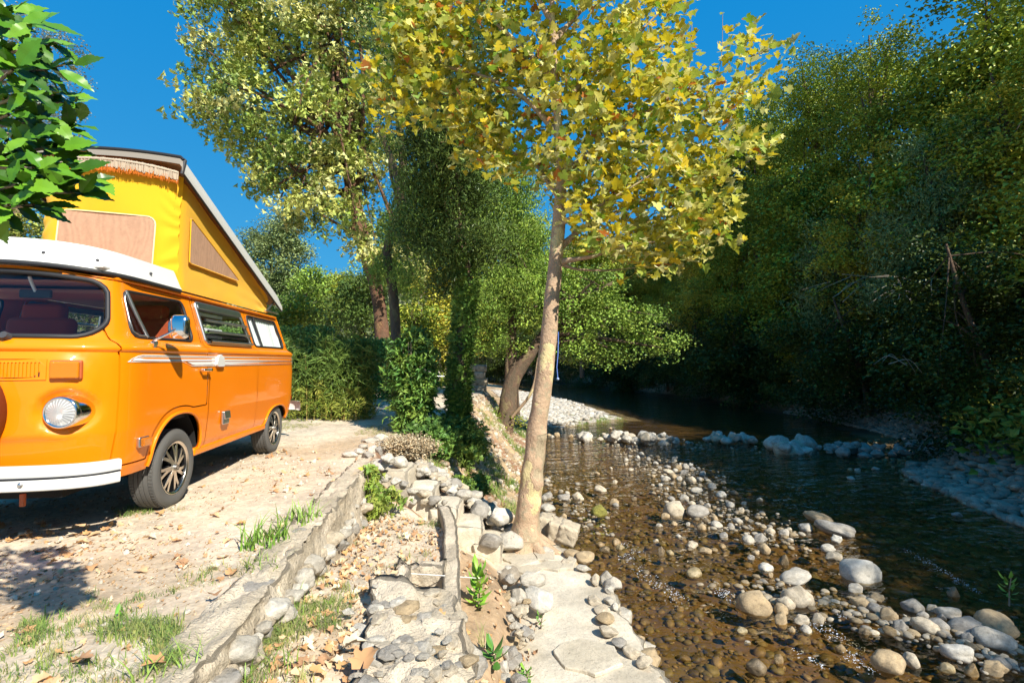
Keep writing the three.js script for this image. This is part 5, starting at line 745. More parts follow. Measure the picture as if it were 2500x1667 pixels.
// piled heaps across the stream: [px, py, width px, height px, count]
const heaps = [[1443, 1076, 48, 26, 14], [1515, 1080, 66, 28, 20], [1603, 1083, 106, 32, 34], [1788, 1082, 104, 26, 28], [1922, 1107, 50, 30, 7], [1968, 1104, 32, 20, 4], [2102, 1112, 160, 32, 34], [2262, 1112, 150, 36, 24]];
{
  const r = rng(301), D = -1.36, lab = { big: ['large pale egg-shaped boulder standing in the stream'], block: null, pit: ['pitted tan boulder with weeds at its foot'], long: ['long smooth white boulder lying along the current'], long2: ['long flat pale boulder with a green sprig growing beside it'], moss: ['yellow-green mossy stone near the plane tree'] };
  const names = { tan: 'tan rounded stone showing above the water', grey: 'grey rounded stone showing above the water', wet: 'dark wet stone half under the water', plain: 'pale rounded stone showing above the water' };
  streamStones.forEach(([px, py, w, h, t], i) => {
    const q = atY(px, py, D), d = q[2], W = w * d / FOC * 0.92, Hh = Math.max(h * d / FOC * 0.88, W * 0.28), depth = W * lerp(0.7, 0.95, r());
    const geo = t === 'block' ? BLOCKS[i % 4] : t === 'pit' || t === 'moss' ? BLOCKS[(i + 2) % 4] : (W > 0.2 ? ROCKS[i % 6] : i % 2 ? CRAGS[i % 5] : COBBLES[i % 4]);
    const m = t === 'moss' ? mossMat : t === 'wet' ? wetMats[i % 3] : t === 'tan' || t === 'block' || t === 'pit' ? stoneMats[[2, 4, 4][i % 3]] : t === 'grey' ? stoneMats[3] : stoneMats[[0, 1, 2, 1, 3, 4, 1][i % 7]];
    const o = mesh('river_stone', geo, m); setS(o, q[0], D + Hh * 0.22, d + depth * 0.35, W * 0.53, Hh * 0.95, depth * 0.55, (r() - 0.5) * 0.7, (r() - 0.5) * 0.2, t === 'long' ? -0.28 : t === 'long2' ? -0.3 : (r() - 0.5) * 0.35);
    if (lab[t]) tag(o, lab[t][0], 'stone'); else if (t === 'block') tag(o, px < 1750 ? 'angular pale boulder beside a rough grey one' : 'squared tan block standing in the stream', 'stone'); else { const k = names[t] ?? names.plain; tag(o, k, 'stone', k + 's'.replace('s', '') + ' - stones in the stream'); }
  });
  heaps.forEach(([px, py, w, h, n], k) => { const q = atY(px, py, D), d = q[2]; for (let i = 0; i < n; i++) { const a = (r() - 0.5), W = w * d / FOC, sz = lerp(0.09, 0.2, r()) * (n < 8 ? 2 : 1), lift = Math.sqrt(Math.max(0, 1 - 3 * a * a)) * h * d / FOC * 0.6 * r(); const o = mesh('river_stone', i % 2 ? CRAGS[i % 5] : COBBLES[i % 4], stoneMats[k > 5 ? 3 : i % 3]); setS(o, q[0] + a * W, D + lift + 0.03, d + 0.15 + (r() - 0.5) * 0.9, sz, sz * lerp(0.8, 1.1, r()), sz * 0.85, r() * 6, (r() - 0.5) * 0.7, (r() - 0.5) * 0.7); tag(o, k > 5 ? 'shaded stone in a heap beside the right gravel bank' : 'white cobble in a heap piled across the stream', 'stone', k > 5 ? 'stones heaped by the right gravel bank' : 'white stones heaped across the stream'); } });
  // bed of the stream, gravel bars: too many to count
  const mats = [[], [], []], cols = [[], [], []]; const put = (x, y, d, s, c, fl = 1) => { const v = Math.floor(r() * 3); mats[v].push(mat4(new THREE.Vector3(x, y, -d), (r() - 0.5) * 0.6, r() * 6.28, (r() - 0.5) * 0.6, s, s * fl, s * lerp(0.7, 1, r()))); cols[v].push(c); };
  for (let i = 0; i < 15000; i++) { const d = lerp(2.2, 16, Math.pow(r(), 1.5)), sec = section(d), x = lerp(sec[7][0] - 0.05, sec[9][0] + 0.2, Math.pow(r(), 1.25)); const s = lerp(0.012, 0.07, Math.pow(r(), 2.6)); put(x, groundY(x, d, sec) + s * 0.25, d, s, mixCol([[0.34, 0.25, 0.12], [0.24, 0.18, 0.09], [0.42, 0.33, 0.2], [0.17, 0.13, 0.08], [0.28, 0.24, 0.10]], r), 0.8); }
  PEBBLES.forEach((g, v) => tag(instanced('riverbed_pebbles', null, g, std({ map: rep(rockTex, 1.3), roughness: 0.6 }), mats[v], cols[v]), 'brown pebbles covering the bed of the stream', 'pebbles'));
  const gm = [[], [], []], gc = [[], [], []]; const putg = (x, y, d, s, c) => { const v = Math.floor(r() * 3); gm[v].push(mat4(new THREE.Vector3(x, y, -d), (r() - 0.5) * 0.6, r() * 6.28, (r() - 0.5) * 0.6, s, s * 0.75, s * lerp(0.7, 1, r()))); gc[v].push(c); };
  for (let i = 0; i < 5200; i++) { const d = lerp(18.5, 38, r()), sec = section(d), x = lerp(sec[4][0], lerp(sec[6][0] - 0.4, sec[6][0] + 0.7, r() * r()), r()); const s = lerp(0.05, 0.14, Math.pow(r(), 1.6)); putg(x, groundY(x, d, sec) + s * 0.3, d, s, mixCol([[0.85, 0.85, 0.84], [0.7, 0.7, 0.7], [0.6, 0.56, 0.5]], r)); }
  for (let i = 0; i < 3600; i++) { const d = lerp(6.5, 24, r()), sec = section(d), x = sec[9][0] - 0.15 + Math.pow(r(), 1.4) * (d < 15 ? 2.6 : 1.4) - (d < 12 ? 0.5 : 0); const s = lerp(0.05, 0.15, Math.pow(r(), 1.5)); putg(x, Math.max(groundY(x, d, sec), -1.4) + s * 0.35, d, s, mixCol([[0.5, 0.47, 0.42], [0.4, 0.38, 0.34], [0.34, 0.3, 0.26]], r)); }
  for (const [x0, y0, x1, y1, w, n] of [[1520, 1095, 1760, 1190, 45, 420], [1640, 1190, 1930, 1330, 60, 460], [1760, 1420, 2100, 1480, 50, 260], [2040, 1480, 2500, 1620, 60, 420], [1400, 1070, 2000, 1100, 25, 300], [1330, 1160, 1480, 1300, 40, 220]]) for (let i = 0; i < n * 0.5; i++) { const t = r(), q = atY(lerp(x0, x1, t) + (r() - 0.5) * w * 2.4, lerp(y0, y1, t) + (r() - 0.5) * w, -1.36), s = lerp(0.018, 0.06, r() ** 2); putg(q[0], -1.365 + s * 0.2 * r(), q[2], s, mixCol([[0.62, 0.58, 0.5], [0.45, 0.38, 0.28], [0.36, 0.29, 0.19], [0.4, 0.38, 0.35]], r)); }
  PEBBLES.forEach((g, v) => tag(instanced('gravel', null, g, std({ map: rep(rockTex, 1.3), roughness: 0.9 }), gm[v], gc[v]), 'pale gravel and cobbles of the stream\'s bars', 'gravel'));
  // foam: white bubbles where the current breaks
  const fm = []; for (const [px, py, l, n, w] of [[1560, 1350, 90, 140, 14], [1600, 1420, 110, 190, 18], [1545, 1370, 60, 100, 12], [1760, 1440, 60, 110, 12], [2040, 1490, 70, 120, 14], [2050, 1560, 130, 240, 22], [2100, 1620, 90, 170, 18], [2330, 1410, 160, 150, 9], [2260, 1370, 120, 110, 8], [1770, 1460, 70, 90, 10], [1640, 1450, 90, 110, 16], [1980, 1610, 90, 100, 10], [1420, 1240, 100, 60, 10], [1560, 1260, 80, 50, 10]]) for (let i = 0; i < n; i++) { const t = r() - 0.5, q = atY(px + t * l * 0.9 + (r() - 0.5) * w * 2, py + t * l * 0.55 + (r() - 0.5) * w, WATER); if (r() < 0.5) continue; const s = lerp(0.002, 0.007, r() * r()); fm.push(mat4(new THREE.Vector3(q[0], WATER + 0.004, -q[2]), 0, r() * 6, 0, s * 1.6, s * 0.6, s)); }
  tag(instanced('foam', null, new THREE.IcosahedronGeometry(1, 1), std({ color: lin(0.55, 0.58, 0.62), roughness: 0.5 }), fm), 'white foam on the broken water', 'foam');
}
// --- masonry laid along a line: a lumpy mortar core with stones as parts
function lump(nx, ny, nz, fn) { const g0 = new THREE.BoxGeometry(1, 1, 1, nx, ny, nz); g0.deleteAttribute('uv'); g0.deleteAttribute('normal'); const g = mergeVertices(g0, 1e-4), p = g.attributes.position, uv = []; for (let i = 0; i < p.count; i++) { const q = fn(p.getX(i) + 0.5, p.getY(i) + 0.5, p.getZ(i) + 0.5); p.setXYZ(i, q[0], q[1], -q[2]); uv.push(q[0] + q[2] * 0.9, q[1] + q[2] * 0.35); } if (g.attributes.position.count) g.setAttribute('uv', new THREE.Float32BufferAttribute(uv, 2)); const ix = g.index.array; for (let i = 0; i < ix.length; i += 3) { const k = ix[i]; ix[i] = ix[i + 2]; ix[i + 2] = k; } g.computeVertexNormals(); const n = g.attributes.normal; for (let i = 0; i < p.count; i++) { const x = p.getX(i), y = p.getY(i), d = -p.getZ(i); const h = Math.abs(n.getY(i)) > 0.6 ? [x, d] : Math.abs(n.getX(i)) > Math.abs(n.getZ(i)) ? [d, y] : [x, y]; g.attributes.uv.setXY(i, ...h); } return g; }
const jag = (x, y, d, a = 0.02) => a * (N3(x * 4, y * 4, d * 4) + 0.6 * N3(x * 11, y * 11, d * 11) + 0.35 * N3(x * 26, y * 26, d * 26));
const rWall = rng(401);
function stone(parent, geo, m, x, y, d, sx, sy, sz, r = rWall, name = 'stone') { const o = part(name, parent, geo, m); return setS(o, x, y, d, sx, sy, sz, r() * 6, (r() - 0.5) * 0.5, (r() - 0.5) * 0.5); }
{ // retaining wall along the camp ground
  const w = thing('retaining_wall', 'rough low concrete retaining wall edging the camp ground', 'wall');
  part('mortar', w, lump(8, 14, 190, (a, b, c) => { const d = lerp(0.7, 6.0, c), x = wallX(d), foot = section(d)[1][1]; const top = 0.02 + 0.03 * N2(d * 1.6, 3, 5); const y = lerp(foot - 0.12, top, b), bow = 0.05 * Math.sin(b * 3.1) * (1 - a * 0.2); return [x + lerp(-0.15, 0.06, a) + (a > 0.5 ? (1 - b) * 0.07 - bow * 0.2 : 0) + jag(a * 2 + x, y * 2, d, 0.03), y + jag(x + 5, a, d, 0.026) * b, d]; }), M.concrete);
  for (let i = 0; i < 90; i++) { const d = lerp(1.1, 5.9, (i + rWall() * 0.8) / 90), foot = section(d)[1][1], s = lerp(0.035, 0.10, rWall() ** 1.6); stone(w, CRAGS[i % 5], stoneMats[[1, 3, 2, 0][i % 4]], wallX(d) + 0.075 + rWall() * 0.03, lerp(foot + 0.02, foot * 0.45, rWall() ** 1.5), d, s, s * 0.85, s * 0.9); }
  for (let i = 0; i < 9; i++) { const d = lerp(1.6, 5.4, i / 8 + (rWall() - 0.5) * 0.08), s = lerp(0.06, 0.12, rWall()); stone(w, COBBLES[(i + 1) % 4], stoneMats[3], wallX(d) - 0.05, -0.02, d, s, s * 0.4, s); }
}
{ // concrete kerb beside the terrace
  const k = thing('kerb_wall', 'weathered concrete kerb wall bounding the leaf-strewn terrace', 'wall');
  const line = table([[3.3, -0.40], [3.72, -0.445], [4.85, -0.60], [5.5, -0.76]]), topY = table([[3.3, -0.40], [4.85, -0.37], [5.5, -0.40]]);
  part('kerb', k, lump(6, 10, 70, (a, b, c) => { const d = lerp(3.30, 5.45, c), x = line(d) - 0.06 + a * 0.125; return [x + jag(x, b, d, 0.012), lerp(-0.95, topY(d), b) + jag(a, x, d, 0.012) * b, d]; }), M.concrete);
  // broken post end with splintered top
  part('broken_end', k, lump(5, 8, 14, (a, b, c) => { const d = lerp(2.85, 3.31, c), x = -0.425 + a * 0.1 + (1 - c) * 0.03; return [x + jag(x * 2, b, d, 0.03), lerp(-0.95, -0.48 + 0.05 * c, b) + jag(a + 3, x, d, 0.05) * b, d]; }), M.concrete);
}
const rubTop = (x, d, a = 0.5) => -0.21 - 0.07 * a * a + 0.08 * N2(x * 3, d * 3, 71) + 0.05 * N2(x * 8, d * 8, 72);
{ // planting pit and rubble wall in the foreground
  const w = thing('rubble_wall', 'lumpy rubble wall with white stones set round a planting pit', 'wall');
  part('mortar', w, lump(26, 10, 40, (a, b, c) => { const d = lerp(1.5, 3.14, c), x0 = lerp(-0.55, -0.86, c), x1 = lerp(-0.02, -0.34, c), x = lerp(x0, x1, a), top = rubTop(x, d, a); return [x + (a > 0.95 ? 0.1 * (1 - b) : 0) + jag(x, b * 2, d, 0.06), lerp(-1.15, top, b) , d + jag(x + 9, b, d, 0.05)]; }), M.concrete);
  part('mortar', w, lump(5, 6, 20, (a, b, c) => { const d = lerp(3.1, 3.80, c), x = -0.88 + a * 0.13 + 0.06 * (1 - c); return [x + jag(x, b, d, 0.05), lerp(-0.9, -0.36, b) + jag(a, x, d, 0.05) * b, d]; }), M.concrete);
  part('mortar', w, lump(14, 6, 4, (a, b, c) => { const x = lerp(-0.86, -0.50, a), d = lerp(3.74, 3.86, c); return [x, lerp(-0.9, -0.36, b) + jag(x, a, d, 0.05) * b, d + jag(x, b, d, 0.04)]; }), M.concrete);
  const S4 = (x, y) => [600 + x / 2.5415, 1050 + y / 2.5415];
  for (const [x, y, sw, sh, m, up] of [[820, 1275, 150, 110, 0, -0.33], [710, 1185, 130, 120, 0, -0.34], [850, 1170, 110, 70, 0, -0.34], [985, 1285, 120, 130, 3, -0.33], [855, 1070, 80, 100, 2, -0.37], [980, 1180, 90, 70, 4, -0.34], [680, 1290, 80, 80, 2, -0.33], [630, 1130, 80, 60, 0, -0.3], [1250, 1300, 70, 40, 1, -0.42], [1150, 1350, 70, 40, 0, -0.42], [1200, 1240, 60, 50, 0, -0.42], [1215, 1390, 70, 60, 2, -0.42], [1100, 1450, 90, 50, 1, -0.40], [930, 1370, 90, 50, 1, -0.36], [1020, 1450, 80, 90, 3, -0.38], [1180, 1500, 90, 70, 2, -0.42], [870, 1430, 60, 60, 3, -0.36], [1060, 1530, 80, 60, 1, -0.4], [950, 840, 70, 60, 0, -0.38], [900, 900, 60, 70, 1, -0.38], [860, 980, 60, 60, 0, -0.38], [1240, 1470, 60, 60, 3, -0.45], [760, 1250, 60, 40, 1, -0.34], [950, 1450, 60, 40, 1, -0.38], [1130, 1290, 50, 50, 1, -0.42]]) { const q = atY(...S4(x, y), -0.22), k = q[2] / FOC / 2.5415; stone(w, (sw > 85 ? ROCKS : CRAGS)[Math.floor(rWall() * 4)], stoneMats[m], q[0], (y < 1000 ? -0.37 : rubTop(q[0], q[2])) + 0.0 * up, q[2], sw * k * 0.56, sh * k * 0.45, sw * k * 0.5); }
  for (let i = 0; i < 60; i++) { const c = rWall(), a = rWall(), d = lerp(1.6, 3.1, c), x = lerp(lerp(-0.55, -0.86, c), lerp(-0.02, -0.34, c), a), s = lerp(0.025, 0.075, rWall() ** 1.5); stone(w, CRAGS[i % 5], stoneMats[[0, 1, 2, 3, 4][i % 5]], x, rubTop(x, d, a), d, s, s * 0.6, s); }
  for (let i = 0; i < 34; i++) { const c = rWall(), d = lerp(1.8, 3.1, c), x1 = lerp(0.03, -0.30, c), s = lerp(0.04, 0.09, rWall()), y = lerp(-1.05, -0.45, rWall()); stone(w, COBBLES[i % 4], stoneMats[i % 5], x1 + 0.04 * (-0.4 - y), y, d, s, s * 0.8, s); }
}
{ // stone steps from the camp ground to the waterside path
  const st = thing('stone_steps', 'worn stone steps leading down to the plane tree', 'steps');
  const steps = [[-1.36, -0.10, 6.06], [-1.04, -0.29, 5.93], [-0.77, -0.49, 5.92], [-0.50, -0.69, 5.9], [-0.27, -0.88, 5.88]];
  steps.forEach(([x, y, d], i) => part('step', st, lump(10, 6, 14, (a, b, c) => { const xx = x + (a - 0.5) * 0.32, dd = d + (c - 0.5) * 0.52, k = a > 0.85 ? -0.012 : 0; return [xx + jag(xx, b, dd + i, 0.03), lerp(y - 0.5, y, b) + jag(xx, i, dd, 0.02) * b + k * b, dd + jag(b, xx, dd, 0.03)]; }), M.pale));
  const side = [[905, 1150, 22, 3], [925, 1142, 20, 0], [947, 1118, 30, 0], [940, 1165, 26, 1], [965, 1175, 24, 0], [985, 1182, 22, 3], [960, 1200, 30, 5], [985, 1205, 34, 5], [1005, 1200, 18, 1], [1030, 1205, 22, 2], [1045, 1203, 14, 1], [1058, 1220, 30, 3], [1035, 1225, 20, 2], [1085, 1225, 16, 1], [918, 1240, 26, 0], [905, 1262, 26, 0], [938, 1215, 18, 0], [965, 1220, 14, 1], [1010, 1225, 18, 1], [1075, 1235, 18, 1], [915, 1190, 22, 1], [930, 1172, 20, 1]];
  for (const [px, py, w, m] of side) { const q = atD(px, py, 5.62 + 0.1 * rWall()), s = w * 5.7 / FOC * 0.62; stone(st, CRAGS[Math.floor(rWall() * 5)], stoneMats[m], q[0], q[1], q[2], s, s * 0.85, s); }
  for (let i = 0; i < 120; i++) { // cobbles packed on the slope beyond the steps
    const t = rWall(), x = lerp(-1.25, -0.05, t), d = 6.22 + rWall() * lerp(0.55, 0.9, t), s = lerp(0.035, 0.12, rWall() ** 1.6); stone(st, CRAGS[i % 5], stoneMats[i % 4], x, lerp(-0.12, -1.0, t) + 0.05 * rWall() - 0.08 * (d - 6.2), d, s, s * 0.85, s); }
  for (const [x, y, d, s, m] of [[-0.25, -0.8, 5.62, 0.16, 3], [-0.02, -0.92, 5.95, 0.2, 1], [0.02, -0.95, 6.2, 0.2, 1], [-0.15, -0.72, 6.25, 0.2, 0], [-0.4, -0.62, 6.2, 0.15, 3], [-0.6, -0.45, 6.2, 0.13, 1], [-1.35, 0.0, 6.0, 0.13, 0], [-1.5, 0.02, 5.75, 0.12, 0]]) stone(st, BLOCKS[Math.floor(rWall() * 4)], stoneMats[m], x, y - 0.04, d, s * 0.85, s * 0.75, s * 0.85);
}
{ // stones at the corner of the camp ground by the steps
  const list = [[900, 1085, 44, 20, 1], [928, 1078, 34, 22, 0], [903, 1106, 26, 20, 0], [930, 1094, 24, 16, 0], [870, 1112, 34, 16, 0], [850, 1120, 30, 14, 0], [893, 1122, 30, 20, 3], [920, 1110, 20, 24, 3], [965, 1042, 40, 20, 1], [880, 1100, 30, 16, 1]];
  for (const [px, py, w, h, m] of list) { const q = atY(px, py, 0), o = mesh('edge_rock', CRAGS[Math.floor(rWall() * 5)], stoneMats[m]), k = q[2] / FOC; setS(o, q[0], 0.03, q[2] + 0.1, w * k * 0.58, h * k * 0.75, w * k * 0.45, rWall() * 6); tag(o, 'pale rock at the head of the stone steps', 'rock', 'rocks at the head of the steps'); }
}
{ // waterside path: concrete and flagstones with stones along the water
  const path = tag(mesh('path', lump(40, 2, 120, (a, b, c) => { const d = lerp(1.2, 6.25, c), sec = section(d), x0 = sec[5][0] - 0.12, x1 = sec[6][0] + 0.05, x = lerp(x0, x1, a); return [x + (a > 0.8 ? (a - 0.8) * 5 * (0.16 * N2(d * 1.7, 5, 83) + 0.07 * N2(d * 6, 6, 84)) : 0) + jag(x, 1, d, 0.03) * (a < 0.02 || a > 0.98 ? 2 : 0), lerp(-1.5, -1.085 + 0.015 * N2(x * 3, d * 3, 81) + 0.006 * N2(x * 9, d * 9, 82) - 0.02 * Math.abs(a - 0.5), b), d]; }), M.pale), 'pale concrete path along the stream below the terrace', 'path', null, 'structure');
  const pp = (px, py, up = -1.08) => atY(px, py, up);
  const flag = (pts, y, t, m = M.pale, name = 'flagstone') => { const w = pts.map(([px, py]) => pp(px, py)), cx = w.reduce((s, p) => s + p[0], 0) / w.length, cd = w.reduce((s, p) => s + p[2], 0) / w.length, sh = shapeOf(dense(w.map((p) => [p[0] - cx, -(p[2] - cd)]), 0.06).map(([x, z]) => [x + jag(x * 2, z, 3, 0.02), z + jag(z * 2, x, 4, 0.02)])); const g = new THREE.ExtrudeGeometry(sh, { depth: t, bevelEnabled: true, bevelThickness: 0.008, bevelSize: 0.008, bevelSegments: 2 }); const o = part(name, path, g, m); o.rotation.x = -Math.PI / 2; o.position.set(cx, y, -cd); return o; };
  flag([[1222, 1362], [1265, 1340], [1310, 1352], [1300, 1372], [1240, 1385]], -1.09, 0.02); flag([[1312, 1352], [1350, 1350], [1356, 1368], [1304, 1374]], -1.09, 0.028); flag([[1236, 1388], [1300, 1376], [1330, 1392], [1250, 1404]], -1.09, 0.016); flag([[1304, 1378], [1358, 1372], [1398, 1388], [1336, 1394]], -1.09, 0.024); flag([[1360, 1360], [1392, 1362], [1420, 1392], [1402, 1392]], -1.09, 0.03); flag([[1355, 1610], [1372, 1572], [1430, 1560], [1500, 1580], [1510, 1620], [1440, 1645], [1380, 1630]], -1.085, 0.016, M.pale);
  const S5 = (x, y) => [1150 + x / 3.032, 1150 + y / 3.032];
  for (const [x, y, w, h, m, g] of [[285, 830, 170, 150, 5, 'r'], [350, 980, 110, 160, 1, 'b'], [455, 850, 190, 130, 1, 'b'], [515, 995, 240, 110, 0, 'b'], [305, 990, 70, 70, 0], [230, 980, 90, 80, 0], [920, 840, 80, 110, 2], [1010, 850, 110, 150, 1, 'b'], [1060, 880, 110, 120, 1, 'b'], [1030, 900, 80, 70, 1], [920, 990, 110, 70, 2], [1040, 990, 90, 60, 1], [1065, 1030, 60, 70, 0], [975, 1055, 120, 60, 2], [1000, 1130, 150, 90, 4], [1020, 1225, 140, 90, 2], [1110, 1310, 110, 70, 3], [1195, 1375, 120, 80, 2], [1290, 1450, 110, 90, 2], [850, 670, 130, 80, 4, 'r'], [760, 640, 130, 70, 4], [560, 610, 110, 60, 1], [700, 700, 100, 50, 2], [840, 740, 100, 50, 1], [330, 1180, 80, 70, 1], [440, 1230, 90, 60, 1], [120, 1150, 120, 100, 2], [100, 1260, 90, 110, 5], [165, 1330, 90, 110, 1], [60, 1400, 120, 100, 1], [280, 1400, 120, 110, 1], [240, 1500, 80, 120, 0], [330, 1120, 60, 60, 1], [170, 1220, 80, 70, 4], [40, 1330, 80, 60, 4]]) { const left = x < 560 && y > 750, up = left ? -0.98 : -1.08, q = atY(...S5(x, y), up), k = q[2] / FOC / 3.032; stone(path, g === 'b' ? BLOCKS[Math.floor(rWall() * 4)] : g === 'r' ? ROCKS[Math.floor(rWall() * 6)] : w > 100 ? BLOCKS[Math.floor(rWall() * 4)] : CRAGS[Math.floor(rWall() * 5)], stoneMats[m], q[0], up + h * k * 0.22, q[2] + w * k * 0.25, w * k * 0.56, h * k * 0.6, w * k * 0.5, rWall, 'edge_stone'); }
  for (let i = 0; i < 40; i++) { const d = lerp(2.3, 5.0, rWall()), sec = section(d), s = lerp(0.025, 0.085, rWall() ** 1.4); stone(path, CRAGS[i % 5], stoneMats[i % 5], lerp(sec[4][0] + 0.05, sec[5][0] + 0.06, rWall()), lerp(-0.85, -1.07, rWall()), d, s, s * 0.8, s, rWall, 'edge_stone'); }
  for (let i = 0; i < 34; i++) { const d = lerp(2.2, 6.2, (i + rWall()) / 34), sec = section(d), s = lerp(0.03, 0.13, rWall() ** 1.4); stone(path, CRAGS[i % 5], stoneMats[[1, 2, 4, 1][i % 4]], sec[6][0] - 0.02 + 0.12 * rWall(), -1.13 - 0.08 * rWall(), d, s * 1.2, s * 0.8, s, rWall, 'edge_stone'); }
  // squared blocks by the tree
  for (const [px, py, w, h, t, lab] of [[1332, 1318, 36, 50, 0.1, 'upright squared block leaning against the plane tree'], [1358, 1326, 34, 44, 0.16, 'tilted squared block beside the plane tree'], [1388, 1330, 44, 34, 0.3, 'split stone block at the water beside the plane tree']]) { const q = atY(px, py, -1.15), k = q[2] / FOC; const o = mesh('stone_block', lump(5, 6, 5, (a, b, c) => [(a - 0.5) * w * k + jag(a + px, b, c, 0.025), (b - 0.5) * h * k * 1.2 + jag(b, a + px, c, 0.02), (c - 0.5) * 0.3 + jag(c, b, a + px, 0.03)]), stoneMats[2]); o.position.set(q[0], -1.0, -q[2]); o.rotation.set(0, -0.25, -t); tag(o, lab, 'stone'); }
}

// ---------------------------------------------------------------- near plants
// lobed plane leaf, 1 m long, base at the origin
function planeLeaf(seed, curl = 0.25) {
  const r = rng(seed), rim = [[-0.06, 0.02], [-0.34, -0.05], [-0.40, 0.06], [-0.56, 0.16], [-0.45, 0.24], [-0.40, 0.33], [-0.46, 0.46], [-0.50, 0.66], [-0.37, 0.64], [-0.27, 0.62], [-0.22, 0.80], [0, 1.0], [0.22, 0.80], [0.27, 0.62], [0.37, 0.64], [0.50, 0.66], [0.46, 0.46], [0.40, 0.33], [0.45, 0.24], [0.56, 0.16], [0.40, 0.06], [0.34, -0.05], [0.06, 0.02]];
  const pos = [], idx = [], uv = [], tw = (r() - 0.5) * 0.6, P = (x, y) => { const rad = Math.hypot(x, y - 0.3); pos.push(x * (1 - 0.15 * curl), y, curl * (0.55 * x * x - 0.4 * (y - 0.3) ** 2) + 0.10 * Math.abs(x) + tw * x * (y - 0.3) * 0.5 + 0.05 * N3(x * 4 + seed, y * 4, seed) * rad * 2); uv.push(y, x + 0.5); };
  P(0, 0.3); rim.forEach(([x, y]) => P(x + (r() - 0.5) * 0.05, y + (r() - 0.5) * 0.05)); for (let i = 1; i < rim.length; i++) idx.push(0, i + 1, i); const g = bufGeo(pos, idx, uv); return g;
}
const PL = [1, 2, 3, 4].map((k) => planeLeaf(k, [0.35, 0.9, 1.3, -0.6][k - 1])), DRY = [5, 6, 7, 8].map((k) => planeLeaf(k, [1.1, 1.5, 0.9, 0.6][k - 5]));
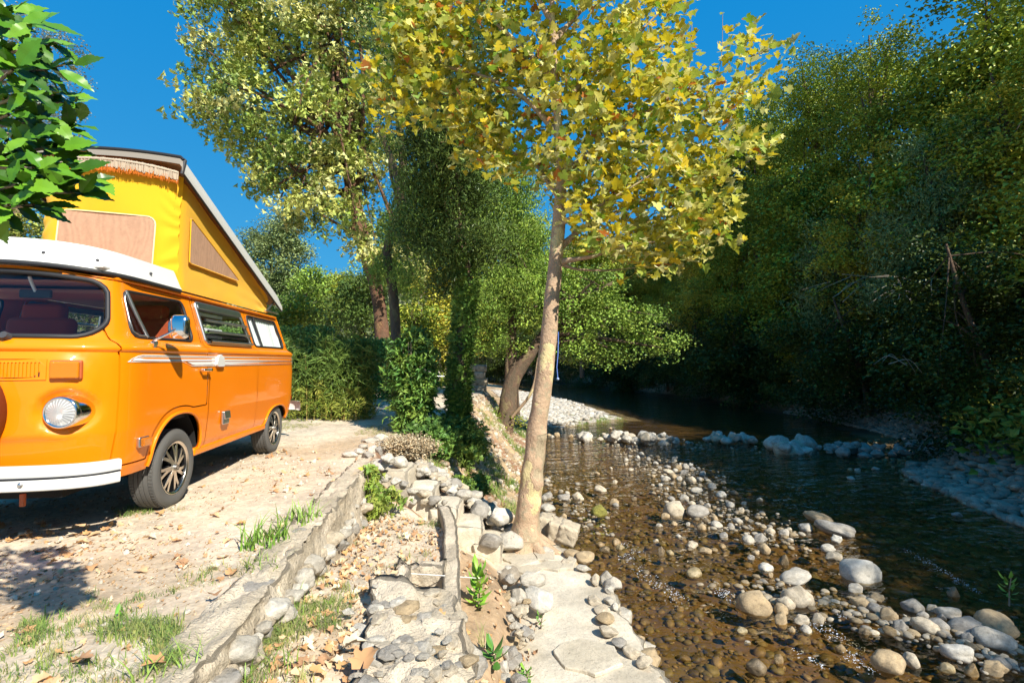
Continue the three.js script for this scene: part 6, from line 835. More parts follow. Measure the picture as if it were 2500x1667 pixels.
{ // the yellowing plane tree on the path
  const D = 6.12, b = [0.165, -1.1, D], t = thing('plane_tree', 'young plane tree with large yellowing leaves growing at the foot of the steps', 'tree', [b[0], b[1], -D]);
  const Lp = (px, py, d = D) => { const p = atD(px, py, d); return [p[0] - b[0], p[1] - b[1], -(d - D)]; };
  const tr = [[1280, 1345, 57], [1283, 1312, 42], [1287, 1270, 34], [1293, 1215, 31], [1300, 1150, 27.5], [1306, 1110, 27], [1308, 1060, 26.5], [1318, 1000, 24.5], [1328, 930, 23.5], [1336, 860, 22.5], [1342, 800, 22], [1346, 740, 20.5], [1354, 670, 20], [1360, 600, 19], [1366, 520, 17.5], [1370, 440, 15], [1366, 340, 12], [1356, 220, 10], [1350, 80, 8], [1346, -80, 6]];
  const TP = tr.map(([px, py, w]) => [...Lp(px, py), w * D / FOC * (py > 1280 ? 0.97 : 0.9)]);
  const trunk = limb(TP, 28, 7, 0.055, 2); { const p = trunk.attributes.position; for (let i = 0; i < p.count; i++) { const x = p.getX(i), y = p.getY(i), z = p.getZ(i); for (const [bx, by, bz, br, amp] of [[-0.16, 0.95, 0.1, 0.14, 0.05], [0.14, 0.8, 0.1, 0.12, 0.05], [-0.05, 1.12, 0.16, 0.1, 0.045], [0.18, 0.55, 0.12, 0.1, 0.04], [-0.05, 0.45, 0.2, 0.12, 0.035], [0.2, 1.35, 0.08, 0.1, 0.035], [0.02, 1.65, 0.14, 0.1, 0.03], [-0.12, 0.62, 0.15, 0.1, 0.03], [0.1, 0.18, 0.2, 0.1, 0.045], [0.16, 1.0, 0.14, 0.08, 0.03]]) { const q = Math.exp(-((x - bx - 0.02) ** 2 + (y - by) ** 2 * 1.6 + (z - bz) ** 2) / (br * br)); p.setXYZ(i, p.getX(i) + (bx > 0 ? 1 : -1) * amp * q * 0.6, p.getY(i), p.getZ(i) + amp * q); } if (y < 0.2) { const a = Math.atan2(z, x), k = 1 + 0.35 * Math.max(0, Math.sin(a * 4 + 0.7)) * sstep(0.2, -0.1, y); p.setX(i, p.getX(i) * k); p.setZ(i, p.getZ(i) * k); } } trunk.computeVertexNormals(); }
  part('trunk', t, trunk, M.bark);
  for (const [dx, dz, l] of [[0.5, 0.25, 1], [0.3, 0.42, 0.8], [-0.35, 0.35, 0.7], [0.45, -0.2, 0.8]]) part('root', t, limb([[dx * 0.2, 0.12, dz * 0.2, 0.09], [dx * 0.55, 0.03, dz * 0.55, 0.06], [dx * l, -0.03, dz * l, 0.03]], 10, 5, 0.12, dx), M.bark);
  const r = rng(515), twigs = [];
  const branch = (from, list, r0) => { const q = Lp(...from); const pts = [[...q, r0], ...list.map((p, i) => [...Lp(p[0], p[1], p[2] ?? D), r0 * lerp(0.75, 0.2, (i + 1) / list.length)])]; part('branch', t, limb(pts, 9, 6, 0.12, r0 * 100), M.bark); twigs.push(pts); };
  branch([1366, 480], [[1335, 440, 6.2], [1310, 405, 6.4], [1250, 370, 6.6], [1180, 330, 6.8]], 0.05); branch([1364, 640], [[1410, 632, 6.0], [1450, 625, 5.9], [1520, 600, 5.8], [1600, 590, 5.7]], 0.045); branch([1362, 610], [[1420, 560, 6.2], [1500, 520, 6.3], [1620, 470, 6.3], [1720, 400, 6.2]], 0.05); branch([1366, 430], [[1430, 380, 6.0], [1540, 300, 5.9], [1660, 220, 5.8]], 0.05); branch([1364, 330], [[1280, 240, 6.4], [1160, 180, 6.7], [1020, 160, 6.8], [930, 190, 6.8]], 0.05); branch([1358, 260], [[1450, 180, 6.3], [1560, 80, 6.4], [1640, 0, 6.4]], 0.045); branch([1356, 200], [[1260, 100, 6.4], [1160, 20, 6.7], [1060, -40, 6.8]], 0.045); branch([1366, 545], [[1440, 515, 5.8], [1520, 470, 5.6], [1600, 420, 5.5]], 0.04); branch([1352, 100], [[1440, 0, 6.3], [1520, -120, 6.4]], 0.04); branch([1350, 60], [[1280, -60, 6.2], [1180, -200, 6.2]], 0.04); branch([1364, 640], [[1400, 655, 6.1], [1480, 660, 6.2], [1580, 650, 6.3]], 0.03);
  const blobs = [[925, 190, 0.25, 0.28, 30], [985, 240, 0.36, 0.36, 90], [1050, 130, 0.42, 0.5, 130], [1000, 60, 0.4, 0.4, 80], [1140, 240, 0.42, 0.36, 100], [1040, 20, 0.5, 0.4, 100], [1170, 80, 0.5, 0.5, 140], [1290, 90, 0.5, 0.5, 130], [1240, 260, 0.45, 0.38, 110], [1190, 370, 0.3, 0.28, 60], [1280, 390, 0.42, 0.22, 70], [1160, 320, 0.3, 0.3, 50], [1400, 180, 0.5, 0.5, 120], [1420, 320, 0.45, 0.4, 110], [1510, 110, 0.5, 0.5, 120], [1590, 40, 0.42, 0.4, 90], [1540, 270, 0.5, 0.45, 130], [1630, 200, 0.42, 0.45, 100], [1480, 440, 0.4, 0.34, 100], [1590, 410, 0.46, 0.4, 120], [1690, 350, 0.4, 0.4, 100], [1770, 290, 0.26, 0.42, 56], [1720, 470, 0.36, 0.3, 80], [1620, 545, 0.42, 0.28, 90], [1500, 570, 0.4, 0.24, 80], [1730, 560, 0.26, 0.2, 36], [1420, 500, 0.3, 0.24, 50], [1800, 150, 0.16, 0.45, 26], [1870, 360, 0.16, 0.16, 16], [1580, 635, 0.32, 0.14, 40], [1850, 220, 0.2, 0.3, 18], [1900, 130, 0.12, 0.12, 5], [1380, 420, 0.3, 0.2, 36], [1680, 620, 0.16, 0.12, 12],
    [1340, -130, 0.6, 0.5, 110], [1500, -110, 0.6, 0.5, 110], [1300, -290, 0.7, 0.6, 100], [1450, -280, 0.6, 0.5, 80], [1380, -420, 0.5, 0.5, 60]];
  const cols = [[0.66, 0.53, 0.02], [0.52, 0.50, 0.05], [0.66, 0.62, 0.17], [0.40, 0.46, 0.06], [0.70, 0.52, 0.02], [0.28, 0.38, 0.05], [0.64, 0.61, 0.26]], all = [];
  for (const [px, py, rx, ry, n0] of blobs) for (let i = 0, n = Math.round(n0 * 3.5); i < n; ) {
    const dd = D + (r() - 0.5) * (px < 1330 ? 0.9 : 1.4) + clamp((1340 - px) / 150) * 0.75, c = Lp(px + (r() * 2 - 1) * rx * 199, py + (r() * 2 - 1) * ry * 199, dd), m = Math.min(n - i, 3 + Math.floor(r() * 5));
    for (let k = 0; k < m; k++, i++) { const p = new THREE.Vector3(c[0] + (r() - 0.5) * 0.34, c[1] + (r() - 0.5) * 0.26, c[2] + (r() - 0.5) * 0.34), s = lerp(0.06, 0.145, r()); const tone = r() < 0.03 ? lin(0.5, 0.17, 0.03) : r() < 0.08 ? lin(0.22, 0.36, 0.03) : mixCol(cols, r, 0.12); all.push({ m: new THREE.Matrix4().compose(p, new THREE.Quaternion().setFromEuler(new THREE.Euler(-1.3 - 1.3 * r() + (r() < 0.35 ? 1.3 : 0), r() * 6.283, (r() - 0.5) * 0.9, 'YXZ')), new THREE.Vector3(s, s, s)), c: tone, p, seen: py > 0, v: Math.floor(r() * 4) }); }
  }
  const near = all.filter((l) => l.seen).sort((a, c) => c.p.z - a.p.z).slice(0, 300), set = new Set(near);
  const tones = cols.map((c) => phys({ color: lin(...c), roughness: 1, specularIntensity: 0.5, transmission: 0.4, thickness: 0, side: THREE.DoubleSide }));
  near.forEach((l, i) => { const o = part('leaf', t, PL[l.v], tones[i % tones.length]); o.applyMatrix4(l.m); });
  const rest2 = all.filter((l) => !set.has(l)); PL.forEach((g, v) => { const q = rest2.filter((l) => l.v === v); instanced('crown', t, g, M.planeLeaf ??= phys({ color: 0xffffff, roughness: 1, transmission: 0.4, thickness: 0, specularIntensity: 0.5, side: THREE.DoubleSide }), q.map((l) => l.m), q.map((l) => l.c)); });
  // long shoots rising from the crown against the sky
  for (const pts of [[[1700, 420], [1720, 300], [1760, 150], [1765, 30]], [[1740, 380], [1800, 250], [1830, 120], [1835, 60]], [[1650, 300], [1680, 180], [1690, 60]], [[1780, 420], [1850, 380], [1900, 340]], [[1830, 140], [1880, 120], [1935, 95]]]) { const q = pts.map((p, i) => [...Lp(p[0], p[1], 6.2), lerp(0.009, 0.003, i / 3)]); part('shoot', t, limb(q, 5, 6, 0, 1), M.twig); const cv = new THREE.CatmullRomCurve3(q.map((p) => new THREE.Vector3(p[0], p[1], p[2]))); for (let k = 0; k < 9; k++) { const p = cv.getPoint(0.15 + 0.85 * k / 8), s = lerp(0.15, 0.06, k / 8); const o = part('leaf', t, PL[k % 4], tones[(k * 3) % tones.length]); o.position.copy(p); o.rotation.set(-0.6 - r(), r() * 6.28, 0, 'YXZ'); o.scale.setScalar(s); } }
}
{ // glossy shrub reaching in at the left, its serrated leaves one by one
  const lf = (() => { const rim = [[0, 0]]; const n = 7; for (let i = 1; i <= n; i++) { const y = i / (n + 0.6), w = 0.25 * Math.sin(Math.PI * Math.pow(y, 0.9)) ; rim.push([w * 0.9, y - 0.05], [w * 1.02, y]); } rim.push([0, 1]); const pos = [], idx = [], uv = []; for (const s of [1, -1]) { const o = pos.length / 3; rim.forEach(([x, y]) => { pos.push(s * x, y, 0.22 * x * (1 - 0.4 * y) - 0.13 * y * y + 0.02 * Math.sin(y * 14) * x * 4); uv.push(y, 0.5 + s * x); }); rim.forEach(([x, y]) => { pos.push(0, y, -0.13 * y * y - 0.005); uv.push(y, 0.5); }); const m = rim.length; for (let i = 0; i < m - 1; i++) { const a = o + i, c = o + m + i; if (s > 0) idx.push(a, a + 1, c, a + 1, c + 1, c); else idx.push(a, c, a + 1, a + 1, c, c + 1); } } return bufGeo(pos, idx, uv); })();
  const t = thing('glossy_shrub', 'glossy green shrub with serrated oval leaves beside the van\'s roof', 'shrub', [-1.75, 0, -1.25]), base = new THREE.Vector3(-1.75, 0, -1.25), r = rng(611);
  const gm = [[0.06, 0.17, 0.012], [0.09, 0.23, 0.015], [0.035, 0.10, 0.01], [0.13, 0.28, 0.02]].map((c) => phys({ color: lin(...c), roughness: 0.34, specularIntensity: 0.55, side: THREE.DoubleSide }));
  const tips = []; const end = (px, py, d) => tips.push(new THREE.Vector3(...(() => { const p = atD(px, py, d); return [p[0], p[1], -p[2]]; })()));
  for (const [px, py, d] of [[20, 30, 1.08], [70, 60, 1.03], [60, 120, 1.08], [120, 110, 1.13], [30, 170, 1.03], [110, 170, 1.08], [150, 160, 1.13], [60, 230, 1.03], [130, 230, 1.13], [165, 250, 1.18], [20, 280, 1.03], [100, 290, 1.08], [160, 310, 1.13], [60, 340, 1.03], [120, 360, 1.08], [170, 370, 1.13], [20, 390, 1.03], [80, 410, 1.03], [150, 420, 1.08], [200, 440, 1.13], [40, 450, 1.03], [110, 450, 1.08], [175, 470, 1.11], [20, 500, 1.03], [80, 500, 1.08], [40, 60, 1.28], [80, 200, 1.33], [100, 330, 1.33], [30, 330, 1.33], [140, 400, 1.33], [10, 120, 1.33], [60, 460, 1.33], [-20, 230, 1.18], [-30, 60, 1.18], [-20, 420, 1.18]]) end(px, py, d);
  const extra = []; for (let i = 0; i < 22; i++) { const p = atD(lerp(-120, 20, r()), lerp(80, 520, r()), lerp(1.0, 1.35, r())); extra.push(new THREE.Vector3(p[0], p[1], -p[2])); }
  const leafAt = (c, dir, k, out) => { const n = 9; for (let i = 0; i < n; i++) { const a = i * 2.4 + k, q = new THREE.Vector3(Math.cos(a) + (r() - 0.5), (r() - 0.45) * 1.6, Math.sin(a) * 0.7 + (r() - 0.5)).addScaledVector(dir, 0.5).normalize(), p = c.clone().addScaledVector(dir, (i / n - 0.6) * 0.12); const uv0 = new THREE.Vector3(0.5 + (r() - 0.5) * 0.8, 0.5 + (r() - 0.3) * 0.8, 0.75), up = uv0.clone().addScaledVector(q, -uv0.dot(q)).normalize(), x = new THREE.Vector3().crossVectors(q, up); const s = lerp(0.045, 0.078, r()); out.push(new THREE.Matrix4().makeBasis(x, q, up).scale(new THREE.Vector3(s, s, s)).setPosition(p.sub(base))); } };
  const hero = []; tips.forEach((c, k) => { const st = new THREE.Vector3(lerp(-1.9, -1.6, r()), c.y + 0.1 - 0.12 * r(), -lerp(1.15, 1.4, r())), dir = c.clone().sub(st).normalize(); part('branch', t, limb([[st.x - base.x, st.y, st.z - base.z, 0.008], [(st.x + c.x) / 2 - base.x, (st.y + c.y) / 2 - 0.02, (st.z + c.z) / 2 - base.z, 0.006], [c.x - base.x, c.y, c.z - base.z, 0.003]], 6, 5, 0.05, k), M.twig); leafAt(c, dir, k, hero); });
  hero.slice(0, 300).forEach((m, i) => part('leaf', t, lf, gm[i % 4]).applyMatrix4(m));
  const far = hero.slice(300); extra.forEach((c, k) => leafAt(c, new THREE.Vector3(0.5, 0.3, 0.2).normalize(), k, far)); instanced('foliage', t, lf, phys({ color: 0xffffff, roughness: 0.4, side: THREE.DoubleSide }), far, far.map(() => mixCol([[0.10, 0.26, 0.015], [0.06, 0.17, 0.014]], r)));
  part('stem', t, limb([[-0.1, -0.05, 0.1, 0.03], [0, 0.9, 0.05, 0.025], [0.1, 1.5, 0, 0.02], [0.2, 2.1, 0, 0.01]], 8, 5, 0.1, 3), M.twig);
}
{ // bamboo screen behind the van
  const x0 = -4.3, x1 = -2.72, d = 9.6, t = thing('bamboo_screen', 'screen of leafy yellow-stemmed bamboo behind the van\'s tail', 'bamboo', [(x0 + x1) / 2, 0, -d]), r = rng(701), cx = (x0 + x1) / 2, cane = std({ color: lin(0.34, 0.27, 0.07), roughness: 0.6 });
  const lm = [], lc = [];
  for (let i = 0; i < 46; i++) { const x = lerp(x0, x1, (i + r()) / 46) - cx, z = (r() - 0.5) * 0.7, h = lerp(1.15, 1.6, r()), lx = (r() - 0.5) * 0.4; part('cane', t, limb([[x, -0.05, z, 0.012], [x + lx * 0.4, h * 0.5, z, 0.01], [x + lx, h, z + (r() - 0.5) * 0.2, 0.004]], 6, 4, 0, 1), cane); for (let k = 0; k < 46; k++) { const f = Math.pow(r(), 0.75); lm.push(mat4(new THREE.Vector3(x + lx * f + (r() - 0.5) * 0.3, h * (0.06 + 0.98 * f), z + (r() - 0.5) * 0.4), (r() - 0.5) * 0.8, r() * 6.28, (r() - 0.5) * 0.8, lerp(0.6, 1.0, r()))); lc.push(mixCol(f < 0.45 ? [[0.36, 0.37, 0.07], [0.22, 0.29, 0.05], [0.15, 0.23, 0.04]] : [[0.11, 0.19, 0.04], [0.15, 0.24, 0.05], [0.19, 0.27, 0.055]], r)); } }
  for (let k = 0; k < 3; k++) instanced('foliage', t, SPRIG.bamboo[k], M.foliage, lm.filter((_, i) => i % 3 === k), lc.filter((_, i) => i % 3 === k));
}
function shrub(name, label, x, y, d, rx, h, kind, cols, n, per, cl, s, seed, cat = 'shrub', group) { const t = thing(name, label, cat, [x, y, -d], 0, group), r = rng(seed); for (let i = 0; i < 5; i++) { const a = r() * 6.28; part('stem', t, limb([[Math.cos(a) * 0.05, -0.1, Math.sin(a) * 0.05, 0.018], [Math.cos(a) * rx * 0.3, h * 0.45, Math.sin(a) * rx * 0.3, 0.012], [Math.cos(a) * rx * 0.5, h * 0.85, Math.sin(a) * rx * 0.5, 0.005]], 6, 4, 0.05, i), M.twig); } leaves(t, 'foliage', kind, [{ c: [0, h * 0.5, 0], r: [rx, h * 0.5, rx], n }], cols, { cl, per, s, seed, hollow: 0.6 }); return t; }
shrub('laurel_shrub', 'upright laurel shrub with dark glossy leaves on the edge of the bank', -1.62, 0, 8.1, 0.38, 1.72, 'laurel', [[0.09, 0.20, 0.04], [0.06, 0.14, 0.035], [0.15, 0.28, 0.05], [0.22, 0.34, 0.06]], 190, 5, 0.12, [0.8, 1.15], 811);
shrub('ivy_bush', 'mound of ivy spilling over the bank below the laurel', -1.25, -0.3, 7.7, 0.42, 0.55, 'ivy', [[0.10, 0.2, 0.04], [0.18, 0.28, 0.05], [0.07, 0.14, 0.03]], 70, 5, 0.14, [0.8, 1.2], 812);
shrub('ivy_bush', 'ivy and bramble at the foot of the ivy-clad tree', -0.95, -0.55, 8.4, 0.5, 0.7, 'ivy', [[0.09, 0.17, 0.035], [0.22, 0.28, 0.05], [0.14, 0.22, 0.04]], 80, 5, 0.16, [0.8, 1.3], 813);
shrub('bramble', 'yellow-green bramble on the slope beside the stone steps', -0.62, -0.75, 7.1, 0.24, 0.32, 'ivy', [[0.3, 0.33, 0.05], [0.16, 0.25, 0.04], [0.1, 0.18, 0.04]], 26, 5, 0.1, [0.6, 0.9], 814);
shrub('dry_bush', 'dry straw-coloured bush above the stone steps', -1.42, -0.1, 6.75, 0.34, 0.22, 'small', [[0.46, 0.36, 0.22], [0.5, 0.42, 0.28], [0.36, 0.27, 0.16]], 110, 6, 0.1, [0.5, 0.8], 815, 'bush');
{ // trimmed hedges of the camp
  for (const [x0, x1, d0, d1, h, lab, cols, n] of [[-5.8, -3.3, 15.5, 14, 1.55, 'dark clipped hedge behind the bamboo', [[0.10, 0.19, 0.04], [0.15, 0.25, 0.045], [0.08, 0.15, 0.03]], 420], [-11, -5.6, 16.5, 15.2, 2.0, 'long clipped hedge behind the van', [[0.11, 0.2, 0.04], [0.16, 0.26, 0.05]], 520], [-3.0, -2.3, 21, 21.6, 1.2, 'small sunlit clipped hedge beside the camp lane', [[0.24, 0.3, 0.04], [0.3, 0.34, 0.06]], 120]]) {
    const t = thing('hedge', lab, 'hedge', [(x0 + x1) / 2, 0, -(d0 + d1) / 2]), r = rng(n), ms = [], cs = [];
    part('stem', t, join(Array.from({ length: 1 }, (_, i) => limb([[0, -0.1, 0, 0.05], [0.02, h * 0.5, 0, 0.04], [0, h * 0.8, 0, 0.02]], 6, 3, 0, i))), M.twig);
    for (let i = 0; i < n * 4; i++) { const f = r(), side = r(); ms.push(mat4(new THREE.Vector3(lerp(x0, x1, f) - (x0 + x1) / 2 + (r() - 0.5) * 0.2, side < 0.3 ? h + (r() - 0.5) * 0.12 : r() * h, -(lerp(d0, d1, f) - (d0 + d1) / 2) + (side < 0.3 ? (r() - 0.5) * 0.7 : 0.38 + (r() - 0.5) * 0.15)), r(), r() * 6.28, r(), lerp(1.1, 1.9, r()))); cs.push(mixCol(cols, r)); }
    instanced('foliage', t, SPRIG.small[0], M.foliage, ms, cs);
  }
}
{ // broad-leaved seedlings on the terrace and by the path: rosettes of separate leaves
  const oval = (() => { const pos = [], idx = [], n = 6; for (let i = 0; i <= n; i++) { const y = i / n, w = 0.2 * Math.sin(Math.PI * (0.06 + 0.94 * y) ** 0.8); pos.push(-w, y, 0.06 * Math.sin(y * 3) + w * 0.3, 0, y, 0.06 * Math.sin(y * 3), w, y, 0.06 * Math.sin(y * 3) + w * 0.3); if (i < n) { const a = i * 3; idx.push(a, a + 1, a + 3, a + 1, a + 4, a + 3, a + 1, a + 2, a + 4, a + 2, a + 5, a + 4); } } return bufGeo(pos, idx); })();
  const seedling = (label, x, y, d, h, n, L, cols, seed) => { const t = thing('seedling', label, 'plant', [x, y, -d]), r = rng(seed), ms = cols.map((c) => phys({ color: lin(...c), roughness: 0.4, transmission: 0, side: THREE.DoubleSide })); part('stem', t, limb([[0, -0.04, 0, 0.008], [0.01, h * 0.5, 0, 0.006], [0.02, h, 0.01, 0.003]], 6, 4, 0, 1), M.twig); for (let i = 0; i < n; i++) { const f = i / n, a = i * 2.4, o = part('leaf', t, oval, ms[i % ms.length]); o.position.set(Math.cos(a) * 0.02, h * lerp(0.15, 1, f), Math.sin(a) * 0.02); o.rotation.set(lerp(1.25, 0.35, f) + (r() - 0.5) * 0.4, a, 0, 'YXZ'); o.scale.setScalar(L * lerp(0.8, 1.15, r())); } };
  seedling('bright green leafy seedling beside the kerb wall', -0.27, -0.84, 4.05, 0.34, 26, 0.125, [[0.16, 0.36, 0.03], [0.22, 0.42, 0.04], [0.28, 0.44, 0.05]], 901);
  seedling('dark green broad-leaved seedling among the path-side stones', -0.12, -0.82, 3.35, 0.1, 8, 0.13, [[0.07, 0.19, 0.03], [0.1, 0.24, 0.04]], 902);
  seedling('small trailing weed growing in the planting pit', -0.62, -0.68, 3.4, 0.22, 18, 0.07, [[0.18, 0.3, 0.05], [0.28, 0.36, 0.06], [0.12, 0.22, 0.05]], 903);
  seedling('small green weed at the foot of the path-side wall', 0.1, -1.08, 3.6, 0.08, 9, 0.07, [[0.14, 0.3, 0.04], [0.2, 0.36, 0.05]], 904);
  seedling('green weed growing on a crack of the path', 0.24, -1.08, 4.3, 0.1, 8, 0.06, [[0.12, 0.26, 0.04]], 905);
  seedling('round-leaved weed on the sandy ground', -1.78, 0.0, 2.3, 0.03, 6, 0.045, [[0.14, 0.36, 0.04]], 906);
  seedling('green sprig beside the long flat boulder', 5.1, -1.3, 5.2, 0.25, 14, 0.09, [[0.16, 0.3, 0.04]], 907);
  // ivy on the end of the retaining wall
  const t = thing('ivy', 'yellow-green ivy climbing the end of the retaining wall', 'ivy', [-1.52, -0.3, -5.25]); leaves(t, 'foliage', 'ivy', [{ c: [0.03, 0.12, 0.05], r: [0.07, 0.22, 0.12], n: 16 }, { c: [0.07, -0.08, 0.0], r: [0.14, 0.14, 0.14], n: 18 }, { c: [0.22, 0.0, 0.1], r: [0.12, 0.08, 0.1], n: 8 }], [[0.26, 0.34, 0.05], [0.36, 0.4, 0.08], [0.18, 0.28, 0.05]], { cl: 0.06, per: 3, s: [0.6, 0.9], seed: 908, hollow: 0 }); part('stem', t, limb([[0.06, -0.2, 0, 0.008], [0.04, 0.1, 0.02, 0.006], [0.02, 0.3, 0.05, 0.003]], 5, 4, 0, 1), M.twig);
}
// ---------------------------------------------------------------- ground litter and grass
{
  const r = rng(951), list = [], dry = [[0.50, 0.27, 0.12], [0.58, 0.38, 0.2], [0.40, 0.22, 0.11], [0.62, 0.45, 0.26], [0.54, 0.30, 0.12], [0.66, 0.54, 0.38]], dm = dry.map((c) => std({ color: lin(...c), roughness: 0.85, side: THREE.DoubleSide }));
  const drop = (x, d, s, lift = 0.012) => { const y = (x > section(d)[5][0] - 0.1 && x < section(d)[6][0] && d < 6.2 ? Math.max(groundY(x, d), -1.085) : groundY(x, d)); list.push({ x, y: y + lift, d, s, rx: -Math.PI / 2 + (r() - 0.5) * 0.55, ry: r() * 6.28, rz: (r() - 0.5) * 0.5 }); };
  for (let i = 0; i < 330; i++) { const d = lerp(1.5, 3.6, Math.pow(r(), 0.9)), x = wallX(d) - 0.12 - Math.pow(r(), 0.8) * 2.1; if (N2(x * 1.5, d * 1.5, 33) + (r() - 0.5) * 0.9 < -0.1) continue; drop(x, d, lerp(0.025, 0.075, r())); }
  for (let i = 0; i < 60; i++) { const d = lerp(3.4, 6.5, r()); drop(wallX(d) - 0.15 - r() * 1.6, d, lerp(0.04, 0.09, r())); }
  for (let i = 0; i < 520; i++) { const d = lerp(1.6, 5.3, r()), sec = section(d), x = lerp(sec[1][0] + 0.08, sec[2][0] - 0.03, Math.pow(r(), d > 3.6 ? 1.7 : 1)); if (x > -0.8 && d > 3.05 && d < 3.8) continue; drop(x, d, lerp(0.03, 0.075, r()), 0.008 + 0.02 * r()); }
  for (let i = 0; i < 110; i++) { const d = lerp(2.6, 5.4, r()), sec = section(d); drop(lerp(sec[3][0], sec[5][0] + 0.2, r()), d, lerp(0.025, 0.06, r()), 0.015); }
  for (const [px, py, y, s] of [[880, 1655, -0.2, 0.13], [840, 1600, -0.2, 0.10], [1035, 1540, -0.32, 0.09], [1075, 1530, -0.32, 0.09], [400, 1640, 0, 0.08], [180, 1640, 0, 0.07], [520, 1470, 0, 0.07]]) { const q = atY(px, py, y); list.push({ x: q[0], y: y + 0.04, d: q[2], s, rx: -1.2, ry: r() * 6.28, rz: 0.2, big: 1 }); }
  list.sort((a, c) => (c.s / c.d) - (a.s / a.d));
  list.slice(0, 300).forEach((l, i) => { const o = mesh('fallen_leaf', DRY[i % 4], dm[i % dm.length]); o.position.set(l.x, l.y, -l.d); o.rotation.set(l.rx, l.ry, l.rz, 'YXZ'); o.scale.setScalar(l.s); const terr = l.x > wallX(l.d) + 0.02; tag(o, l.big ? (i === 0 ? 'largest curled brown plane leaf lying on the terrace' : 'large dry plane leaf lying curled on the ground') : terr ? 'dry orange-brown plane leaf on the terrace below the wall' : 'dry tan plane leaf on the sandy ground by the van', 'leaf', l.big ? (i === 0 ? null : 'large dry leaves') : terr ? 'fallen leaves on the terrace' : 'fallen leaves on the sand'); });
  const restL = list.slice(300); tag(instanced('leaf_litter', null, DRY[0], M.dryLeaf, restL.map((l) => mat4(new THREE.Vector3(l.x, l.y, -l.d), l.rx, l.ry, l.rz, l.s)), restL.map(() => lin(...dry[Math.floor(r() * dry.length)]))), 'scattered dry leaf litter', 'leaf litter');
  // crumbs of dry leaf, twigs and little stones
  const cm = [], cc = []; for (let i = 0; i < 14000; i++) { const d = lerp(1.4, 7.5, Math.pow(r(), 1.5)), sec = section(d), left = r() < 0.72, x = left ? wallX(d) - 0.1 - Math.pow(r(), 1.1) * 3.2 : lerp(sec[1][0] + 0.05, sec[3][0], r()); if (d > 5.5 && !left) continue; if (left && N2(x * 0.9, d * 0.9, 37) + (r() - 0.5) * 0.8 < 0.0 + (d > 3.4 ? 0.12 : -0.2)) continue; cm.push(mat4(new THREE.Vector3(x, groundY(x, d, sec) + 0.004, -d), -1.57 + (r() - 0.5) * 0.7, r() * 6.28, (r() - 0.5) * 0.7, lerp(0.006, 0.03, r() * r()), lerp(0.01, 0.05, r() * r()), 0.02)); cc.push(mixCol([[0.42, 0.26, 0.13], [0.55, 0.38, 0.22], [0.34, 0.2, 0.1], [0.66, 0.52, 0.34]], r)); }
  tag(instanced('litter', null, DRY[2], M.dryLeaf, cm, cc), 'crumbs of dry leaf on the ground', 'litter');
  const pm = [], pc = []; for (let i = 0; i < 1500; i++) { const d = lerp(1.4, 7, Math.pow(r(), 1.3)), sec = section(d), x = r() < 0.6 ? wallX(d) - 0.1 - r() * 3 : lerp(sec[1][0] + 0.05, sec[3][0], r()); if (d > 5.4 && x > sec[0][0]) continue; const s = lerp(0.004, 0.02, r() ** 3); pm.push(mat4(new THREE.Vector3(x, groundY(x, d, sec) + s * 0.3, -d), r(), r() * 6, r(), s, s * 0.8, s)); pc.push(mixCol([[0.85, 0.83, 0.78], [0.6, 0.56, 0.5]], r)); }
  for (let i = 0; i < 2600; i++) { const d = lerp(6.4, 18, Math.pow(r(), 1.4)), sec = section(d), x = lerp(sec[0][0], sec[7][0], r()), s = lerp(0.012, 0.07, r() ** 3); pm.push(mat4(new THREE.Vector3(x, groundY(x, d, sec) + s * 0.3, -d), r(), r() * 6, r(), s, s * 0.8, s)); pc.push(mixCol([[0.8, 0.76, 0.68], [0.6, 0.52, 0.42], [0.5, 0.38, 0.28]], r)); }
  tag(instanced('small_stones', null, PEBBLES[0], std({ map: rep(rockTex, 1.3), roughness: 0.9 }), pm, pc), 'small pale stones strewn on the ground', 'stones');
}
const blade = (h, w, lean, seg = 4) => { const pos = [], idx = []; for (let i = 0; i <= seg; i++) { const t = i / seg, ww = w * (1 - t ** 1.6), x = lean * t * t; pos.push(-ww / 2, h * t * (1 - 0.3 * lean * t / h), x, ww / 2, h * t * (1 - 0.3 * lean * t / h), x); if (i < seg) { const a = i * 2; idx.push(a, a + 1, a + 2, a + 1, a + 3, a + 2); } } return bufGeo(pos, idx).toNonIndexed(); };
function tuftGeo(n, h, w, spread, seed) { const r = rng(seed), list = []; for (let i = 0; i < n; i++) { const hh = h * lerp(0.5, 1.1, r()), g = blade(hh, w * lerp(0.7, 1.2, r()), hh * lerp(0.2, 1.1, r())); g.rotateY(r() * 6.283); g.translate((r() - 0.5) * spread, 0, (r() - 0.5) * spread); list.push(g); } const g = mergeGeometries(list); g.computeVertexNormals(); return g; }
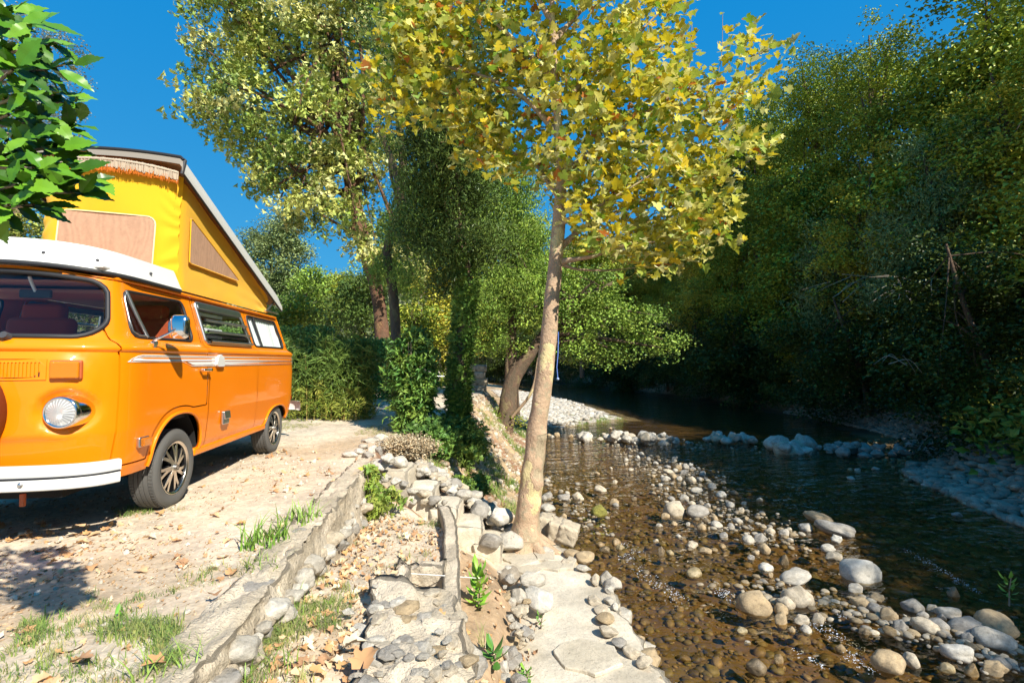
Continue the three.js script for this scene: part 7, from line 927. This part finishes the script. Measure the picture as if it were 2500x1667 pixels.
{
  const r = rng(977), TG = [1, 2, 3].map((k) => tuftGeo(9, 0.045, 0.0035, 0.05, k)), ms = [[], [], []], cs = [[], [], []];
  const put = (x, d, s, c) => { const v = Math.floor(r() * 3), y = groundY(x, d); ms[v].push(mat4(new THREE.Vector3(x, y - 0.003, -d), 0, r() * 6.28, 0, s)); cs[v].push(c); };
  const gcol = [[0.16, 0.26, 0.04], [0.24, 0.32, 0.06], [0.34, 0.34, 0.10], [0.12, 0.22, 0.035]], dcol = [[0.5, 0.42, 0.22], [0.4, 0.36, 0.16]];
  for (let i = 0; i < 6500; i++) { const d = lerp(1.5, 4.2, r()), x = wallX(d) - 0.08 - Math.pow(r(), 0.9) * 2.2, n = N2(x * 1.7, d * 1.7, 51) + 0.5 * N2(x * 5, d * 5, 52); if (n < 0.24 + 0.12 * (d - 1.6) * 0.5 + r() * 0.25) continue; put(x, d, lerp(0.5, 1.5, r()), mixCol(r() < 0.25 ? dcol : gcol, r)); }
  for (let i = 0; i < 1100; i++) { const q = atY(lerp(60, 430, r()), lerp(1520, 1667, r()), 0); if (N2(q[0] * 2.5, q[2] * 2.5, 54) < -0.05 + 0.3 * r()) continue; put(q[0], q[2], lerp(0.7, 1.8, r()), mixCol(gcol, r)); }
  for (let i = 0; i < 4200; i++) { const d = lerp(1.6, 5.2, Math.pow(r(), 1.5)), sec = section(d), x = lerp(sec[1][0] + 0.03, sec[2][0], Math.pow(r(), 1.3)); const n = N2(x * 2.2, d * 2.2, 53); if (n < 0.02 + (d > 3.3 ? 0.22 : 0) + 0.2 * r()) continue; put(x, d, lerp(0.6, 2.0, r()), mixCol(r() < 0.3 ? dcol : gcol, r)); }
  for (let i = 0; i < 3800; i++) { const d = lerp(6.8, 9.4, r()), x = wallX(d) - 0.2 - r() * 2.6; if (N2(x * 1.1, d * 1.1, 55) < 0.0 + 0.25 * r()) continue; put(x, d, lerp(0.5, 1.1, r()), mixCol([[0.26, 0.3, 0.08], [0.36, 0.36, 0.14], [0.46, 0.4, 0.2]], r)); }
  for (let i = 0; i < 5200; i++) { const d = lerp(6.6, 22, Math.pow(r(), 1.4)), sec = section(d), x = lerp(sec[1][0], sec[7][0], Math.pow(r(), 0.7)); if (N2(x * 1.2, d * 0.7, 56) < 0.02 + 0.2 * r()) continue; put(x, d, lerp(1.2, 3.6, r()), mixCol([[0.14, 0.26, 0.03], [0.2, 0.32, 0.04], [0.3, 0.32, 0.08]], r)); }
  const gmat = phys({ color: 0xffffff, roughness: 1, transmission: 0.3, thickness: 0, side: THREE.DoubleSide });
  TG.forEach((g, v) => tag(instanced('grass', null, g, gmat, ms[v], cs[v]), 'short sparse grass', 'grass'));
  const big = (label, px, py, y, n, h, sp, c, seed, w = 0.012) => { const q = atY(px, py, y), o = mesh('grass_tuft', tuftGeo(n, h, w, sp, seed), phys({ color: lin(...c), roughness: 0.6, side: THREE.DoubleSide })); o.position.set(q[0], y - 0.01, -q[2]); tag(o, label, 'grass'); };
  big('large tuft of broad green grass on the edge of the wall', 655, 1330, 0, 70, 0.23, 0.24, [0.17, 0.31, 0.04], 1, 0.013); big('green grass tuft spilling toward the wall beside the largest tuft', 735, 1275, 0, 60, 0.2, 0.26, [0.21, 0.34, 0.05], 2, 0.012); big('low grass tuft below the largest tuft', 640, 1385, 0, 30, 0.12, 0.2, [0.2, 0.3, 0.05], 3, 0.008); big('long-bladed grass tuft in the foreground sand', 395, 1655, 0, 34, 0.17, 0.2, [0.24, 0.36, 0.06], 4, 0.006); big('long-bladed grass tuft at the near foot of the wall', 640, 1640, -0.15, 40, 0.16, 0.22, [0.2, 0.33, 0.05], 5, 0.006); big('grass tuft on the terrace near the white stones', 760, 1500, -0.2, 40, 0.14, 0.3, [0.22, 0.33, 0.05], 6, 0.006); big('thin grass tuft among the path-side rubble', 1175, 1570, -0.7, 14, 0.16, 0.06, [0.24, 0.32, 0.07], 7, 0.004);
}
// ---------------------------------------------------------------- small things of the camp
{
  const tb = thing('camping_table', 'small folding camping table beside the ivy-clad tree', 'table', [-2.25, 0, -15.2], 0.4); part('table_top', tb, xf(rbox(0.8, 0.03, 0.5, 0.01), 0, 0.7, 0), M.alu); for (const [x, z] of [[-0.35, -0.2], [0.35, -0.2], [-0.35, 0.2], [0.35, 0.2]]) part('leg', tb, xf(new THREE.CylinderGeometry(0.014, 0.014, 0.7, 8), x, 0.35, z), M.alu);
  const bk = thing('bucket', 'grey metal bucket on the ground by the camping table', 'bucket', [-1.55, 0.1, -14.6]); part('pail', bk, new THREE.LatheGeometry([[0.001, 0.0], [0.13, 0.0], [0.17, 0.3], [0.18, 0.305], [0.165, 0.29], [0.125, 0.02], [0.001, 0.02]].map((p) => new THREE.Vector2(...p)), 24), M.alu); part('handle', bk, xf(new THREE.TorusGeometry(0.17, 0.006, 6, 24, Math.PI), 0, 0.3, 0, -0.5, 0, 0), M.alu);
  const pier = thing('stone_pier', 'square pier of pale stone blocks at the top of the bank', 'pier', [-1.25, 0, -17.6]), r = rng(31); for (let j = 0; j < 4; j++) for (let i = 0; i < 2; i++) { const o = part('block', pier, lump(4, 3, 4, (a, b, c) => [(a - 0.5) * 0.36 + jag(a + j, b + i, c, 0.04), (b - 0.5) * 0.23 + jag(a, b + j, c + i, 0.03), (c - 0.5) * 0.6 + jag(a, b, c + j, 0.04)]), stoneMats[(i + j) % 3]); o.position.set((i - 0.5) * 0.36 + (j % 2 ? 0.04 : -0.02) - j * 0.02, 0.2 + j * 0.235, 0); }
  const q0 = atD(1363, 862, 14), q1 = atD(1362, 925, 14); const rope = thing('rope', 'thin blue rope hanging from a branch over the water', 'rope', [q1[0], q1[1], -14]); part('cord', rope, tubeOf([new THREE.Vector3(0.02, q0[1] - q1[1] + 0.6, 0), new THREE.Vector3(0.01, q0[1] - q1[1], 0), new THREE.Vector3(-0.03, 0.3, 0), new THREE.Vector3(0, 0.0, 0)], 0.014, false), std({ color: lin(0.12, 0.22, 0.6), roughness: 0.8 })); part('knot', rope, xf(new THREE.SphereGeometry(0.04, 10, 8), 0, 0, 0), std({ color: lin(0.3, 0.4, 0.6), roughness: 0.8 }));
  const hs = thing('mobile_home', 'white clad mobile home behind the van', 'mobile home', [-13.2, 0, -15.5], 0.3); for (let j = 0; j < 11; j++) part('cladding_board', hs, xf(rbox(5, 0.19, 0.04, 0.008), 0, 0.45 + j * 0.195, 1.2, 0.06, 0, 0), M.stripe); part('wall', hs, xf(new THREE.BoxGeometry(4.98, 2.2, 2.3), 0, 1.45, 0), M.stripe); part('roof', hs, xf(new THREE.CylinderGeometry(0.02, 1.5, 0.5, 4, 1), 0, 2.8, 0, 0, Math.PI / 4, 0, [2.6, 1, 1.3]), std({ color: lin(0.25, 0.24, 0.24), roughness: 0.9 })); const wn = part('window', hs, xf(rbox(1.0, 0.7, 0.06, 0.02), 0.6, 1.6, 1.24), M.gloss); part('window_frame', wn, xf(rbox(1.1, 0.8, 0.05, 0.02), 0.6, 1.6, 1.225), M.white);
  const wire = thing('wire', 'thin pale wire stretched across the planting pit', 'wire', [0, 0, 0]); part('strand', wire, tubeOf([[965, 1398, -0.38, 0], [1080, 1405, -0.36, 0], [1175, 1412, -0.6, 0]].map(([px, py, y]) => { const q = atY(px, py, y); return new THREE.Vector3(q[0], q[1], -q[2]); }), 0.0035, false), M.stripe);
  // bare grey twigs hanging in front of the shaded bank
  const rt = rng(88); for (const [px, py, d, n, l, lab] of [[2240, 700, 14.5, 9, 1.6, 'tangle of bare grey twigs hanging over the shaded water'], [2060, 700, 17, 6, 1.5, 'bare pale twigs in the shade of the right bank'], [2190, 880, 12, 4, 0.5, 'short sunlit bare twigs above the dark water']]) { const c = atD(px, py, d), t = thing('bare_branch', lab, 'branch', [c[0], c[1], -d]); for (let i = 0; i < n; i++) { const a = (rt() - 0.5) * 0.9, L2 = l * lerp(0.5, 1, rt()), sx = rt() < 0.5 ? -1 : 1; part('twig', t, limb([[(rt() - 0.5) * l, (rt() - 0.5) * l * 0.7, (rt() - 0.5) * 0.6, 0.012], [sx * L2 * 0.5, a * L2 * 0.5 + 0.1, (rt() - 0.5) * 0.3, 0.009], [sx * L2, a * L2 - 0.12, (rt() - 0.5) * 0.4, 0.003]], 5, 6, 0.1, i), M.paleTwig); } }
}
renderer.render(scene, camera);
